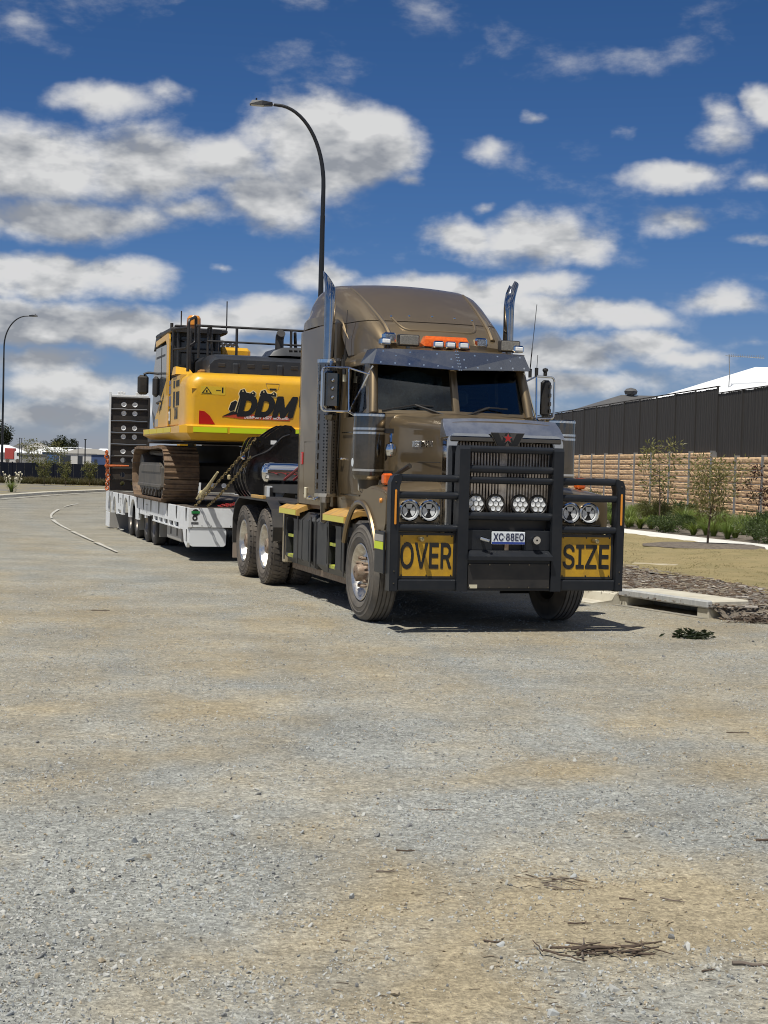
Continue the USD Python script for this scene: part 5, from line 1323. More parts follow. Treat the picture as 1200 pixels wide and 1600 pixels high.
# ---- sleeper with the roof fairing
def slsec(y, w, z0, z1, r, crown=0.03, tuck=0.0, n=9):
    a = np.linspace(0, PI / 2, n); wt = w - tuck
    L_ = [np.array([-w, z0]), np.array([-w, z0 + 0.5 * (z1 - r - z0)])] + [np.array([-wt + r - r * math.cos(t), z1 - r + r * math.sin(t)]) for t in a]
    mid = [np.array([x, z1 + crown * (1 - (x / (wt - r)) ** 2)]) for x in np.linspace(-(wt - r), wt - r, 9)[1:-1]]
    R_ = [np.array([-p[0], p[1]]) for p in L_[::-1]]
    q = np.array(L_ + mid + R_); return np.stack([q[:, 0], np.full(len(q), y), q[:, 1]], 1)


body = loft([slsec(y, w, 1.15, z1, r, 0.0, 0.0) for y, w, z1, r in [(1.92, 1.0, 3.335, 0.02), (2.0, 1.04, 3.335, 0.02), (2.3, 1.065, 3.335, 0.02), (3.30, 1.08, 3.335, 0.02), (3.46, 1.065, 3.335, 0.02), (3.53, 1.0, 3.335, 0.02)]])
bs = solid(body)
for s in (-1, 1):
    bs = bs - mbox((s * 1.062, 2.55, 1.28), (s * 1.2, 2.56, 1.92)) - mbox((s * 1.062, 3.1, 1.28), (s * 1.2, 3.11, 1.92)) - mbox((s * 1.062, 2.55, 1.92), (s * 1.2, 3.11, 1.93)) - mbox((s * 1.062, 2.55, 1.27), (s * 1.2, 3.11, 1.28))
sleeper = part("sleeper", bs, "bronze", smooth=28)
FR = [(0.90, 0.76, 3.03, 0.05, 0.05), (1.0, 0.80, 3.12, 0.09, 0.05), (1.15, 0.84, 3.24, 0.13, 0.04), (1.40, 0.885, 3.38, 0.18, 0.04), (1.70, 0.915, 3.53, 0.21, 0.04), (2.0, 0.975, 3.665, 0.25, 0.05), (2.3, 1.025, 3.785, 0.28, 0.06), (2.6, 1.06, 3.86, 0.30, 0.07), (2.9, 1.075, 3.89, 0.31, 0.07), (3.12, 1.075, 3.88, 0.31, 0.07), (3.28, 1.07, 3.83, 0.31, 0.07), (3.40, 1.05, 3.74, 0.30, 0.06), (3.49, 1.015, 3.60, 0.22, 0.04), (3.53, 0.98, 3.43, 0.07, 0.03)]
fair = loft([slsec(y, w, 2.93 if y < 1.9 else 3.345, z, r, 0.035, tk) for y, w, z, r, tk in FR])
fs = solid(fair)
# the seam round the cap, the recess of the lower front panel
fs = fs - mbox((-1.3, 0.8, 3.318), (1.3, 1.9, 3.328))
fs = fs - (mbox((-1.3, 1.60, 2.9), (-0.86, 1.612, 4.2)) + mbox((0.86, 1.60, 2.9), (1.3, 1.612, 4.2)))
fairing = part("roof_fairing", fs, "bronze", smooth=28)
# raised ribs on the fairing's front


def fz(y, x):
    Y = [a[0] for a in FR]; z = np.interp(y, Y, [a[2] for a in FR]); w = np.interp(y, Y, [a[1] - a[4] for a in FR]); r = np.interp(y, Y, [a[3] for a in FR]); c = 0.035
    ax = abs(x)
    return z + c * (1 - (ax / (w - r)) ** 2) if ax < w - r else z - r + math.sqrt(max(0, r * r - (ax - w + r) ** 2))


for s in (-1, 1):
    m = MB(); pts = [(s * (0.62 + 0.10 * t), 1.0 + 1.35 * t, fz(1.0 + 1.35 * t, 0.62 + 0.10 * t) - 0.004) for t in np.linspace(0, 1, 16)]; m.tube(pts, np.linspace(0.034, 0.018, 16), 8); part("fairing_rib", m, "bronze", fairing)
m = MB(); pts = [(x, y, fz(y, x) - 0.003) for x, y in arc_path([(-0.5, 1.34, 0), (-0.45, 1.08, 0), (0.45, 1.08, 0), (0.5, 1.34, 0)], 0.12, 6)[:, :2]]; m.tube(pts, 0.018, 8); part("fairing_rib", m, "bronze", fairing)
m = MB()
for x in (-0.5, -0.28, 0.28, 0.5, 0.0): m.add(*cbox((x - 0.012, 1.37, fz(1.385, x) - 0.006), (x + 0.012, 1.40, fz(1.385, x) + 0.012), 0.004))
for s in (-1, 1): m.add(*cbox((s * 1.058, 2.9, 3.36), (s * 1.075, 2.925, 3.385), 0.004))
part("fairing_bolt", m, "chrome", fairing, smooth=False)
# dark gap filler between cab and sleeper; side panels of the sleeper
m = MB(); m.box((-0.93, 1.80, 1.2), (0.93, 1.95, 2.95)); m.box((-0.9, 1.83, 2.9), (0.9, 1.93, 3.3)); part("gap_seal", m, "rubber", sleeper, smooth=False)
for s in (-1, 1):
    v, f = prism(Polygon([(2.02, 1.25), (2.45, 1.25), (2.56, 1.95), (2.40, 2.55), (2.05, 2.9), (2.02, 2.9)]), 1.055, 1.074, "yz"); v[:, 0] *= s
    part("splash_panel", (v, f if s > 0 else f[:, ::-1]), "dull", sleeper, smooth=False)
    m = MB(); m.box((s * 1.072, 3.14, 1.64), (s * 1.09, 3.24, 1.80), 0.008); part("side_reflector", m, "red", sleeper, smooth=False)
    m = MB(); m.tube(arc_path([(s * 1.07, 2.75, 1.25), (s * 1.12, 2.75, 1.22), (s * 1.12, 2.35, 1.22), (s * 1.07, 2.35, 1.25)], 0.04), 0.012, 6); part("locker_handle", m, "chrome", sleeper)
    m = MB(); m.box((s * 1.07, 2.92, 1.22), (s * 1.10, 2.98, 1.36), 0.01); part("locker_latch", m, "cream", sleeper, smooth=False)
m = MB(); m.box((-1.03, 1.95, 1.10), (1.03, 3.38, 1.15)); part("sleeper_floor", m, pm("reddish_underseal", (0.18, 0.085, 0.03), 0.5), sleeper, smooth=False)
m = MB(); m.box((-0.95, 0.62, 1.09), (0.95, 1.85, 1.14)); part("cab_floor", m, "bronze_trim", cab, smooth=False)
for y in (0.75, 1.9):
    m = MB(); m.box((-1.0, y - 0.03, 1.06), (-0.97, y + 0.03, 1.13), 0.01); part("step_lamp", m, "orange", cab, smooth=False)

# ---- lights on the roof
def roof_at(x, y): return 2.985 + 0.02 * (y - 0.6) - 0.02 * (abs(x) / 0.8) ** 2


m = MB(); m.add(*hull([(x, y, z) for x, y, z in [(-0.29, 0.74, 3.01), (0.25, 0.74, 3.01), (-0.29, 0.93, 3.01), (0.25, 0.93, 3.01), (-0.275, 0.76, 3.09), (0.235, 0.76, 3.09), (-0.26, 0.79, 3.13), (0.22, 0.79, 3.13), (-0.26, 0.89, 3.13), (0.22, 0.89, 3.13), (-0.275, 0.92, 3.09), (0.235, 0.92, 3.09), (-0.31, 0.83, 3.05), (0.27, 0.83, 3.05)]])); bc = part("beacon_bar", m, "amber", smooth=20)
m = MB(); m.box((-0.30, 0.75, 2.97), (0.26, 0.92, 3.012), 0.01); part("beacon_base", m, "black", bc, smooth=False)
for x, z in ((-0.78, 3.035), (-0.163, 3.028), (-0.019, 3.028), (0.135, 3.028), (0.80, 3.02)):
    m = MB(); m.box((x - 0.062, 0.61, z - 0.042), (x + 0.062, 0.72, z + 0.038), 0.015); ml = part("marker_lamp", m, "chrome", smooth=False)
    m = MB(); m.box((x - 0.045, 0.598, z - 0.022), (x + 0.045, 0.612, z + 0.022), 0.006); part("marker_lens", m, "lens", ml, smooth=False)
for x, z in ((-0.50, 3.06), (0.71, 3.05)):
    m = MB(); m.box((x - 0.125, 0.66, z - 0.065), (x + 0.125, 0.74, z + 0.065), 0.012); fl_ = part("flood_lamp", m, "black", smooth=False)
    m = MB(); m.box((x - 0.11, 0.646, z - 0.052), (x + 0.11, 0.661, z + 0.052), 0.008); part("flood_lens", m, pm(f"smoked_lens_{x>0}", (0.16, 0.145, 0.115), 0.12, coat=0.6, col2=(0.24, 0.22, 0.18), scale=60), fl_, smooth=False)
    m = MB(); m.box((x - 0.02, 0.69, 2.93), (x + 0.02, 0.72, z - 0.06)); part("flood_bracket", m, "dull", fl_, smooth=False)
for x, y in ((-0.68, 0.85), (0.45, 0.95)):
    m = MB(); m.box((x - 0.075, y - 0.05, 3.03), (x + 0.075, y + 0.05, 3.15), 0.02); wl = part("work_lamp", m, "chrome", smooth=False)
    m = MB(); m.box((x - 0.055, y - 0.062, 3.05), (x + 0.055, y - 0.048, 3.13), 0.01); part("work_lens", m, "led", wl, smooth=False); m = MB(); m.tube([(x, y, 2.93), (x, y, 3.04)], 0.02, 8); part("lamp_stalk", m, "black", wl)

# ---- exhaust stacks with pierced guards
holes = usdkit.material(stage, "/World/Looks/pierced_chrome", {
    "g": ("geometry", {}), "s": ("separate_xyz", {}), "v": ("voronoi_texture", dict(feature="f1", scale=26.0, randomness=0.15)), "r": ("map_range", dict(from_min=0.24, from_max=0.30, to_min=0.0, to_max=1.0, clamp=True)),
    "mx": ("mix_color", dict(a=(0.010, 0.010, 0.010), b=(0.20, 0.195, 0.19))), "p": ("principled_bsdf", dict(metallic=0.9, roughness=0.22))},
    [("g.position", "v.vector"), ("v.distance", "r.value"), ("r.result", "mx.fac"), ("mx.result", "p.base_color")], surface="p.BSDF")


def stack(s):
    X, Y = s * 1.125, 1.80
    bx_, by_ = (0.10, 0.12) if s > 0 else (0.01, 0.10)
    tip = arc_path([(X, Y, 1.2), (X, Y, 3.70), (X + s * bx_, Y + by_, 3.92 if s > 0 else 3.98)], 0.14, 8)
    v, f = tube(tip, 0.064, 22); t = solid((v, f)); core = solid(tube(arc_path([(X, Y, 3.0), (X, Y, 3.70), (X + s * bx_ * 1.2, Y + by_ * 1.2, 3.964 if s > 0 else 4.036)], 0.14, 8), 0.058, 20))
    cut = solid(cbox((-0.5, -0.5, 0), (0.5, 0.5, 1))).rotate((28 if 1 else 0, -s * 34, 0)).translate((X + s * 0.06, Y + 0.06, 3.80))
    st_ = (t - core)
    cutter = m3.Manifold.cube((1.0, 1.0, 1.0), True).translate((0, 0, 0.5)).rotate((0.0, -s * 55.0, 0.0) if s > 0 else (0.0, 58.0, 0.0)).translate((X + s * 0.03, Y + 0.07, 3.865 if s > 0 else 3.86))
    st_ = st_ - cutter
    p = part("exhaust_stack", st_, "stack", smooth=40)
    m = MB(); m.add(*lathe([(1.27, 0.10), (1.27, 0.128), (2.87, 0.128), (2.885, 0.11), (2.885, 0.068)], (X - s * 0.0, Y, 0), "z", 28)); g = part("stack_guard", m, holes, p)
    m = MB()
    for z in (1.29, 2.86): b_ = MB(); b_.add(*lathe([(z - 0.02, 0.127), (z - 0.02, 0.133), (z + 0.02, 0.133), (z + 0.02, 0.127), (z - .02, .127)], (X, Y, 0), "z", 28)); part("guard_band", b_, "chrome", p)
    v, f = cbox((X - s * 0.0 - 0.02, Y - 0.135, 1.3), (X + 0.02, Y - 0.125, 2.86)); m.add(v, f); part("guard_seam", m, "chrome", p)
    a = math.radians(205 if s < 0 else -25)
    for k in range(13): z = 1.36 + k * 0.115; m = MB(); m.add(*cbox((X + 0.132 * math.cos(a) - 0.008, Y + 0.132 * math.sin(a) - 0.008, z), (X + 0.132 * math.cos(a) + 0.008, Y + 0.132 * math.sin(a) + 0.008, z + 0.075))); part("guard_slot", m, "dull", p, smooth=False)
    m = MB(); m.tube([(s * 0.5, Y, 0.85), (s * 0.9, Y, 0.9), (X, Y, 1.0), (X, Y, 1.3)], 0.06, 10); part("exhaust_elbow", m, "dull", p)


both(stack)

# ---- air cleaners
def cleaner(s):
    c = (s * 1.10, 0.085, 0)
    m = MB(); m.add(*lathe([(1.50, 0.02), (1.50, 0.150), (1.53, 0.168), (1.55, 0.172), (2.02, 0.172), (2.02, 0.02)], c, "z", 40)); a = part("air_cleaner", m, "dull")
    m = MB(); m.add(*lathe([(2.02, 0.02), (2.02, 0.172), (2.19, 0.172), (2.21, 0.165), (2.215, 0.02)], c, "z", 40)); part("air_cleaner_lid", m, "dull", a)
    for z in (1.60, 1.995, 2.04, 2.185): m = MB(); m.add(*lathe([(z - 0.012, 0.170), (z - 0.012, 0.178), (z + 0.012, 0.178), (z + 0.012, 0.170), (z - .012, .17)], c, "z", 40)); part("clamp_band", m, "chrome", a)
    m = MB(); m.add(*lathe([(1.40, 0.02), (1.40, 0.09), (1.50, 0.12), (1.50, 0.02)], c, "z", 24)); part("outlet", m, "black", a)
    for z in (1.55, 2.0): m = MB(); m.box((s * 0.86, -0.02, z), (s * 1.0, 0.18, z + 0.05)); part("bracket", m, "black", a)
    m = MB(); m.tube([(s * 1.0, 0.2, 1.75), (s * 0.86, 0.36, 1.75)], 0.055, 12); part("intake_hose", m, "rubber", a)
    m = MB(); m.add(*lathe([(1.74, 0.004), (1.76, 0.05), (1.82, 0.066), (1.88, 0.05), (1.90, 0.004)], (s * 0.93, -0.16, 0), "z", 18)); m.tube([(s * 0.93, -0.16, 1.9), (s * 0.92, -0.14, 1.99)], 0.02, 8); part("horn_cup", m, "chrome", a)
    if s < 0:
        m = MB(); m.add(*lathe([(0, 0.002), (0, 0.045), (-0.004, 0.045), (-0.004, 0.002)], (-1.268, 0.12, 1.68), "x", 16)); part("inspection_sticker", m, "plate", a)


both(cleaner)

# ---- mirrors
def mirror(s):
    hd = MB(); hd.add(*cbox((s * 1.225, 0.89, 2.275), (s * (1.395 if s < 0 else 1.335), 1.00, 2.70), 0.03)); h_ = part("mirror_head", hd, "dull" if s < 0 else "black", smooth=False)
    m = MB(); m.box((s * 1.24, 1.0, 2.30), (s * (1.38 if s < 0 else 1.32), 1.006, 2.68)); part("mirror_glass", m, "chrome", h_, smooth=False)
    if s < 0:
        for z in (2.59, 2.50, 2.40): m = MB(); m.add(*lathe([(0.892, 0.004), (0.888, 0.026), (0.865, 0.018), (0.858, 0.003)], (-1.31, 0, z), "y", 14)); part("mirror_lamp", m, "chrome", h_)
    else:
        for z in (2.62, 2.52, 2.42, 2.34): m = MB(); m.box((1.29, 0.865, z - 0.025), (1.325, 0.89, z + 0.025), 0.008); part("mirror_lamp", m, "dull", h_, smooth=False)
    m = MB(); m.tube(arc_path([(s * 1.13, 0.87, 2.735), (s * (1.43 if s < 0 else 1.37), 0.90, 2.735), (s * (1.43 if s < 0 else 1.37), 0.90, 2.245), (s * 1.13, 0.84, 2.245)], 0.06), 0.013, 8)
    m.tube([(s * 1.13, 0.87, 2.735), (s * 1.13, 0.84, 2.245)], 0.012, 8)
    m.tube([(s * 1.13, 0.87, 2.735), (s * 0.93, 0.70, 2.66)], 0.010, 6); m.tube([(s * 1.12, 0.84, 2.25), (s * 0.90, 0.70, 2.76)], 0.011, 6)
    m.tube(arc_path([(s * 1.13, 0.84, 2.245), (s * 1.05, 0.5, 2.14), (s * 1.06, 0.26, 2.07)], 0.05), 0.014, 8); part("mirror_arm", m, "chrome", h_)
    m = MB(); m.add(*lathe([(2.14, 0.006), (2.15, 0.062), (2.20, 0.07), (2.235, 0.03), (2.24, 0.004)], (s * 1.31, 0.93, 0), "z", 16)); part("spot_mirror", m, "dull", h_)
    m = MB(); m.add(*lathe([(2.75, 0.004), (2.75, 0.022), (2.79, 0.022), (2.81, 0.035), (2.83, 0.03), (2.84, 0.004)], (s * 1.25, 0.90, 0), "z", 12)); part("mirror_knob", m, "black", h_)


both(mirror)
# aerials
def aerial(x, y, z, h, lean=0.0):
    m = MB(); m.tube([(x, y, z), (x, y, z + 0.10)], 0.022, 8); m.tube([(x, y, z + 0.1), (x + lean * 0.3, y, z + h * 0.4)], 0.007, 5); m.tube([(x + lean * 0.3, y, z + h * 0.4), (x + lean, y, z + h)], 0.004, 4); part("aerial", m, "black")


aerial(1.06, 0.90, 2.72, 0.85, 0.06); aerial(1.14, 0.90, 2.735, 0.25, 0.01); aerial(-1.0, 1.55, 2.70, 0.75, 0.02); aerial(-1.20, 0.90, 2.73, 0.12)
m = MB(); m.tube([(-0.985, 1.58, 2.62), (-0.985, 1.58, 2.78)], 0.022, 8); part("aerial_mount", m, "cream")

# ---- tanks, steps, deck
def tank(s):
    for y0, y1 in ((0.80, 2.22), (2.34, 3.86)):
        bx = m3.Manifold.hull_points(np.array(cbox((s * 0.55, y0, 0.36), (s * 1.14, y1, 1.05), 0.10)[0]))
        yc = y0 + 0.48 if y0 < 1 else y1 - 0.40
        yc = (1.42 if y0 < 1 else 3.50)
        pocket = m3.Manifold.hull_points(np.array(cbox((s * 0.92, yc - 0.20, 0.45), (s * 1.3, yc + 0.20, 0.95), 0.04)[0]))
        t = bx - pocket
        for yy in (y0 + 0.16, (y0 + y1) / 2 + 0.04 if y0 < 1 else y0 + 0.5, y1 - 0.12):
            g = m3.Manifold.hull_points(np.array(cbox((s * 1.115, yy - 0.022, 0.3), (s * 1.2, yy + 0.022, 1.1), 0.004)[0])); t = t - g
        tk = part("fuel_tank", t, "plastic", smooth=30)
        for z in (0.48, 0.74):
            m = MB(); m.box((s * 0.96, yc - 0.19, z - 0.02), (s * 1.12, yc + 0.19, z), 0.004); sp_ = part("step_tread", m, "black", tk, smooth=False)
            m = MB(); m.box((s * 1.121, yc - 0.15, z - 0.032), (s * 1.13, yc + 0.15, z + 0.003)); m.box((s * 1.0, yc - 0.16, z + 0.001), (s * 1.12, yc + 0.16, z + 0.004)); part("step_strip", m, "step_tape", tk, smooth=False)
        for yy in (y0 + 0.06, y0 + 0.74, y1 - 0.05):
            m = MB(); m.box((s * 1.137, yy - 0.025, 0.40), (s * 1.146, yy + 0.025, 1.01)); m.box((s * 0.6, yy - 0.025, 1.046), (s * 1.10, yy + 0.025, 1.056)); part("tank_strap", m, "black", tk, smooth=False)
    for y0, y1 in ((0.62, 1.62), (2.92, 3.92)):
        sec = [(s * 0.62, 1.085), (s * 1.02, 1.085), (s * 1.16, 1.035), (s * 1.16, 1.00), (s * 1.20, 1.00), (s * 1.20, 1.075), (s * 1.06, 1.14), (s * 0.62, 1.14)]
        v, f = prism(Polygon(sec), y0, y1, "xz"); pp = part("step_cover", (v, f), "stepyellow", smooth=False)
        m = MB(); m.add(*hull([(s * 1.203, y0 + 0.04, 1.005), (s * 1.203, y1 - 0.04, 1.005), (s * 1.207, y0 + 0.04, 1.005), (s * 1.207, y1 - .04, 1.005), (s * 1.203, y0 + 0.04, 1.07), (s * 1.203, y1 - .04, 1.07), (s * 1.207, y0 + 0.04, 1.07), (s * 1.207, y1 - .04, 1.07)])); part("step_strip", m, "pale_yellow", pp, smooth=False)
    m = MB(); m.box((s * 0.7, 0.56, 0.34), (s * 1.08, 0.78, 1.04), 0.04); part("battery_box", m, "black", smooth=False)
    m = MB(); m.box((s * 0.7, 0.8, 0.28), (s * 1.0, 3.9, 0.36)); part("tank_cradle", m, "hub", smooth=False)
    # rear guards
    for yc in (4.7, 6.1):
        th = np.radians(np.linspace(20, 160, 14)); pts = [(0.60 * math.cos(t) + yc, 0.50 + 0.60 * math.sin(t)) for t in th]
    top = [(4.05, 0.62), (4.02, 0.80), (4.15, 1.03), (4.45, 1.14), (6.35, 1.14), (6.66, 1.03), (6.80, 0.80), (6.80, 0.45)]
    poly = LineString(top).buffer(0.012, cap_style=2, join_style=2); v, f = prism(poly, s * 0.62, s * 1.25, "yz"); rg_ = part("rear_guard", (v, f), "black", smooth=False)
    m = MB(); m.box((s * 1.20, 4.72, 1.155), (s * 1.252, 5.5, 1.20), 0.006); part("guard_strip", m, "stepyellow", rg_, smooth=False)
    m = MB(); m.box((s * 0.66, 6.79, 0.22), (s * 1.24, 6.81, 0.62)); part("mudflap", m, pm(f"pale_mudflap_{s > 0}", (0.30, 0.24, 0.19), 0.8), rg_, smooth=False)
    m = MB(); m.box((s * 0.8, 3.90, 0.35), (s * 1.12, 4.02, 1.06), 0.01); part("tank_end", m, pm(f"cream_panel_{s > 0}", (0.42, 0.36, 0.24), 0.6, dust=DUST, dust_amt=0.4), smooth=False)


both(tank)
m = MB(); m.box((-1.1, 3.42, 1.12), (1.1, 4.45, 1.15), 0.004); part("deck_plate", m, "black", smooth=False)
m = MB(); m.box((-0.5, 4.5, 1.0), (0.5, 6.4, 1.12), 0.03); m.box((-0.45, 5.2, 1.12), (0.45, 6.2, 1.22), 0.03); part("turntable", m, "black", smooth=False)

# ---- bull bar
YB = -1.25
bb = MB()
for s in (-1, 1):
    v, f = prism(Polygon([(YB - 0.055, 0.42), (YB + 0.12, 0.42), (YB + 0.09, 1.80), (YB + 0.05, 1.875), (YB - 0.03, 1.875), (YB - 0.055, 1.84)]), s * 0.452, s * 0.560, "yz"); part("bull_bar_post", (v, f), "char", smooth=False)
    pts = Polygon([(s * 1.257, 0.42), (s * 1.262, 1.49), (s * 1.235, 1.555), (s * 1.17, 1.575), (s * 1.15, 1.575), (s * 1.15, 1.52), (s * 1.172, 1.45), (s * 1.172, 0.42)])
    v, f = prism(pts, YB + 0.09, YB - 0.045, "xz", 0.012); op = part("bull_bar_end", (v, f), "char", smooth=25)
    m = MB(); m.box((s * 1.205, YB - 0.062, 1.08 if s < 0 else 1.10), (s * 1.225, YB - 0.046, 1.42), 0.004); part("side_marker", m, "orange", op, smooth=False)
    m = MB()
    for z in (0.50, 1.50, 0.62): m.add(*cbox((s * 1.215 - 0.008, YB - 0.052, z - 0.008), (s * 1.215 + 0.008, YB - 0.044, z + 0.008), 0.003))
    part("post_bolt", m, "dull", op, smooth=False)
    for z in (1.54, 1.369, 1.045):
        m = MB(); m.tube([(s * 0.555, YB + 0.005, z), (s * 1.18, YB + 0.005, z)], 0.036, 16); part("bull_bar_rail", m, "char")
    m = MB(); m.box((s * 0.556, YB - 0.03, 0.425), (s * 1.176, YB + 0.10, 0.535), 0.012); part("bull_bar_sill", m, "char", smooth=False)
    # brackets to the chassis
    m = MB(); m.box((s * 0.40, YB + 0.1, 0.72), (s * 0.50, -0.7, 0.98)); part("bull_bar_bracket", m, "char", smooth=False)
    # tabs behind the outer post with reflector, seen from the side
    m = MB(); m.box((s * 1.262, YB + 0.10, 0.58), (s * 1.282, YB + 0.42, 1.0), 0.006); tb = part("side_tab", m, "char", smooth=False)
    m = MB(); m.box((s * 1.282, YB + 0.12, 0.82), (s * 1.288, YB + 0.41, 0.895)); part("tab_reflector", m, "hiviz", tb, smooth=False)
    m = MB(); m.box((s * 1.282, YB + 0.12, 0.90), (s * 1.288, YB + 0.41, 0.965)); part("tab_patch", m, "grey", tb, smooth=False)
for z, r in ((1.842, 0.036), (1.643, 0.038), (1.534, 0.036), (1.173, 0.040)):
    m = MB(); m.tube([(-0.46, YB + 0.005, z), (0.46, YB + 0.005, z)], r, 16); part("bull_bar_rail", m, "char")
m = MB(); m.box((-0.452, YB - 0.035, 0.425), (0.452, YB + 0.05, 0.735), 0.006); pn = part("lower_panel", m, "char", smooth=False)
m = MB(); m.box((-0.44, YB - 0.045, 0.452), (0.44, YB - 0.036, 0.70), 0.004); part("cover_plate", m, "black", pn, smooth=False)
m = MB()
for k in range(5):
    for z in (0.462, 0.690): x = -0.425 + 0.2125 * k; m.add(*hull([(x + 0.008 * math.cos(a), YB - y, z + 0.008 * math.sin(a)) for a in np.linspace(0, 2 * PI, 7)[:-1] for y in (0.04, 0.052)]))
part("panel_bolt", m, "dull", pn, smooth=False)
m = MB(); m.box((-0.425, YB - 0.049, 0.452), (-0.34, YB - 0.0455, 0.488)); mp = part("maker_plate", m, "cream", pn, smooth=False)
shelf = hull([(-0.452, YB - 0.10, 0.735), (0.452, YB - 0.10, 0.735), (-0.45, YB - 0.10, 0.775), (0.45, YB - 0.10, 0.775), (-0.43, YB - 0.02, 0.83), (0.43, YB - 0.02, 0.83), (-0.43, YB + 0.05, 0.83), (0.43, YB + 0.05, 0.83), (-0.452, YB + 0.05, 0.735), (0.452, YB + 0.05, 0.735)])
part("bumper_shelf", MB().add(*shelf), "char", smooth=False)
for s in (-1, 1):
    m = MB(); m.box((s * 0.17, YB + 0.0, 0.83), (s * 0.452, YB + 0.05, 1.035), 0.006); fp = part("face_plate", m, "char", smooth=False)
    m = MB(); m.tube([(s * 0.29 - 0.03, YB - 0.06, 0.955), (s * 0.29 + 0.05, YB - 0.10, 0.93)], 0.022, 10) if s < 0 else m.add(*lathe([(YB - 0.10, 0.01), (YB - 0.10, 0.04), (YB - 0.07, 0.045), (YB, 0.025), (YB, 0.01)], (0.27, 0, 0.94), "y", 14)); m.tube([(s * 0.29, YB + 0.01, 0.95), (s * 0.29, YB - 0.07, 0.95)], 0.018, 8); part("tow_pin", m, "chrome")
m = MB(); m.box((-0.452, YB + 0.10, 0.75), (0.452, YB + 0.115, 1.15)); m.box((-0.17, YB + 0.06, 0.83), (0.17, YB + 0.1, 1.0)); part("bumper_back", m, "black", smooth=False)
m = MB(); m.box((-0.02, YB + 0.04, 0.80), (0.02, YB + 0.055, 0.93)); part("plate_hanger", m, "hub", smooth=False)
# number plate
m = MB(); m.box((-0.187, YB - 0.022, 0.893), (0.172, YB - 0.012, 1.02), 0.004); pl_ = part("number_plate", m, "plate", smooth=False)
m = MB(); m.box((-0.185, YB - 0.0245, 0.895), (0.170, YB - 0.0225, 0.917)); part("plate_band", m, "blue", pl_, smooth=False)
v, f = write("XC", 0.068, (-0.170, YB - 0.0225, 0.934), (1, 0, 0), (0, 0, 1), -0.0, True, sx=0.74)


def lettering(text, h, x0, z0, y, mat, parent, sx=1.0, name="lettering", bold=True, width=None, shear=0.0, depth=0.003):
    t = meshkit.text_mesh(text, h, 1.0, bold); v = np.array(t.vertices); f = np.array(t.faces)
    if width: sx = width / (v[:, 0].max() - v[:, 0].min())
    v[:, 0] = (v[:, 0] - v[:, 0].min()) * sx + shear * v[:, 1]
    o = np.stack([x0 + v[:, 0], y - v[:, 2] * depth, z0 + v[:, 1]], 1)
    return obj(name, (o, f), M[mat], parent, False)


lettering("XC", 0.070, -0.170, 0.932, YB - 0.0224, "navy", pl_, width=0.108)
lettering("88EO", 0.070, -0.036, 0.932, YB - 0.0224, "navy", pl_, width=0.196)
m = MB(); m.box((-0.055, YB - 0.0254, 0.962), (-0.046, YB - 0.0225, 0.973)); part("plate_dot", m, "navy", pl_, smooth=False)
# OVER / SIZE boards
for word, x0, x1, lx, lw in (("OVER", -1.150, -0.572, -1.135, 0.535), ("SIZE", 0.572, 1.150, 0.605, 0.515)):
    m = MB(); m.box((x0, YB + 0.012, 0.555), (x1, YB + 0.022, 0.985), 0.003); sb = part("oversize_sign", m, "sign", smooth=False, label=f"yellow sign board reading {word} in black capitals")
    lettering(word, 0.245 if word == "OVER" else 0.235, lx, 0.648 if word == "OVER" else 0.655, YB + 0.0118, "letter", sb, width=lw)
    m = MB(); fr = sbox(x0 - 0.012, 0.543, x1 + 0.012, 0.997).difference(sbox(x0 + 0.012, 0.567, x1 - 0.012, 0.973)); m.add(*prism(fr, YB + 0.024, YB + 0.009, "xz")); part("sign_frame", m, "black", sb, smooth=False)
    px_ = -0.945 if word == "OVER" else 0.935; m = MB(); m.add(*lathe([(YB + 0.012, 0.006), (YB + 0.0, 0.022), (YB - 0.05, 0.020), (YB - 0.085, 0.028), (YB - 0.10, 0.02), (YB - 0.105, 0.003)], (px_, 0, 0.935), "y", 14)); part("sign_peg", m, pm(f"brass_{word}", (0.50, 0.40, 0.20), 0.28, 0.9), sb)
    m = MB()
    for bx_ in (x0 + 0.03, (x0 + x1) / 2, x1 - 0.03):
        for bz in (0.575, 0.965): m.add(*cbox((bx_ - 0.006, YB + 0.006, bz - 0.006), (bx_ + 0.006, YB + 0.012, bz + 0.006)))
    part("sign_rivet", m, "letter", sb, smooth=False)
    # dark backing behind the board
    m = MB(); m.box((x0 - 0.01, YB + 0.024, 0.535), (x1 + 0.01, YB + 0.05, 1.0)); part("sign_backing", m, "black", sb, smooth=False)
# round driving lights
for x in (-0.352, -0.139, 0.124, 0.320):
    m = MB(); m.add(*lathe([(-1.12, 0.02), (-1.13, 0.06), (-1.19, 0.098), (-1.225, 0.102), (-1.235, 0.096), (-1.225, 0.088), (-1.21, 0.02)], (x, 0, 1.298), "y", 28)); dl = part("driving_light", m, "black")
    m = MB(); m.add(*lathe([(-1.226, 0.004), (-1.222, 0.086), (-1.20, 0.086), (-1.20, 0.004)], (x, 0, 1.298), "y", 28)); part("light_lens", m, "led", dl)
    for k in range(7):
        a = k * 2 * PI / 6; rr = 0.0 if k == 6 else 0.056
        m = MB(); m.add(*lathe([(-1.223, 0.002), (-1.228, 0.018), (-1.233, 0.024), (-1.231, 0.012), (-1.229, 0.002)], (x + rr * math.cos(a), 0, 1.298 + rr * math.sin(a)), "y", 10)); part("led_cup", m, "lens", dl)
    m = MB(); m.box((x - 0.02, -1.2, 1.17), (x + 0.02, -1.15, 1.22)); part("light_bracket", m, "black", dl, smooth=False)
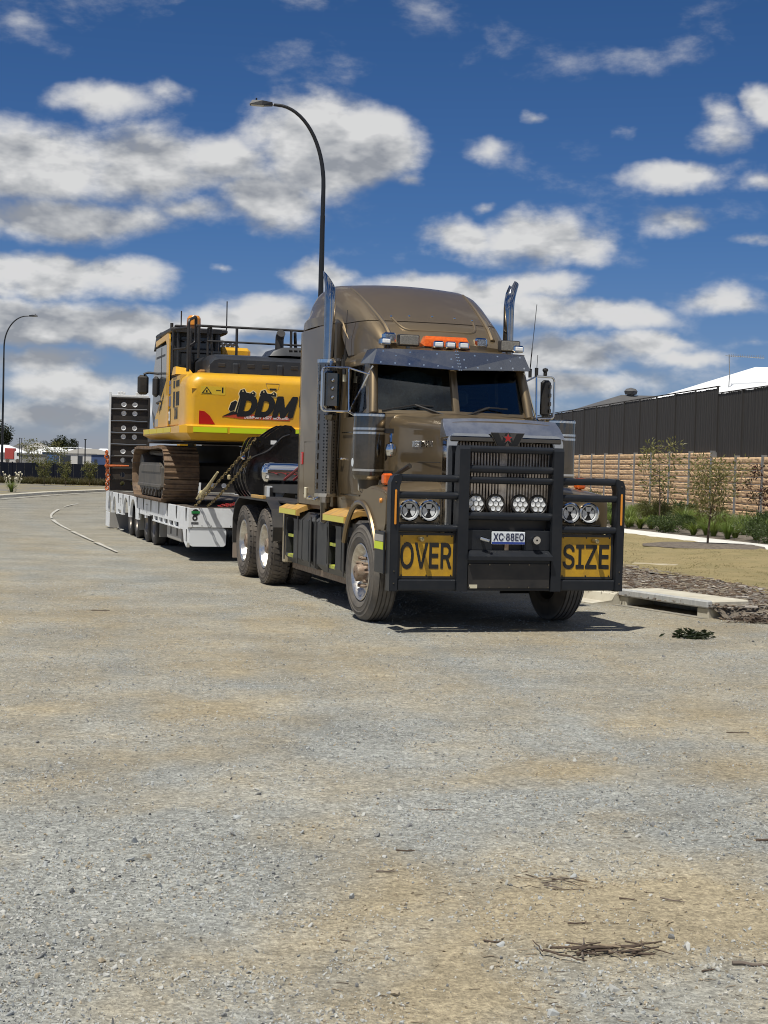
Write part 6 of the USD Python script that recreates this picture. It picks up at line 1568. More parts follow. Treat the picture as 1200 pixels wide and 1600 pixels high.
# ------------------------------------------------------------------ the low-loader trailer
TR = thing("trailer", "white low-loader trailer with scalloped side panels carrying the digger", "trailer", loc=(0, 15, 0))


def tp(name, mesh, mat, parent=None, smooth=35, label=None): return obj(name, mesh, M[mat] if isinstance(mat, str) else mat, parent or TR, smooth, label)


XS = 1.52; ZD = 0.872; Y0, Y1 = 9.25, 21.3
m = MB(); m.box((-1.44, Y0 + 0.05, 0.70), (1.44, Y1 - 0.05, 0.84)); dk = tp("deck", m, "black", smooth=False)
for k in range(24):
    y = Y0 + 0.06 + k * 0.5; m = MB(); m.box((-1.45, y, 0.842), (1.45, y + 0.485, 0.866 if k % 2 else 0.864)); tp("deck_plate", m, pm("deck_timber_" + str(k % 3), [(0.055, 0.048, 0.042), (0.07, 0.06, 0.05), (0.045, 0.041, 0.038)][k % 3], 0.8, dust=(0.22, 0.17, 0.12), dust_amt=0.5) if k < 3 else UsdShade.Material.Get(stage, f"/World/Looks/deck_timber_{k % 3}"), dk, smooth=False)
# side panels with arches over the wheels
arches = [(20.55, 0.18, 0.80), (19.62, 0.18, 0.79), (17.52, 0.46, 0.82), (16.30, 0.46, 0.82)]


def side(s):
    low = [(21.36, 0.40), (21.10, 0.36)]
    poly = sbox(Y0, 0.50, 21.30, ZD).union(Polygon([(21.30, 0.40), (21.38, 0.45), (21.38, 0.80), (21.30, ZD), (19.0, ZD), (19.0, 0.40)])).union(sbox(15.4, 0.42, 21.3, 0.6)).union(Polygon([(Y0, 0.50), (Y0, 0.30), (Y0 + 0.10, 0.22), (Y0 + 0.36, 0.30), (Y0 + 0.55, 0.55)]))
    for yc, w, zt in arches:
        r = 0.36 if w < .3 else 0.46
        a = Polygon([(yc + r * math.cos(t) * (1.0), 0.40 + (zt - 0.40) * math.sin(t)) for t in np.linspace(0, PI, 20)] + [(yc - r, 0.2), (yc + r, 0.2)]); poly = poly.difference(a)
    for yc in (14.95, 13.85): poly = poly.difference(sbox(yc - 0.5, 0.2, yc + 0.5, 0.56))
    for k in range(6): yc = 10.2 + 0.62 * k; poly = poly.difference(sbox(yc, 0.505, yc + 0.50, 0.595)) if k < 6 else poly
    poly = poly.union(sbox(10.05, 0.49, 13.4, 0.512))
    for k in range(9): poly = poly.union(sbox(15.3, 0.45, 15.36, 0.6))
    poly = poly.difference(sbox(18.3, 0.43, 18.95, 0.52))
    if hasattr(poly, "geoms"): poly = unary_union([g for g in poly.geoms if g.area > 0.01])
    v, f = prism(poly, s * 1.47, s * XS, "yz"); sp = tp("side_panel", (v, f), "trailer_white", smooth=False)
    # strap slots: tapered black openings along the top edge
    for yc in (9.42, 10.45, 11.5, 12.55, 13.6, 14.65, 15.6, 16.9, 18.0, 18.85, 20.1):
        v, f = prism(Polygon([(yc - 0.075, ZD + 0.001), (yc + 0.075, ZD + 0.001), (yc + 0.055, 0.72), (yc + 0.02, 0.655), (yc - 0.03, 0.655)]), s * (XS - 0.01), s * (XS + 0.004), "yz"); tp("strap_slot", (v, f), "black", sp, smooth=False)
    for yc in (14.15, 18.45):
        m = MB()
        for z, w in ((0.77, 0.16), (0.70, 0.03), (0.63, 0.03)): m.box((s * XS, yc - w, z - 0.008), (s * (XS + 0.004), yc + w, z + 0.008))
        m.box((s * XS, yc - 0.02, 0.60), (s * (XS + 0.004), yc + 0.02, 0.80)); tp("panel_decal", m, "grey", sp, smooth=False)
    for yc in (9.35, 15.25): m = MB(); m.box((s * XS, yc - 0.03, 0.32 if yc < 10 else 0.46), (s * (XS + 0.006), yc + 0.03, 0.52 if yc < 10 else 0.66)); tp("slot_cover", m, "black", sp, smooth=False)


both(side)
m = MB(); m.box((-XS, Y0 - 0.03, 0.555), (1.47, Y0 - 0.001, ZD + 0.002), 0.004)
for s in (1, -1): v, f = prism(Polygon([(s * XS, ZD), (s * 0.62, ZD), (s * 0.66, 0.70), (s * 0.74, 0.555), (s * XS, 0.555)]), Y0 - 0.001, Y0 - 0.04, "xz", 0.01); fp = tp("front_panel", (v, f), "trailer_white", smooth=False)
for s in (-1, 1):
    q = rrect(min(s * 1.49, s * 0.88), 0.24, max(s * 1.49, s * 0.88), 0.545, 0.06); v, f = prism(q, Y0 - 0.01, Y0 - 0.025, "xz"); tp("front_mudflap", (v, f), pm(f"pale_grey_flap_{s > 0}", (0.70, 0.72, 0.74), 0.5), smooth=False)
    m = MB()
    for k in range(5): x = s * (1.45 - 0.16 * k); m.add(*cbox((x - 0.006, Y0 - 0.044, 0.578), (x + 0.006, Y0 - 0.039, 0.59)))
    tp("panel_bolt", m, "dull", fp, smooth=False)
m = MB(); m.add(*lathe([(Y0 - 0.044, 0.002), (Y0 - 0.044, 0.058), (Y0 - 0.039, 0.058), (Y0 - 0.039, 0.002)], (-1.40, 0, 0.80), "y", 20)); dc = tp("round_decal", m, "black", fp)
m = MB(); m.box((-1.47, Y0 - 0.046, 0.785), (-1.33, Y0 - 0.0425, 0.825)); tp("decal_band", m, pm("decal_green", (0.02, 0.20, 0.05), 0.4), dc, smooth=False)
m = MB(); m.add(*disc_ring((-1.41, 0, 0.71), 0.02, 0.045, Y0 - 0.044, Y0 - 0.040, 18)); m.box((-1.47, Y0 - 0.044, 0.61), (-1.35, Y0 - 0.041, 0.622)); m.box((-1.47, Y0 - 0.044, 0.63), (-1.35, Y0 - 0.041, 0.642)); tp("round_decal", m, "black", fp, smooth=False)
# rear flap and panel
for s in (-1, 1):
    v, f = prism(Polygon([(s * 1.50, 0.02), (s * 1.50, 0.38), (s * 0.70, 0.38), (s * 0.70, 0.02)]), 20.60, 20.62, "xz"); tp("rear_mudflap", (v, f), "grey", smooth=False)
    m = MB(); m.box((s * 1.505, 20.62, 0.04), (s * 1.52, 21.33, 0.385), 0.004); tp("rear_skirt", m, "trailer_white", smooth=False)
    m = MB(); m.box((s * 1.2, 10.3, 0.25), (s * 1.46, 11.9, 0.54), 0.02); tb = tp("tool_locker", m, "grey", smooth=False)
    for y in (10.7, 11.4): m = MB(); m.box((s * 1.46, y - 0.03, 0.34), (s * 1.472, y + 0.03, 0.48)); tp("locker_catch", m, "black", tb, smooth=False)
    m = MB(); m.box((s * 1.10, 12.95, 0.20), (s * 1.44, 12.97, 0.60)); m.box((s * 1.10, 15.75, 0.20), (s * 1.44, 15.77, 0.60)); tp("mudflap", m, "grey", smooth=False)
# running gear
def twheel(y, s):
    R = 0.39; o = 1.42; c = (0, y, R - 0.01)
    prof = lambda o: [(o - 0.03, 0.22), (o, 0.25), (o, R * 0.86), (o - 0.02, R * 0.97), (o - 0.04, R), (o - 0.19, R), (o - 0.21, R * 0.97), (o - 0.23, R * 0.86), (o - 0.23, 0.25), (o - 0.2, 0.22), (o - 0.03, 0.22)]
    m = MB(); v, f = lathe([(o - 0.03, 0.218), (o - 0.012, 0.235), (o - 0.02, 0.21), (o - 0.09, 0.18), (o - 0.10, 0.11), (o - 0.05, 0.09), (o - 0.05, 0.01), (o - 0.12, 0.01), (o - 0.12, 0.2), (o - 0.03, 0.218)], c, "x", 28)
    if s < 0: v, f = mir(v, f)
    w = tp("wheel", (v, f), "dark_rim")
    m = MB()
    for oo in (o, o - 0.27):
        v, f = lathe(prof(oo), c, "x", 40)
        if s < 0: v, f = mir(v, f)
        m.add(v, f)
    tp("tyre", m, "dark_tyre", w)


for y in (13.89, 14.93, 16.42, 17.48):
    for s in (-1, 1): twheel(y, s)
    m = MB(); m.tube([(-1.2, y, 0.38), (1.2, y, 0.38)], 0.07, 10); tp("axle", m, "black")
for s in (-1, 1): m = MB(); m.box((s * 0.42, 9.3, 0.45), (s * 0.55, 21.0, 0.70)); tp("chassis_beam", m, "black", smooth=False)
m = MB(); m.box((-1.3, 10.0, 0.40), (-1.25, 13.3, 0.69)); m.box((1.25, 10.0, 0.40), (1.3, 13.3, 0.69)); tp("outrigger", m, "grey", smooth=False)
# gooseneck up to the turntable
v, f = prism(Polygon([(9.3, 0.62), (9.3, 0.86), (8.2, 0.98), (7.6, 1.32), (4.9, 1.36), (4.9, 1.23), (7.4, 1.20), (8.0, 0.75), (8.6, 0.55)]), -0.62, 0.62, "yz"); gn = tp("gooseneck", (v, f), "black", smooth=False)
m = MB(); m.box((-0.70, 6.98, 1.06), (-0.52, 7.15, 1.30), 0.01); tp("hose_box", m, "grey", gn, smooth=False)
v, f = prism(Polygon([(-0.70, 1.30), (-0.36, 1.30), (-0.50, 1.06), (-0.70, 1.06)]), 6.965, 6.978, "xz"); tp("box_face", (v, f), "trailer_white", gn, smooth=False)
m = MB(); m.box((-0.66, 6.95, 1.11), (-0.57, 6.966, 1.28), 0.008); tp("coupling_block", m, "black", gn, smooth=False)
m = MB()
for k in range(4): m.tube(arc_path([(-0.45 + 0.15 * k, 6.9, 1.4), (-0.4 + .15 * k, 5.4, 1.75), (-0.3 + .1 * k, 3.6, 1.6)], 0.4), 0.02, 6)
tp("suzi_hose", m, "red_chain", gn)

# polished air tank riding on the neck
m = MB(); m.add(*lathe([(-0.72, 0.01), (-0.715, 0.09), (-0.68, 0.145), (-0.60, 0.165), (0.55, 0.165), (0.63, 0.145), (0.66, 0.09), (0.665, 0.01)], (0, 7.32, 1.50), "x", 40)); at_ = tp("air_tank", m, pm("mirror_steel", (0.8, 0.8, 0.8), 0.035, 1.0), gn)
for x in (-0.4, 0.4): m = MB(); m.box((x - 0.02, 7.2, 1.32), (x + 0.02, 7.5, 1.45)); tp("tank_bracket", m, "black", at_, smooth=False)

# raised loading ramps at the rear
def ramp(s):
    x0, x1 = s * 0.64, s * 1.54
    lo, hi = min(x0, x1), max(x0, x1)
    t = thing("loading_ramp", f"black loading ramp folded upright at the trailer's rear, {'left, dirt-streaked with pale round holes' if s < 0 else 'right, mostly behind the digger'}", "ramp", loc=((lo + hi) / 2, 20.62, 0.87))
    yb = 20.62; zb, zt = 0.90, 3.12
    n = 8
    for k in range(n):
        z0 = zb + (zt - zb) * k / n; z1 = zb + (zt - zb) * (k + 1) / n - 0.012
        body = mbox((lo + 0.02, yb, z0), (hi - 0.02, yb + 0.05, z1))
        for hx in (0.35, 0.64):
            if k in (1, ) and hx > .5: continue
            x = lo + (hi - lo) * hx; hz = z0 + (0.10 if k % 2 else 0.17)
            cyl = m3.Manifold.cylinder(0.3, 0.058, 0.058, 24, True).rotate((90, 0, 0)).translate((x, yb, hz)); body = body - cyl
        pnl = obj("ramp_plate", body, M["ramp"], t, False)
        m = MB(); m.box((lo + 0.01, yb - 0.035, z1 - 0.03), (hi - 0.01, yb, z1 + 0.005), 0.004); obj("cleat", m, M["ramp"], t, False)
        if k > 2 or s > 0:
            for hx in (0.35, 0.64):
                x = lo + (hi - lo) * hx; hz = z0 + (0.10 if k % 2 else 0.17)
                m = MB(); m.add(*lathe([(yb + 0.03, 0.055), (yb - 0.004, 0.060), (yb - 0.006, 0.052), (yb + 0.02, 0.03), (yb + 0.024, 0.003)], (x, 0, hz), "y", 20)); obj("hole_cap", m, M["white"], t)
    m = MB(); m.box((lo - 0.02, yb - 0.05, zb - 0.03), (lo + 0.012, yb + 0.16, zt + 0.12), 0.006); obj("ramp_side", m, M["white"], t, False)
    m = MB(); m.box((hi - 0.02, yb - 0.05, zb - 0.03), (hi + 0.03, yb + 0.16, zt), 0.006); obj("ramp_side", m, M["ramp"], t, False)
    m = MB(); m.box((lo, yb - 0.04, zt), (hi, yb + 0.12, zt + 0.05), 0.006)
    for hx in (0.2, 0.28, 0.34, 0.68, 0.76, 0.84): x = lo + (hi - lo) * hx; m.box((x - 0.02, yb - 0.03, zt + 0.05), (x + 0.035, yb + 0.1, zt + 0.12 + 0.02 * (hx in (.28, .76))), 0.008)
    obj("ramp_toe", m, M["white"], t, False)
    return t


both(ramp)


# ------------------------------------------------------------------ chains
def chain_links(path, link=0.075, r=0.011, w=0.024):
    path = np.asarray(path, float); seg = np.linalg.norm(np.diff(path, axis=0), axis=1); cum = np.r_[0, np.cumsum(seg)]; n = max(2, int(cum[-1] / (link * 0.78))); out = []
    for k in range(n):
        s = (k + 0.5) / n * cum[-1]; c = np.array([np.interp(s, cum, path[:, i]) for i in range(3)]); s2 = min(cum[-1], s + 0.02); d = np.array([np.interp(s2, cum, path[:, i]) for i in range(3)]) - np.array([np.interp(max(0, s - 0.02), cum, path[:, i]) for i in range(3)]); d /= np.linalg.norm(d)
        u = np.cross(d, [0.3, 0.2, 1.0]); u /= np.linalg.norm(u); v = np.cross(d, u)
        if k % 2: u = v
        th = np.linspace(0, 2 * PI, 9); pts = [c + d * (link / 2 - r) * (math.cos(t)) * 1.0 + u * w * math.sin(t) for t in th]; out.append(tube(pts, r, 5))
    return out


def chain(name, path, mat, label, loc, group=None, **k):
    t = thing(name, label, "chain", loc=loc, group=group)
    for lk in chain_links(path, **k): obj("link", lk, M[mat], t, 50)
    return t


def sag(a, b, d, n=14):
    a, b = np.asarray(a, float), np.asarray(b, float); t = np.linspace(0, 1, n)[:, None]; return a + (b - a) * t - np.array([0, 0, 1.0]) * d * 4 * t * (1 - t)


BIG = dict(link=0.075, r=0.009, w=0.021)
chain("tie_down_chain", sag((-1.40, 9.3, 0.90), (-0.76, 7.58, 2.02), 0.02, 24), "gold_chain", "gold tie-down chain running up from the deck corner to the bucket ear, upper of two", (-1.36, 9.5, 0.9), **BIG)
chain("tie_down_chain", sag((-1.18, 9.35, 0.90), (-0.84, 7.56, 1.74), 0.05, 24), "gold_chain", "gold tie-down chain from deck to bucket ear, lower of two, beside the pale lever", (-1.02, 9.45, 0.9), **BIG)
chain("tie_down_chain", np.vstack([sag((-1.0, 9.4, 0.91), (-0.55, 8.9, 1.06), 0.03, 10), sag((-0.55, 8.9, 1.06), (-0.2, 8.4, 1.02), 0.05, 8)]), "red_chain", "red tie-down chain lying along the deck under the bucket, nearer of two", (-1.0, 9.4, 0.91), **BIG)
chain("tie_down_chain", sag((-0.9, 9.5, 0.93), (-0.1, 8.3, 1.14), 0.06, 14), "red_chain", "red tie-down chain lying along the deck under the bucket, farther of two", (-0.9, 9.5, 0.93), **BIG)
lb = thing("chain_binder", "pale cream lever chain binder clamped on the gold chain", "chain binder", loc=(-1.25, 9.2, 1.0))
m = MB(); m.tube([(-1.30, 9.28, 1.10), (-1.24, 9.05, 1.22), (-1.12, 8.80, 1.48)], [0.036, 0.032, 0.018], 10); obj("lever", m, M["binder"], lb)
m = MB(); m.add(*lathe([(-0.07, 0.01), (-0.05, 0.036), (0.0, 0.045), (0.05, 0.036), (0.07, 0.01)], (-1.30, 9.28, 1.10), "z", 12)); m.tube([(-1.36, 9.36, 1.02), (-1.30, 9.28, 1.14)], 0.02, 8); obj("ratchet", m, M["binder"], lb)
m = MB(); m.box((-0.98, 8.74, 1.36), (-0.93, 8.66, 1.44), 0.015); obj("hook", m, M["binder"], lb, False)
chain("ramp_chain", np.vstack([sag((-1.62, 20.55, 1.85), (-1.58, 20.5, 1.2), 0.0, 14), sag((-1.58, 20.5, 1.2), (-1.60, 20.5, 0.90), 0.0, 6)]), "orange_chain", "orange chain hanging down the left side of the raised ramp", (-1.6, 20.5, 0.9), link=0.13, r=0.022, w=0.05)
rb = thing("ramp_lever", "red lever sticking out across the foot of the raised ramp", "lever", loc=(-1.55, 20.5, 1.5))
m = MB(); m.tube([(-1.62, 20.5, 1.48), (-1.10, 20.46, 1.49)], [0.03, 0.022], 8); obj("bar", m, M["orange_chain"], rb)
m = MB(); m.add(*lathe([(-0.06, 0.01), (-0.05, 0.045), (0.05, 0.045), (0.06, 0.01)], (-1.6, 20.5, 1.48), "y", 10)); obj("boss", m, M["orange_chain"], rb)

# ------------------------------------------------------------------ the digging bucket lashed on the front of the deck
BK = thing("digger_bucket", "glossy black digger bucket lying chained at the front of the trailer deck", "bucket", loc=(-0.3, 7.9, 0.9))


def bp(name, mesh, mat="gloss_black", parent=None, smooth=30): return obj(name, mesh, M[mat] if isinstance(mat, str) else mat, parent or BK, smooth)


# its axis lies along the trailer: a curved shell running back from a side plate that faces the tractor, ears on top
body_ = Polygon([(-0.28, 2.05), (-0.46, 1.88), (-0.66, 1.76), (-0.78, 1.67), (-0.84, 1.57), (-0.86, 1.47), (-0.84, 1.34), (-0.79, 1.21), (-0.68, 1.08), (-0.60, 0.98), (0.1, 0.98), (0.62, 1.1), (0.66, 1.5), (0.45, 1.95), (0.1, 2.08)]).buffer(0.05, 8).buffer(-0.05, 8)
v, f = prism(body_.difference(body_.buffer(-0.03)), 7.68, 8.85, "xz"); bp("bucket_shell", (v, f), smooth=35)
v, f = prism(body_.buffer(0.035), 7.68, 7.62, "xz", 0.015); sp0 = bp("side_plate", (v, f), smooth=30)
v, f = prism(body_.buffer(0.035), 8.85, 8.90, "xz"); bp("side_plate", (v, f), smooth=30)
v, f = prism(body_.buffer(0.055).difference(body_.buffer(0.005)), 7.635, 7.605, "xz", 0.01); bp("plate_rim", (v, f), "gloss_black", sp0, smooth=30)
for k in range(4):
    y = 7.86 + 0.27 * k; v, f = prism(body_.buffer(0.022).difference(body_.buffer(0.001)), y, y + 0.05, "xz"); bp("wear_band", (v, f), smooth=35)
ear = [(-0.74, 1.66), (-0.86, 1.70), (-0.84, 1.86), (-0.79, 1.99), (-0.74, 2.05), (-0.65, 2.06), (-0.60, 2.03), (-0.52, 2.10), (-0.38, 2.20), (-0.28, 2.25), (-0.18, 2.24), (-0.11, 2.18), (-0.11, 2.08), (-0.05, 1.98), (-0.3, 1.86), (-0.52, 1.74)]
for y in (7.66, 7.98, 8.28):
    pe = Polygon(ear).buffer(0.02, 6).buffer(-0.02, 6)
    for cx_, cz_ in ((-0.705, 1.965), (-0.215, 2.15)): pe = pe.difference(Point(cx_, cz_).buffer(0.036))
    v, f = prism(pe, y + 0.05, y, "xz", 0.008); e_ = bp("lifting_ear", (v, f), smooth=30)
    for cx_, cz_ in ((-0.705, 1.965), (-0.215, 2.15)): m = MB(); m.add(*disc_ring((cx_, 0, cz_), 0.037, 0.075, y - 0.03, y + 0.075, 22)); bp("pin_boss", m, "gloss_black", e_)
m = MB(); m.tube(arc_path([(-0.86, 7.6, 1.70), (-0.74, 7.6, 1.76), (-0.58, 7.6, 1.82), (-0.44, 7.6, 1.95), (-0.34, 7.6, 2.06), (-0.22, 7.6, 2.10)], 0.1, 6), 0.017, 8); bp("grease_line", m, "dull")
m = MB(); m.box((-0.52, 7.59, 1.94), (-0.43, 7.603, 2.00)); bp("sticker", m, "white", smooth=False)
for x in (-0.92, -0.82): m = MB(); m.add(*cbox((x - 0.035, 7.70, 1.69), (x + 0.035, 7.78, 1.75), 0.02)); bp("shackle", m, "chrome", smooth=False)
for k in range(4): y = 7.8 + 0.32 * k; bp("bucket_tooth", hull([(0.60, y - 0.06, 1.06), (0.60, y + 0.06, 1.06), (0.64, y - 0.06, 1.16), (0.64, y + 0.06, 1.16), (0.80, y - 0.03, 1.02), (0.80, y + 0.03, 1.02)]), "dull", smooth=False)

# ------------------------------------------------------------------ the digger
EX = thing("excavator", "yellow tracked excavator with DDM lettering on its rear, riding on the trailer", "excavator", loc=(0, 13.3, 0.87))


def ep(name, mesh, mat="digger", parent=None, smooth=30, label=None): return obj(name, mesh, M[mat] if isinstance(mat, str) else mat, parent or EX, smooth, label)


# tracks: shoes all round each frame
def track(s):
    xi, xo = s * 0.98, s * 1.61; x0, x1 = min(xi, xo), max(xi, xo)
    ya, yb = 11.85, 15.35; zc, r = 1.40, 0.455
    # centre line of the shoes
    pts = []
    for t in np.linspace(-PI / 2, -3 * PI / 2, 14): pts.append((ya + r * math.cos(t), zc + r * math.sin(t)))
    for k in range(1, 10): t = k / 10; pts.append((ya + (yb - ya) * t, zc + r + 0.025 - 0.05 * math.sin(PI * t) * 0.6))
    for t in np.linspace(PI / 2, -PI / 2, 14): pts.append((yb + r * math.cos(t), zc + r * math.sin(t)))
    for k in range(1, 10): t = k / 10; pts.append((yb + (ya - yb) * t, zc - r))
    pts.append(pts[0]); P = np.array(pts); seg = np.linalg.norm(np.diff(P, axis=0), axis=1); cum = np.r_[0, np.cumsum(seg)]
    n = 47; tr_ = None
    fr = MB(); fr.add(*prism(Polygon([(ya + 0.15, 1.16), (ya + 0.22, 1.50), (ya + 0.55, 1.60), (yb - 0.55, 1.60), (yb - 0.2, 1.5), (yb - .15, 1.16), (yb - 0.5, 1.10), (ya + .5, 1.10)]), s * 1.05, s * 1.56, "yz")); frm = ep("track_frame", fr, "track_frame", smooth=False)
    m = MB(); m.box((s * 1.545, ya + 0.30, 1.42), (s * 1.575, yb - 0.6, 1.56), 0.01); m.box((s * 1.545, ya + 0.2, 1.14), (s * 1.585, yb - 0.2, 1.20), 0.01); ep("frame_rib", m, "track_frame", frm, smooth=False)
    for yc in (ya, yb): m = MB(); m.add(*lathe([(s * 1.08, 0.02), (s * 1.08, 0.36), (s * 1.16, 0.40), (s * 1.40, 0.40), (s * 1.48, 0.36), (s * 1.50, 0.1), (s * 1.53, 0.02)], (0, yc, zc), "x", 26)); ep("track_idler", m, "track_frame", frm)
    for k in range(8): yc = ya + 0.5 + k * 0.36; m = MB(); m.add(*lathe([(s * 1.06, 0.02), (s * 1.06, 0.12), (s * 1.5, 0.12), (s * 1.52, 0.02)], (0, yc, 1.08), "x", 14)); ep("track_roller", m, "track_frame", frm)
    for k in range(5): y = ya + 0.75 + k * 0.42; m = MB(); m.add(*hull([(s * 1.56, y, 1.16), (s * 1.56, y + 0.06, 1.16), (s * 1.59, y + 0.10, 0.98), (s * 1.59, y + 0.16, 0.98), (s * 1.53, y, 1.16), (s * 1.53, y + .06, 1.16), (s * 1.55, y + .10, .98), (s * 1.55, y + .16, .98)])); ep("roller_guard", m, "track_frame", frm, smooth=False)
    for k in range(n):
        sN = (k + 0.5) / n * cum[-1]; g = lambda q: np.array([np.interp(q % cum[-1], cum, P[:, 0]), np.interp(q % cum[-1], cum, P[:, 1])])
        c = g(sN); d = g(sN + 0.03) - g(sN - 0.03); d /= np.linalg.norm(d); nrm = np.array([-d[1], d[0]])
        if nrm @ (c - np.array([np.clip(c[0], ya, yb), zc])) < 0: nrm = -nrm
        L2 = cum[-1] / n / 2
        q = [c - d * L2 * 1.02, c + d * L2 * 0.98, c + d * L2 * 0.98 + nrm * 0.022, c + d * L2 * 0.30 + nrm * 0.024, c + d * L2 * 0.22 + nrm * 0.050, c + d * L2 * 0.02 + nrm * 0.050, c - d * L2 * 0.06 + nrm * 0.024, c - d * L2 * 0.60 + nrm * 0.026, c - d * L2 * 0.68 + nrm * 0.055, c - d * L2 * 0.92 + nrm * 0.055, c - d * L2 * 1.02 + nrm * 0.02]
        v, f = prism(Polygon(q).buffer(0), x0, x1, "yz"); ep("track_shoe", (v, f), "track", frm, smooth=False)
    m = MB()
    Q = np.array([[y - (0.05 * (y - 13.6) / 2.0), z - 0.07 * np.sign(z - zc)] for y, z in P]); m.tube(np.c_[np.full(len(Q), s * 1.3), Q], 0.05, 6); ep("track_chain", m, "track_frame", frm)


both(track)
m = MB(); m.box((-1.0, 12.3, 1.25), (1.0, 14.9, 1.62), 0.06); ep("car_body", m, "black", smooth=False)
m = MB(); m.add(*lathe([(1.60, 0.02), (1.60, 0.72), (1.95, 0.72), (1.95, 0.02)], (0, 13.45, 0), "z", 36)); ep("slew_ring", m, "black")
m = MB(); m.box((-1.42, 10.6, 1.98), (1.42, 15.0, 2.14), 0.03); ep("turntable_floor", m, "black", smooth=False)
m = MB(); m.tube([(-1.05, 11.9, 1.60), (-1.05, 11.9, 2.0)], 0.06, 10); ep("step_post", m, "track_frame")

# counterweight and side doors
cw = [(-1.50, 2.24), (-1.50, 2.86), (-1.47, 3.02), (-1.38, 3.15), (1.38, 3.15), (1.47, 3.02), (1.50, 2.86), (1.50, 2.24)]


def cwsec(y, w, zt, zb): return np.array([(-w, y, zb), (-w, y, zt - 0.24), (-w + 0.04, y, zt - 0.10), (-w + 0.14, y, zt - 0.02), (-w + 0.24, y, zt), (w - 0.24, y, zt), (w - 0.14, y, zt - 0.02), (w - 0.04, y, zt - 0.10), (w, y, zt - 0.24), (w, y, zb)])


cwm = loft([cwsec(9.74, 1.36, 2.98, 2.24), cwsec(9.78, 1.43, 3.06, 2.24), cwsec(9.86, 1.48, 3.12, 2.235), cwsec(10.02, 1.50, 3.155, 2.23), cwsec(10.55, 1.50, 3.17, 2.22)])
CW = ep("counterweight", cwm, "digger", smooth=32)
m = MB(); m.add(*hull([(-1.44, 9.742, 2.875), (1.44, 9.742, 2.875), (-1.44, 9.74, 2.868), (1.44, 9.74, 2.868), (-1.4, 9.8, 2.88), (1.4, 9.8, 2.868)])); ep("counterweight_crease", m, "digger", CW, smooth=False)
lip = [np.array([(-1.585, y_, 2.09), (-1.60, y_, 2.14), (-1.60, y_, 2.235), (-1.56, y_, 2.26), (1.56, y_, 2.26), (1.60, y_, 2.235), (1.60, y_, 2.14), (1.585, y_, 2.09), (1.45, y_, 2.0), (-1.45, y_, 2.0)]) for y_ in (9.66, 10.55)]
lipm = hull([(-1.50, 9.64, 2.235), (1.50, 9.64, 2.235), (-1.50, 9.64, 2.12), (1.50, 9.64, 2.12), (-1.61, 9.80, 2.235), (1.61, 9.80, 2.235), (-1.61, 9.80, 2.12), (1.61, 9.80, 2.12), (-1.53, 9.70, 2.262), (1.53, 9.70, 2.262), (-1.61, 10.55, 2.235), (1.61, 10.55, 2.235), (-1.61, 10.55, 2.12), (1.61, 10.55, 2.12), (-1.40, 9.78, 2.01), (1.40, 9.78, 2.01), (-1.45, 10.55, 2.0), (1.45, 10.55, 2.0)])
LP = ep("rear_skirt", lipm, "digger", CW, smooth=20)
xs_ = [-1.42, -0.80, -0.13, 0.55, 1.22]
for a_, b_ in zip(xs_, xs_[1:]): m = MB(); m.box((a_ + 0.02, 9.632, 2.135), (b_ - 0.02, 9.6385, 2.222)); ep("reflective_tape", m, "hiviz", CW, smooth=False)
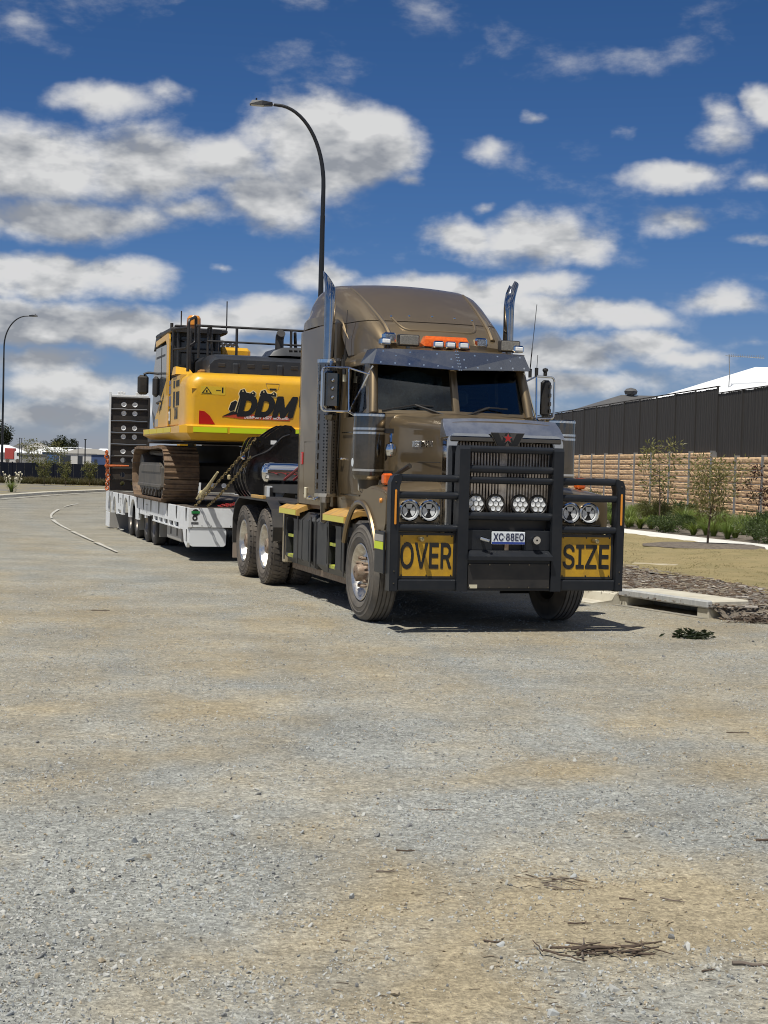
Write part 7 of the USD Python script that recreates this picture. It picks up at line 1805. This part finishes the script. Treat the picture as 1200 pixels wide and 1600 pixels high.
# side skirt running forward under the doors and cab
for s in (-1, 1):
    v, f = hull([(s * 1.61, 10.56, 2.235), (s * 1.61, 10.56, 2.12), (s * 1.40, 10.56, 2.0), (s * 1.40, 10.56, 2.26), (s * 1.61, 14.3, 2.235), (s * 1.58, 14.5, 2.2), (s * 1.60, 14.3, 2.12), (s * 1.40, 14.5, 2.04), (s * 1.40, 14.5, 2.25), (s * 1.3, 13.9, 2.0)]); sk = ep("side_skirt", (v, f), "digger", smooth=False)
    for k in range(4): y = 10.75 + 0.85 * k; m = MB(); m.box((s * 1.612, y, 2.14), (s * 1.618, y + 0.8, 2.225)); ep("reflective_tape", m, pm(f"yellow_tape", (0.68, 0.55, 0.03), 0.4) if k == 0 and s < 0 else UsdShade.Material.Get(stage, "/World/Looks/yellow_tape"), sk, smooth=False)
    v, f = prism(Polygon([(10.56, 2.262), (11.98, 2.262), (11.98, 3.02), (11.5, 3.12), (10.56, 3.14)]), s * 1.0, s * 1.49, "yz", 0.03); sd = ep("side_door", (v, f), pm("sun_faded_yellow", (0.60, 0.37, 0.08), 0.42) if s < 0 else UsdShade.Material.Get(stage, "/World/Looks/sun_faded_yellow"), smooth=False)
    # louvres and blue-grey panels
    for zz, hh in ((2.99, 0.10), (2.72, 0.22)):
        for k in range(5): y = 10.62 + k * 0.075; m = MB(); m.box((s * 1.49, y, zz - hh * .5), (s * 1.496, y + 0.05, zz + hh * .6)); ep("louvre", m, "black", sd, smooth=False)
        m = MB(); m.box((s * 1.49, 11.10, zz - hh * .6), (s * 1.496, 11.28, zz + hh * .65)); ep("grille_slot", m, "black", sd, smooth=False)
    for z0_, z1_ in ((2.62, 2.80), (2.84, 2.98), (3.01, 3.08)): m = MB(); m.box((s * 1.492, 11.55, z0_), (s * 1.50, 11.93, z1_)); ep("vent_panel", m, pm(f"blue_grey_vent", (0.13, 0.14, 0.22), 0.5) if z0_ == 2.62 and s < 0 else UsdShade.Material.Get(stage, "/World/Looks/blue_grey_vent"), sd, smooth=False)
    m = MB(); m.box((s * 1.491, 11.55, 2.30), (s * 1.499, 11.93, 2.58)); lb_ = ep("model_panel", m, "digger_trim", sd, smooth=False)
    if s < 0:
        t = meshkit.text_mesh("300", 0.16, 1.0, True); v = np.array(t.vertices); v[:, 0] -= v[:, 0].min(); v[:, 0] *= 0.32 / v[:, 0].max(); ep("model_number", (np.stack([-1.4985 - v[:, 2] * 0.004, 11.90 - v[:, 0], 2.36 + v[:, 1]], 1), t.faces[:, ::-1]), "white", lb_, smooth=False)
        t = meshkit.text_mesh("DDM", 0.20, 1.0, True); v = np.array(t.vertices); v[:, 0] -= v[:, 0].min(); v[:, 0] *= 0.36 / v[:, 0].max(); ep("side_decal", (np.stack([-1.4905 - v[:, 2] * 0.004, 11.12 - v[:, 0], 2.38 + v[:, 1]], 1), t.faces[:, ::-1]), "digger_trim", sd, smooth=False)
    m = MB(); m.box((s * 1.485, 11.99, 2.26), (s * 1.47, 12.0, 3.0)); ep("door_gap", m, "black", sd, smooth=False)
# hatch, tail lamps, warning label
hp_ = Polygon([(-0.16, 3.0), (-0.13, 2.905), (-0.09, 2.885), (0.03, 2.885), (0.07, 2.905), (0.08, 3.0)]); v, f = prism(hp_.difference(hp_.buffer(-0.006)), 9.745, 9.7385, "xz"); ht = ep("hatch_seam", (v, f), "hub", CW, smooth=False)
m = MB(); m.box((-0.09, 9.731, 2.892), (0.03, 9.7375, 2.918), 0.003); ep("eye_slot", m, "black", ht, smooth=False)
for s in (-1, 1):
    q = Polygon([(s * 1.29, 2.275), (s * 1.29, 2.50), (s * 1.20, 2.49), (s * 1.11, 2.42), (s * 1.02, 2.28)]); v, f = prism(q, 9.75, 9.728, "xz"); ep("tail_lamp", (v, f), "red", CW, smooth=False)
wl_ = rrect(-1.27, 2.775, -0.85, 2.915, 0.012); v, f = prism(wl_, 9.75, 9.7375, "xz"); wr = ep("warning_label", (v, f), pm("label_yellow", (0.68, 0.45, 0.03), 0.4), CW, smooth=False)
tri = Polygon([(-1.255, 2.79), (-1.08, 2.79), (-1.1675, 2.905)]); v, f = prism(tri.difference(tri.buffer(-0.012)), 9.738, 9.7345, "xz"); ep("warning_triangle", (v, f), "logo_black", wr, smooth=False)
m = MB(); m.box((-1.18, 9.7345, 2.815), (-1.155, 9.7375, 2.845)); m.box((-0.91, 9.7345, 2.81), (-0.885, 9.7375, 2.90), .001); m.box((-1.01, 9.7345, 2.845), (-0.93, 9.7375, 2.855)); ep("warning_figure", m, "logo_black", wr, smooth=False)
# company lettering: slanted capitals with digger arms above the first two
def fat_text(text, h, grow):
    """Heavy capitals: the outlines swollen."""
    t = meshkit.text_mesh(text, h, 1.0, True); tri = np.array(t.vertices)[np.array(t.faces)]
    flat = tri[(tri[:, :, 2] < 1e-6).all(1)][:, :, :2]
    sh = unary_union([Polygon(q).buffer(1e-4) for q in flat if abs(np.cross(q[1] - q[0], q[2] - q[0])) > 1e-9]).buffer(grow, join_style=2)
    return prism(sh, 0.0, 1.0, "xy")


def logo():
    x0, z0 = -0.68, 2.45; yf = 9.7375; sh = 0.26
    holder = None
    t = fat_text("DDM", 0.31, 0.020); v = np.array(t[0]); f = np.array(t[1]); v[:, 0] -= v[:, 0].min(); v[:, 0] *= 0.98 / v[:, 0].max()
    base = np.stack([x0 + 0.03 + v[:, 0] + sh * v[:, 1], 0 * v[:, 0], z0 + v[:, 1]], 1)
    def put(poly, dep, nm, mt, par):
        v_, f_ = prism(poly, yf, yf - dep, "xz"); return ep(nm, (v_, f_), mt, par, smooth=False)
    def P_(pts): return Polygon([(x0 + x + sh * z, z0 + z) for x, z in pts])
    swoosh = Polygon([(x0 - 0.22, z0 - 0.035), (x0 + 0.02, z0 + 0.02), (x0 + 0.98, z0 + 0.0), (x0 + 0.95, z0 - 0.075), (x0 + 0.1, z0 - 0.065)])
    L_ = put(swoosh, 0.003, "company_logo", "logo_red", CW)
    b = base.copy(); b[:, 1] = yf - 0.003 - v[:, 2] * 0.004; ep("letters", (b, f), "logo_black", L_, smooth=False)
    for k in (0, 1):
        o = 0.36 * k
        arm_ = P_([(o - 0.01, 0.02), (o + 0.0, 0.30), (o - 0.03, 0.36), (o - 0.02, 0.42), (o + 0.04, 0.44), (o + 0.09, 0.38), (o + 0.16, 0.37), (o + 0.20, 0.41), (o + 0.25, 0.38), (o + 0.26, 0.33), (o + 0.06, 0.33), (o + 0.03, 0.30), (o + 0.02, 0.02)])
        holes_ = unary_union([Point(x0 + o + 0.025 + sh * 0.40, z0 + 0.405).buffer(0.014), Point(x0 + o + 0.20 + sh * 0.375, z0 + 0.375).buffer(0.014)])
        put(arm_.buffer(0.012), 0.0035, "logo_edge", "logo_cream", L_); put(arm_.buffer(0).difference(holes_), 0.0065, "logo_arm", "logo_black", L_)
    bk = P_([(-0.06, 0.24), (-0.12, 0.20), (-0.13, 0.09), (-0.09, 0.05), (-0.03, 0.08), (-0.02, 0.22)]); put(bk.buffer(0.010), 0.0033, "logo_edge", "logo_cream", L_); put(bk, 0.0066, "logo_bucket", "logo_black", L_)
    put(Polygon([(x0 - 0.22, z0 - 0.035), (x0 + 0.06, z0 + 0.015), (x0 + 0.02, z0 + 0.05), (x0 - 0.04, z0 + 0.055)]), 0.006, "logo_blade", "logo_black", L_)
    t2 = meshkit.text_mesh("DEMPSEY DIRT MOVING", 0.045, 1.0, True); v2 = np.array(t2.vertices); v2[:, 0] -= v2[:, 0].min(); v2[:, 0] *= 0.76 / v2[:, 0].max()
    ep("small_letters", (np.stack([x0 + 0.165 + v2[:, 0] + sh * v2[:, 1], yf - 0.003 - v2[:, 2] * 0.003, z0 - 0.058 + v2[:, 1]], 1), t2.faces), "white", L_, smooth=False)


logo()
m = MB(); m.box((0.43, 9.732, 2.62), (0.50, 9.739, 2.80)); ep("rating_decal", m, "logo_black", CW, smooth=False)
# engine cover and handrails
def ecov(y, w0, zt, zb): return np.array([(-1.06, y, zb), (-1.06, y, zt - 0.10), (-0.98, y, zt - 0.02), (-0.90, y, zt), (1.38, y, zt), (1.44, y, zt - 0.1), (1.44, y, zb)])


EC = ep("engine_cover", loft([ecov(10.10, 0, 3.40, 3.16), ecov(10.22, 0, 3.47, 3.16), ecov(10.5, 0, 3.51, 3.16), ecov(11.6, 0, 3.52, 3.16)]), "digger_trim", smooth=32)
for k in range(9): x = -0.92 + 0.255 * k; m = MB(); m.box((x, 10.092, 3.27), (x + 0.13, 10.105, 3.335), 0.006); ep("cover_recess", m, "black", EC, smooth=False)
for x in (-0.62, 0.16, 0.95): m = MB(); m.box((x - 0.05, 10.06, 3.15), (x + 0.05, 10.13, 3.34), 0.02); ep("cover_latch", m, "digger_trim", EC, smooth=False)
m = MB(); m.add(*hull([(0.02, 10.3, 3.51), (0.10, 10.35, 3.60), (0.28, 10.35, 3.67), (1.3, 10.35, 3.70), (1.42, 10.3, 3.51), (0.02, 11.1, 3.51), (0.12, 11.1, 3.64), (0.3, 11.1, 3.70), (1.3, 11.1, 3.70), (1.42, 11.1, 3.51), (0.3, 10.24, 3.52), (1.3, 10.24, 3.52)])); hmp = ep("cover_hump", m, "digger_trim", EC, smooth=30)
for r0 in range(2):
    for k in range(5):
        for j in range(3): m = MB(); m.box((0.36 + k * 0.09, 10.285 + r0 * 0.03, 3.55 + j * 0.032 + 0), (0.42 + k * 0.09, 10.34 + r0 * .01, 3.566 + j * 0.032)) if r0 == 0 else None; (ep("vent_slot", m, "black", hmp, smooth=False) if r0 == 0 else None)
m = MB(); m.tube(arc_path([(0.26, 10.62, 3.60), (0.26, 10.62, 3.86), (0.26, 10.50, 3.93)], 0.08), 0.075, 14); ep("exhaust_pipe", m, "black", EC)
RL = MB(); ytop = 10.6
m = MB(); m.tube([(-1.2, 10.75, 4.01), (1.4, 10.75, 4.01)], 0.021, 8); ep("hand_rail", m, "black")
m = MB(); m.tube([(-1.0, 10.75, 3.75), (1.4, 10.75, 3.75)], 0.018, 8); ep("hand_rail", m, "black")
for x in (-1.15, -0.48, 0.50, 1.35): m = MB(); m.tube([(x, 10.75, 3.45), (x, 10.75, 4.01)], 0.024, 8); ep("rail_post", m, "black")
m = MB(); m.tube(arc_path([(0.58, 10.8, 3.98), (0.62, 10.9, 3.70), (0.66, 10.9, 3.5)], .1), 0.03, 8); ep("rail_post", m, "dull")
# grab loop over the step
m = MB(); m.tube(arc_path([(-1.34, 10.7, 3.2), (-1.34, 10.7, 4.09), (-1.18, 10.9, 4.18), (-1.18, 10.9, 3.72), (-1.36, 10.75, 3.62)], 0.06), 0.028, 8); ep("grab_rail", m, "black")
m = MB(); m.tube(arc_path([(-1.62 + 0.12, 11.4, 3.2), (-1.50, 11.4, 3.98), (-1.25, 11.0, 4.0), (-1.25, 11.0, 3.2)], 0.08), 0.022, 8); m.tube([(-1.5, 11.4, 3.62), (-1.25, 11.0, 3.64)], 0.018, 8); ep("grab_rail", m, "black")
m = MB(); m.tube(arc_path([(-0.98, 10.8, 3.45), (-0.98, 10.8, 3.98), (-0.93, 10.8, 4.0), (-0.90, 10.8, 3.5)], .05), 0.022, 8); ep("grab_rail", m, "black")
m = MB(); m.add(*hull([(-1.62 + 0.1, 11.35, 3.16), (-1.52, 10.9, 3.16), (-1.2, 10.9, 3.16), (-1.2, 11.35, 3.16), (-1.5, 11.3, 3.30), (-1.50, 11.0, 3.30), (-1.26, 11.0, 3.27), (-1.26, 11.3, 3.27)])); m.tube([(-1.4, 11.1, 3.0), (-1.4, 11.1, 3.2)], 0.02, 8); ep("intake_cap", m, "digger", smooth=28)
m = MB(); m.box((-1.15, 10.6, 3.17), (-0.85, 10.9, 3.24), 0.02); ep("tank_cap", m, pm("orange_brown_cap", (0.35, 0.16, 0.03), 0.5), smooth=False)
m = MB(); m.box((-0.98, 10.3, 3.25), (-0.88, 10.4, 3.40), 0.02); ep("rear_camera", m, "grey", smooth=False)

# cab
c0, c1 = 11.78, 13.85
cabE = mhull([(-1.49, c0, 2.26), (-1.49, 13.72, 2.26), (-1.49, 13.95, 2.55), (-1.47, 13.85, 3.40), (-1.42, 13.55, 3.95), (-1.42, c0, 3.98), (-0.52, c0, 2.26), (-0.52, 13.72, 2.26), (-0.52, 13.95, 2.55), (-0.54, 13.85, 3.40), (-0.58, 13.55, 3.95), (-0.58, c0, 3.98)])
CB = ep("cab", cabE, "digger_trim", smooth=20)
m = MB(); m.box((-1.50, c0 - 0.10, 3.955), (-0.46, 13.6, 4.05), 0.03); m.add(*hull([(-1.49, 13.0, 3.96), (-0.5, 13.0, 3.96), (-1.48, 13.95, 3.75), (-0.5, 13.95, 3.75), (-1.47, 13.7, 4.03), (-0.5, 13.7, 4.03), (-1.49, 13.0, 4.05), (-.5, 13.0, 4.05)])); ep("cab_roof", m, "black", CB, smooth=20)
# yellow frame strips on the side, dark door glass, rear window
v, f = prism(Polygon([(c0 - 0.02, 2.262), (c0 + 0.26, 2.262), (c0 + 0.26, 3.74), (c0 + 0.40, 3.84), (13.45, 3.80), (13.45, 3.90), (c0 + 0.2, 3.95), (c0 + 0.02, 3.93), (c0 - 0.02, 3.84)]), -1.487, -1.512, "yz"); ep("cab_frame", (v, f), "digger", CB, smooth=False)
v, f = prism(Polygon([(c0 + 0.24, 2.262), (13.55, 2.262), (13.75, 2.55), (c0 + 0.32, 3.10), (c0 + 0.24, 3.1)]).intersection(Polygon([(c0, 2.2), (13.9, 2.2), (c0, 3.25)])), -1.488, -1.506, "yz"); ep("door_lower", (v, f), UsdShade.Material.Get(stage, "/World/Looks/sun_faded_yellow"), CB, smooth=False)
v, f = prism(Polygon([(c0 + 0.32, 2.9), (13.4, 2.45), (13.8, 2.6), (13.76, 3.35), (13.45, 3.76), (c0 + 0.36, 3.76)]), -1.470, -1.500, "yz"); dg = ep("door_glass", (v, f), pm("grey_reflective_glass", (0.055, 0.062, 0.072), 0.12, spec=0.8), CB, smooth=False)
m = MB(); m.box((-1.503, 12.72, 2.6), (-1.498, 12.78, 3.74)); m.box((-1.503, 12.3, 3.56), (-1.498, 13.4, 3.60)); ep("door_bar", m, "black", dg, smooth=False)
m = MB(); m.box((-1.38, c0 - 0.012, 3.05), (-0.62, c0 - 0.001, 3.88)); ep("rear_window", m, "digger_glass", CB, smooth=False)
m = MB(); m.tube([(-1.505, 12.5, 2.70), (-1.54, 12.5, 2.74), (-1.54, 13.0, 2.72), (-1.505, 13.0, 2.70)], 0.018, 6); ep("door_handle", m, "black", CB)
m = MB(); m.box((-1.509, 13.0, 2.28), (-1.503, 13.5, 2.42)); ep("cab_decal", m, "grey", CB, smooth=False)
t = meshkit.text_mesh("KOMATSU", 0.085, 1.0, True); v = np.array(t.vertices); v[:, 0] -= v[:, 0].min(); v[:, 0] *= 0.62 / v[:, 0].max(); th_ = math.radians(30); ep("maker_lettering", (np.stack([-1.5065 - v[:, 2] * 0.003, 12.85 - v[:, 0] * math.cos(th_) - v[:, 1] * math.sin(th_) * 0, 2.50 + v[:, 0] * math.sin(th_) + v[:, 1]], 1), t.faces[:, ::-1]), "letter", CB, smooth=False)
m = MB(); m.add(*hull([(-1.42, c0 - .25, 3.95), (-0.60, c0 - .25, 3.95), (-1.42, c0, 4.0), (-.6, c0, 4.0), (-1.42, c0 - .25, 4.02), (-.6, c0 - .25, 4.02), (-1.42, c0, 4.05), (-.6, c0, 4.05)])); ep("roof_guard", m, "black", CB, smooth=False)
m = MB()
for k in range(6): m.box((-1.30 + k * 0.13, c0 - 0.21, 3.80), (-1.21 + k * 0.13, c0 - 0.16, 3.84)); 
m.box((-1.36, c0 - 0.2, 3.60), (-0.6, c0 - 0.15, 3.64)); m.tube([(-0.66, c0 - .1, 3.2), (-0.66, c0 - .1, 3.95)], 0.04, 8); m.tube([(-1.36, c0 - .1, 3.1), (-1.36, c0 - .1, 3.95)], 0.03, 8); ep("rear_rack", m, "digger_trim", CB, smooth=False)
m = MB(); m.add(*lathe([(4.10, 0.02), (4.10, 0.13), (4.22, 0.125), (4.27, 0.09), (4.28, 0.01)], (-1.08, c0 - 0.05, 0), "z", 18)); m.box((-1.2, c0 - 0.11, 4.02), (-0.96, c0 + 0.05, 4.11), 0.02); ep("roof_beacon", m, "orange", CB)
m = MB(); m.tube([(-1.44, c0 + 0.2, 4.0), (-1.44, c0 + 0.2, 4.14)], 0.03, 8); m.box((-1.40, c0 + 0.1, 4.06), (-1.0, c0 + 0.2, 4.11), 0.02); ep("roof_lamp", m, "black", CB)
for x, h in ((-1.30, 0.30), (-0.47, 0.52)): m = MB(); m.tube([(x, c0, 4.0), (x, c0, 4.05 + h)], 0.012, 5); ep("aerial", m, "black", CB)
# mirrors on an arm
m = MB(); m.tube(arc_path([(-1.48, 13.2, 3.28), (-1.68, 13.25, 3.30), (-1.76, 13.25, 3.26)], 0.05), 0.022, 8); ma = ep("mirror_arm", m, "black", CB)
m = MB(); m.box((-1.87, 13.22, 2.88), (-1.66, 13.32, 3.25), 0.05); ep("mirror", m, "black", ma, smooth=False)
m = MB(); m.box((-1.62, 12.9, 2.83), (-1.50, 13.1, 3.22), 0.05); ep("mirror", m, "black", ma, smooth=False)
# boom folded forward, away from the view
bo = Polygon([(13.6, 2.3), (13.9, 3.1), (15.2, 3.95), (16.0, 3.98), (18.4, 3.2), (18.5, 3.0), (16.0, 3.55), (15.3, 3.5), (14.4, 2.5)]); v, f = prism(bo, -0.30, 0.22, "yz"); bm_ = ep("boom", (v, f), "digger", smooth=20)
v, f = prism(Polygon([(18.6, 3.3), (19.0, 3.2), (18.8, 1.5), (18.5, 1.4), (18.3, 2.9)]), -0.22, 0.14, "yz"); ep("stick", (v, f), "digger", smooth=False)
for x in (-0.40, 0.32): m = MB(); m.tube([(x, 14.6, 2.2), (x, 15.9, 3.6)], 0.085, 12); ep("boom_cylinder", m, "digger", bm_)
m = MB()
for k in range(5): m.tube(arc_path([(-0.42 + 0.09 * k, 12.0, 3.35), (-0.45 + 0.09 * k, 12.8, 3.92), (-0.40 + .09 * k, 14.2, 3.75)], 0.3), 0.026, 6)
ep("boom_hose", m, "black", bm_)
m = MB(); m.box((-0.50, 12.3, 3.0), (0.1, 13.6, 3.78), 0.06); ep("boom_foot", m, "digger", smooth=False)
m = MB(); m.box((-0.42, 10.56, 2.26), (1.46, 14.0, 3.12), 0.03); ep("engine_bay", m, "digger", smooth=False)
# ------------------------------------------------------------------ sticks and litter on the road
stickm = [pm("stick_brown", (0.085, 0.060, 0.042), 0.9), pm("stick_grey", (0.15, 0.12, 0.095), 0.9), pm("stick_pale", (0.26, 0.20, 0.13), 0.9)]
rq = np.random.default_rng(77)


def stick_mesh(a, b, r, seed=0):
    a, b = np.asarray(a, float), np.asarray(b, float); n = 6; t = np.linspace(0, 1, n)[:, None]; q = np.random.default_rng(seed)
    L_ = np.linalg.norm(b - a); p = a + (b - a) * t + q.normal(0, 0.028 * L_, (n, 3)) * np.array([1, 1, 0.25]) * (t > 0) * (t < 1)
    return tube(p, np.linspace(r, r * 0.55, n), 6)


def gz(x, y): return float(gheight(np.array([x]), np.array([y]))[0])


pile = thing("twig_pile", "pile of dark bark strips and twigs on the near road", "twigs", loc=(0.80, 5.12, gz(0.8, 5.12)), frame="world")
for k in range(34):
    c = np.array([rq.normal(0, 0.10), rq.normal(0, 0.035), 0.006 + rq.uniform(0, 0.018)]); a = rq.normal(0.15, 0.35) + (PI / 2 if rq.random() < 0.06 else 0); l = rq.uniform(0.06, 0.20); d = np.array([math.cos(a), math.sin(a), rq.normal(0, .04)]) * l / 2
    obj("twig", stick_mesh(c - d, c + d, rq.uniform(0.0022, 0.005), k), stickm[int(rq.choice([0, 0, 1, 2]))], pile, 50)
pile2 = thing("twig_pile", "smaller loose heap of pale twigs beyond the dark pile", "twigs", loc=(0.76, 5.98, gz(0.76, 5.98)), frame="world")
for k in range(14):
    c = np.array([rq.normal(0, 0.07), rq.normal(0, 0.06), 0.006 + rq.uniform(0, 0.01)]); a = rq.normal(-0.3, 0.4); l = rq.uniform(0.05, 0.13); d = np.array([math.cos(a), math.sin(a), 0]) * l / 2
    obj("twig", stick_mesh(c - d, c + d, rq.uniform(0.0018, 0.0035), 100 + k), stickm[int(rq.choice([1, 2, 0]))], pile2, 50)
LS = [((0.0, 0, 0), (1.30, 5.02), -0.12, 0.17, "thin stick lying right of the dark twig pile"), ((0, 0, 0), (1.12, 4.95), 0.5, 0.06, "short forked dark stick near the twig pile's right end"), ((0, 0, 0), (1.83, 6.76), 0.05, 0.22, "dark thick stick at the right edge of the road"),
      ((0, 0, 0), (0.05, 6.06), 0.1, 0.09, "small dark stick left of the pale twig heap"), ((0, 0, 0), (0.13, 6.40), -0.05, 0.08, "small stick on the grey stones near the middle"), ((0, 0, 0), (0.98, 5.75), -0.4, 0.07, "short stick right of the pale twig heap"), ((0, 0, 0), (1.15, 5.75), -0.6, 0.10, "slim stick standing alone on tan dirt, right of the heap"),
      ((0, 0, 0), (0.75, 5.42), 0.15, 0.09, "short dark stick between the two twig heaps"), ((0, 0, 0), (0.42, 5.2), -0.4, 0.07, "short stick left of the dark twig pile"), ((0, 0, 0), (0.28, 7.2), 0.0, 0.10, "brown stick lying near the tan patch in the middle distance"), ((0, 0, 0), (1.55, 5.2), -0.2, 0.10, "thin stick toward the right edge beyond the pile"), ((0, 0, 0), (2.3, 9.6), 0.1, 0.14, "dark stick on the road's right, well beyond the others"), ((0, 0, 0), (-3.05, 16.3), 0.1, 0.2, "dark scrap of wood far out on the left of the road")]
for k, (_, (x, y), a, l, lab) in enumerate(LS):
    t = thing("stick", lab, "stick", loc=(x, y, gz(x, y)), frame="world"); d = np.array([math.cos(a), math.sin(a), 0]) * l / 2; c = np.array([0, 0, 0.006])
    m = MB(); m.add(*stick_mesh(c - d, c + d, 0.0036 if l < .15 else 0.007, 200 + k)); obj("shaft", m, stickm[0 if k % 3 else 1], t, 50)
    m = MB(); m.add(*stick_mesh(c + d * 0.2, c + d * 0.2 + np.array([math.cos(a + .6), math.sin(a + .6), 0.1]) * l * 0.3, 0.002, 300 + k)); obj("side_twig", m, stickm[0], t, 50)
# fine litter nobody could count
NL = 1500; ly = 4.3 + 8 * rq.random(NL) ** 1.5; lx = rq.uniform(-0.05, 0.33, NL) * ly; den = np.exp(-((lx - 0.75) ** 2 / 0.5 + (ly - 5.7) ** 2 / 1.6)) + 0.06; kp = rq.random(NL) < den; lx, ly = lx[kp], ly[kp]; k = len(lx); a = rq.normal(0, 0.5, k)
instancer(free("/World", "leaf_litter"), [cbox((-1, -.05, -.04), (1, .05, .04)), cbox((-1, -.12, -.02), (1, .12, .02))], [stickm[0], stickm[2]], np.stack([lx, ly, gheight(lx, ly) + 0.003], 1), np.repeat(rq.uniform(0.006, 0.020, k)[:, None], 3, 1), np.stack([np.cos(a / 2), 0 * a, 0 * a, np.sin(a / 2)], 1), rq.integers(0, 2, k), label="fine bark and stick litter scattered over the near dirt", cat="litter")
# a wilted green sprig on the road near the drain, and dark litter at the mulch edge
sp = thing("leaf_sprig", "wilted dark green leafy sprig lying on the road before the drain", "leaves", loc=(3.13, 15.1, 0.0), frame="world")
r = np.random.default_rng(12); p = r.normal(size=(260, 3)) * np.array([0.085, 0.045, 0.02]) + [0, 0, 0.03]; p[:, 2] = np.abs(p[:, 2]); d = r.normal(size=(260, 3)) * [1, .6, .25] + [0.3, 0, 0]
obj("foliage", leaf_quads(p, d, 0.07, 0.025, r), leafmat("wilted_leaf", (0.035, 0.055, 0.018), (0.055, 0.07, 0.025)), sp, False); m = MB(); m.tube([(-0.2, 0, 0.015), (0, 0.02, 0.03), (0.24, 0.0, 0.012)], 0.005, 6); obj("stem", m, stickm[0], sp)
dl_ = thing("leaf_heap", "small dark heap of leaves and bark at the mulch edge by the drain", "leaves", loc=(4.2, 16.85, 0.02), frame="world")
r = np.random.default_rng(13); p = r.normal(size=(200, 3)) * np.array([0.15, 0.06, 0.025]); p[:, 2] = np.abs(p[:, 2]); obj("foliage", leaf_quads(p, r.normal(size=(200, 3)) * [1, 1, .3], 0.06, 0.025, r), stickm[0], dl_, False)
m = MB(); m.tube([(-0.2, 0, 0.02), (0.25, 0.03, 0.04)], 0.008, 6); obj("stem", m, stickm[1], dl_)
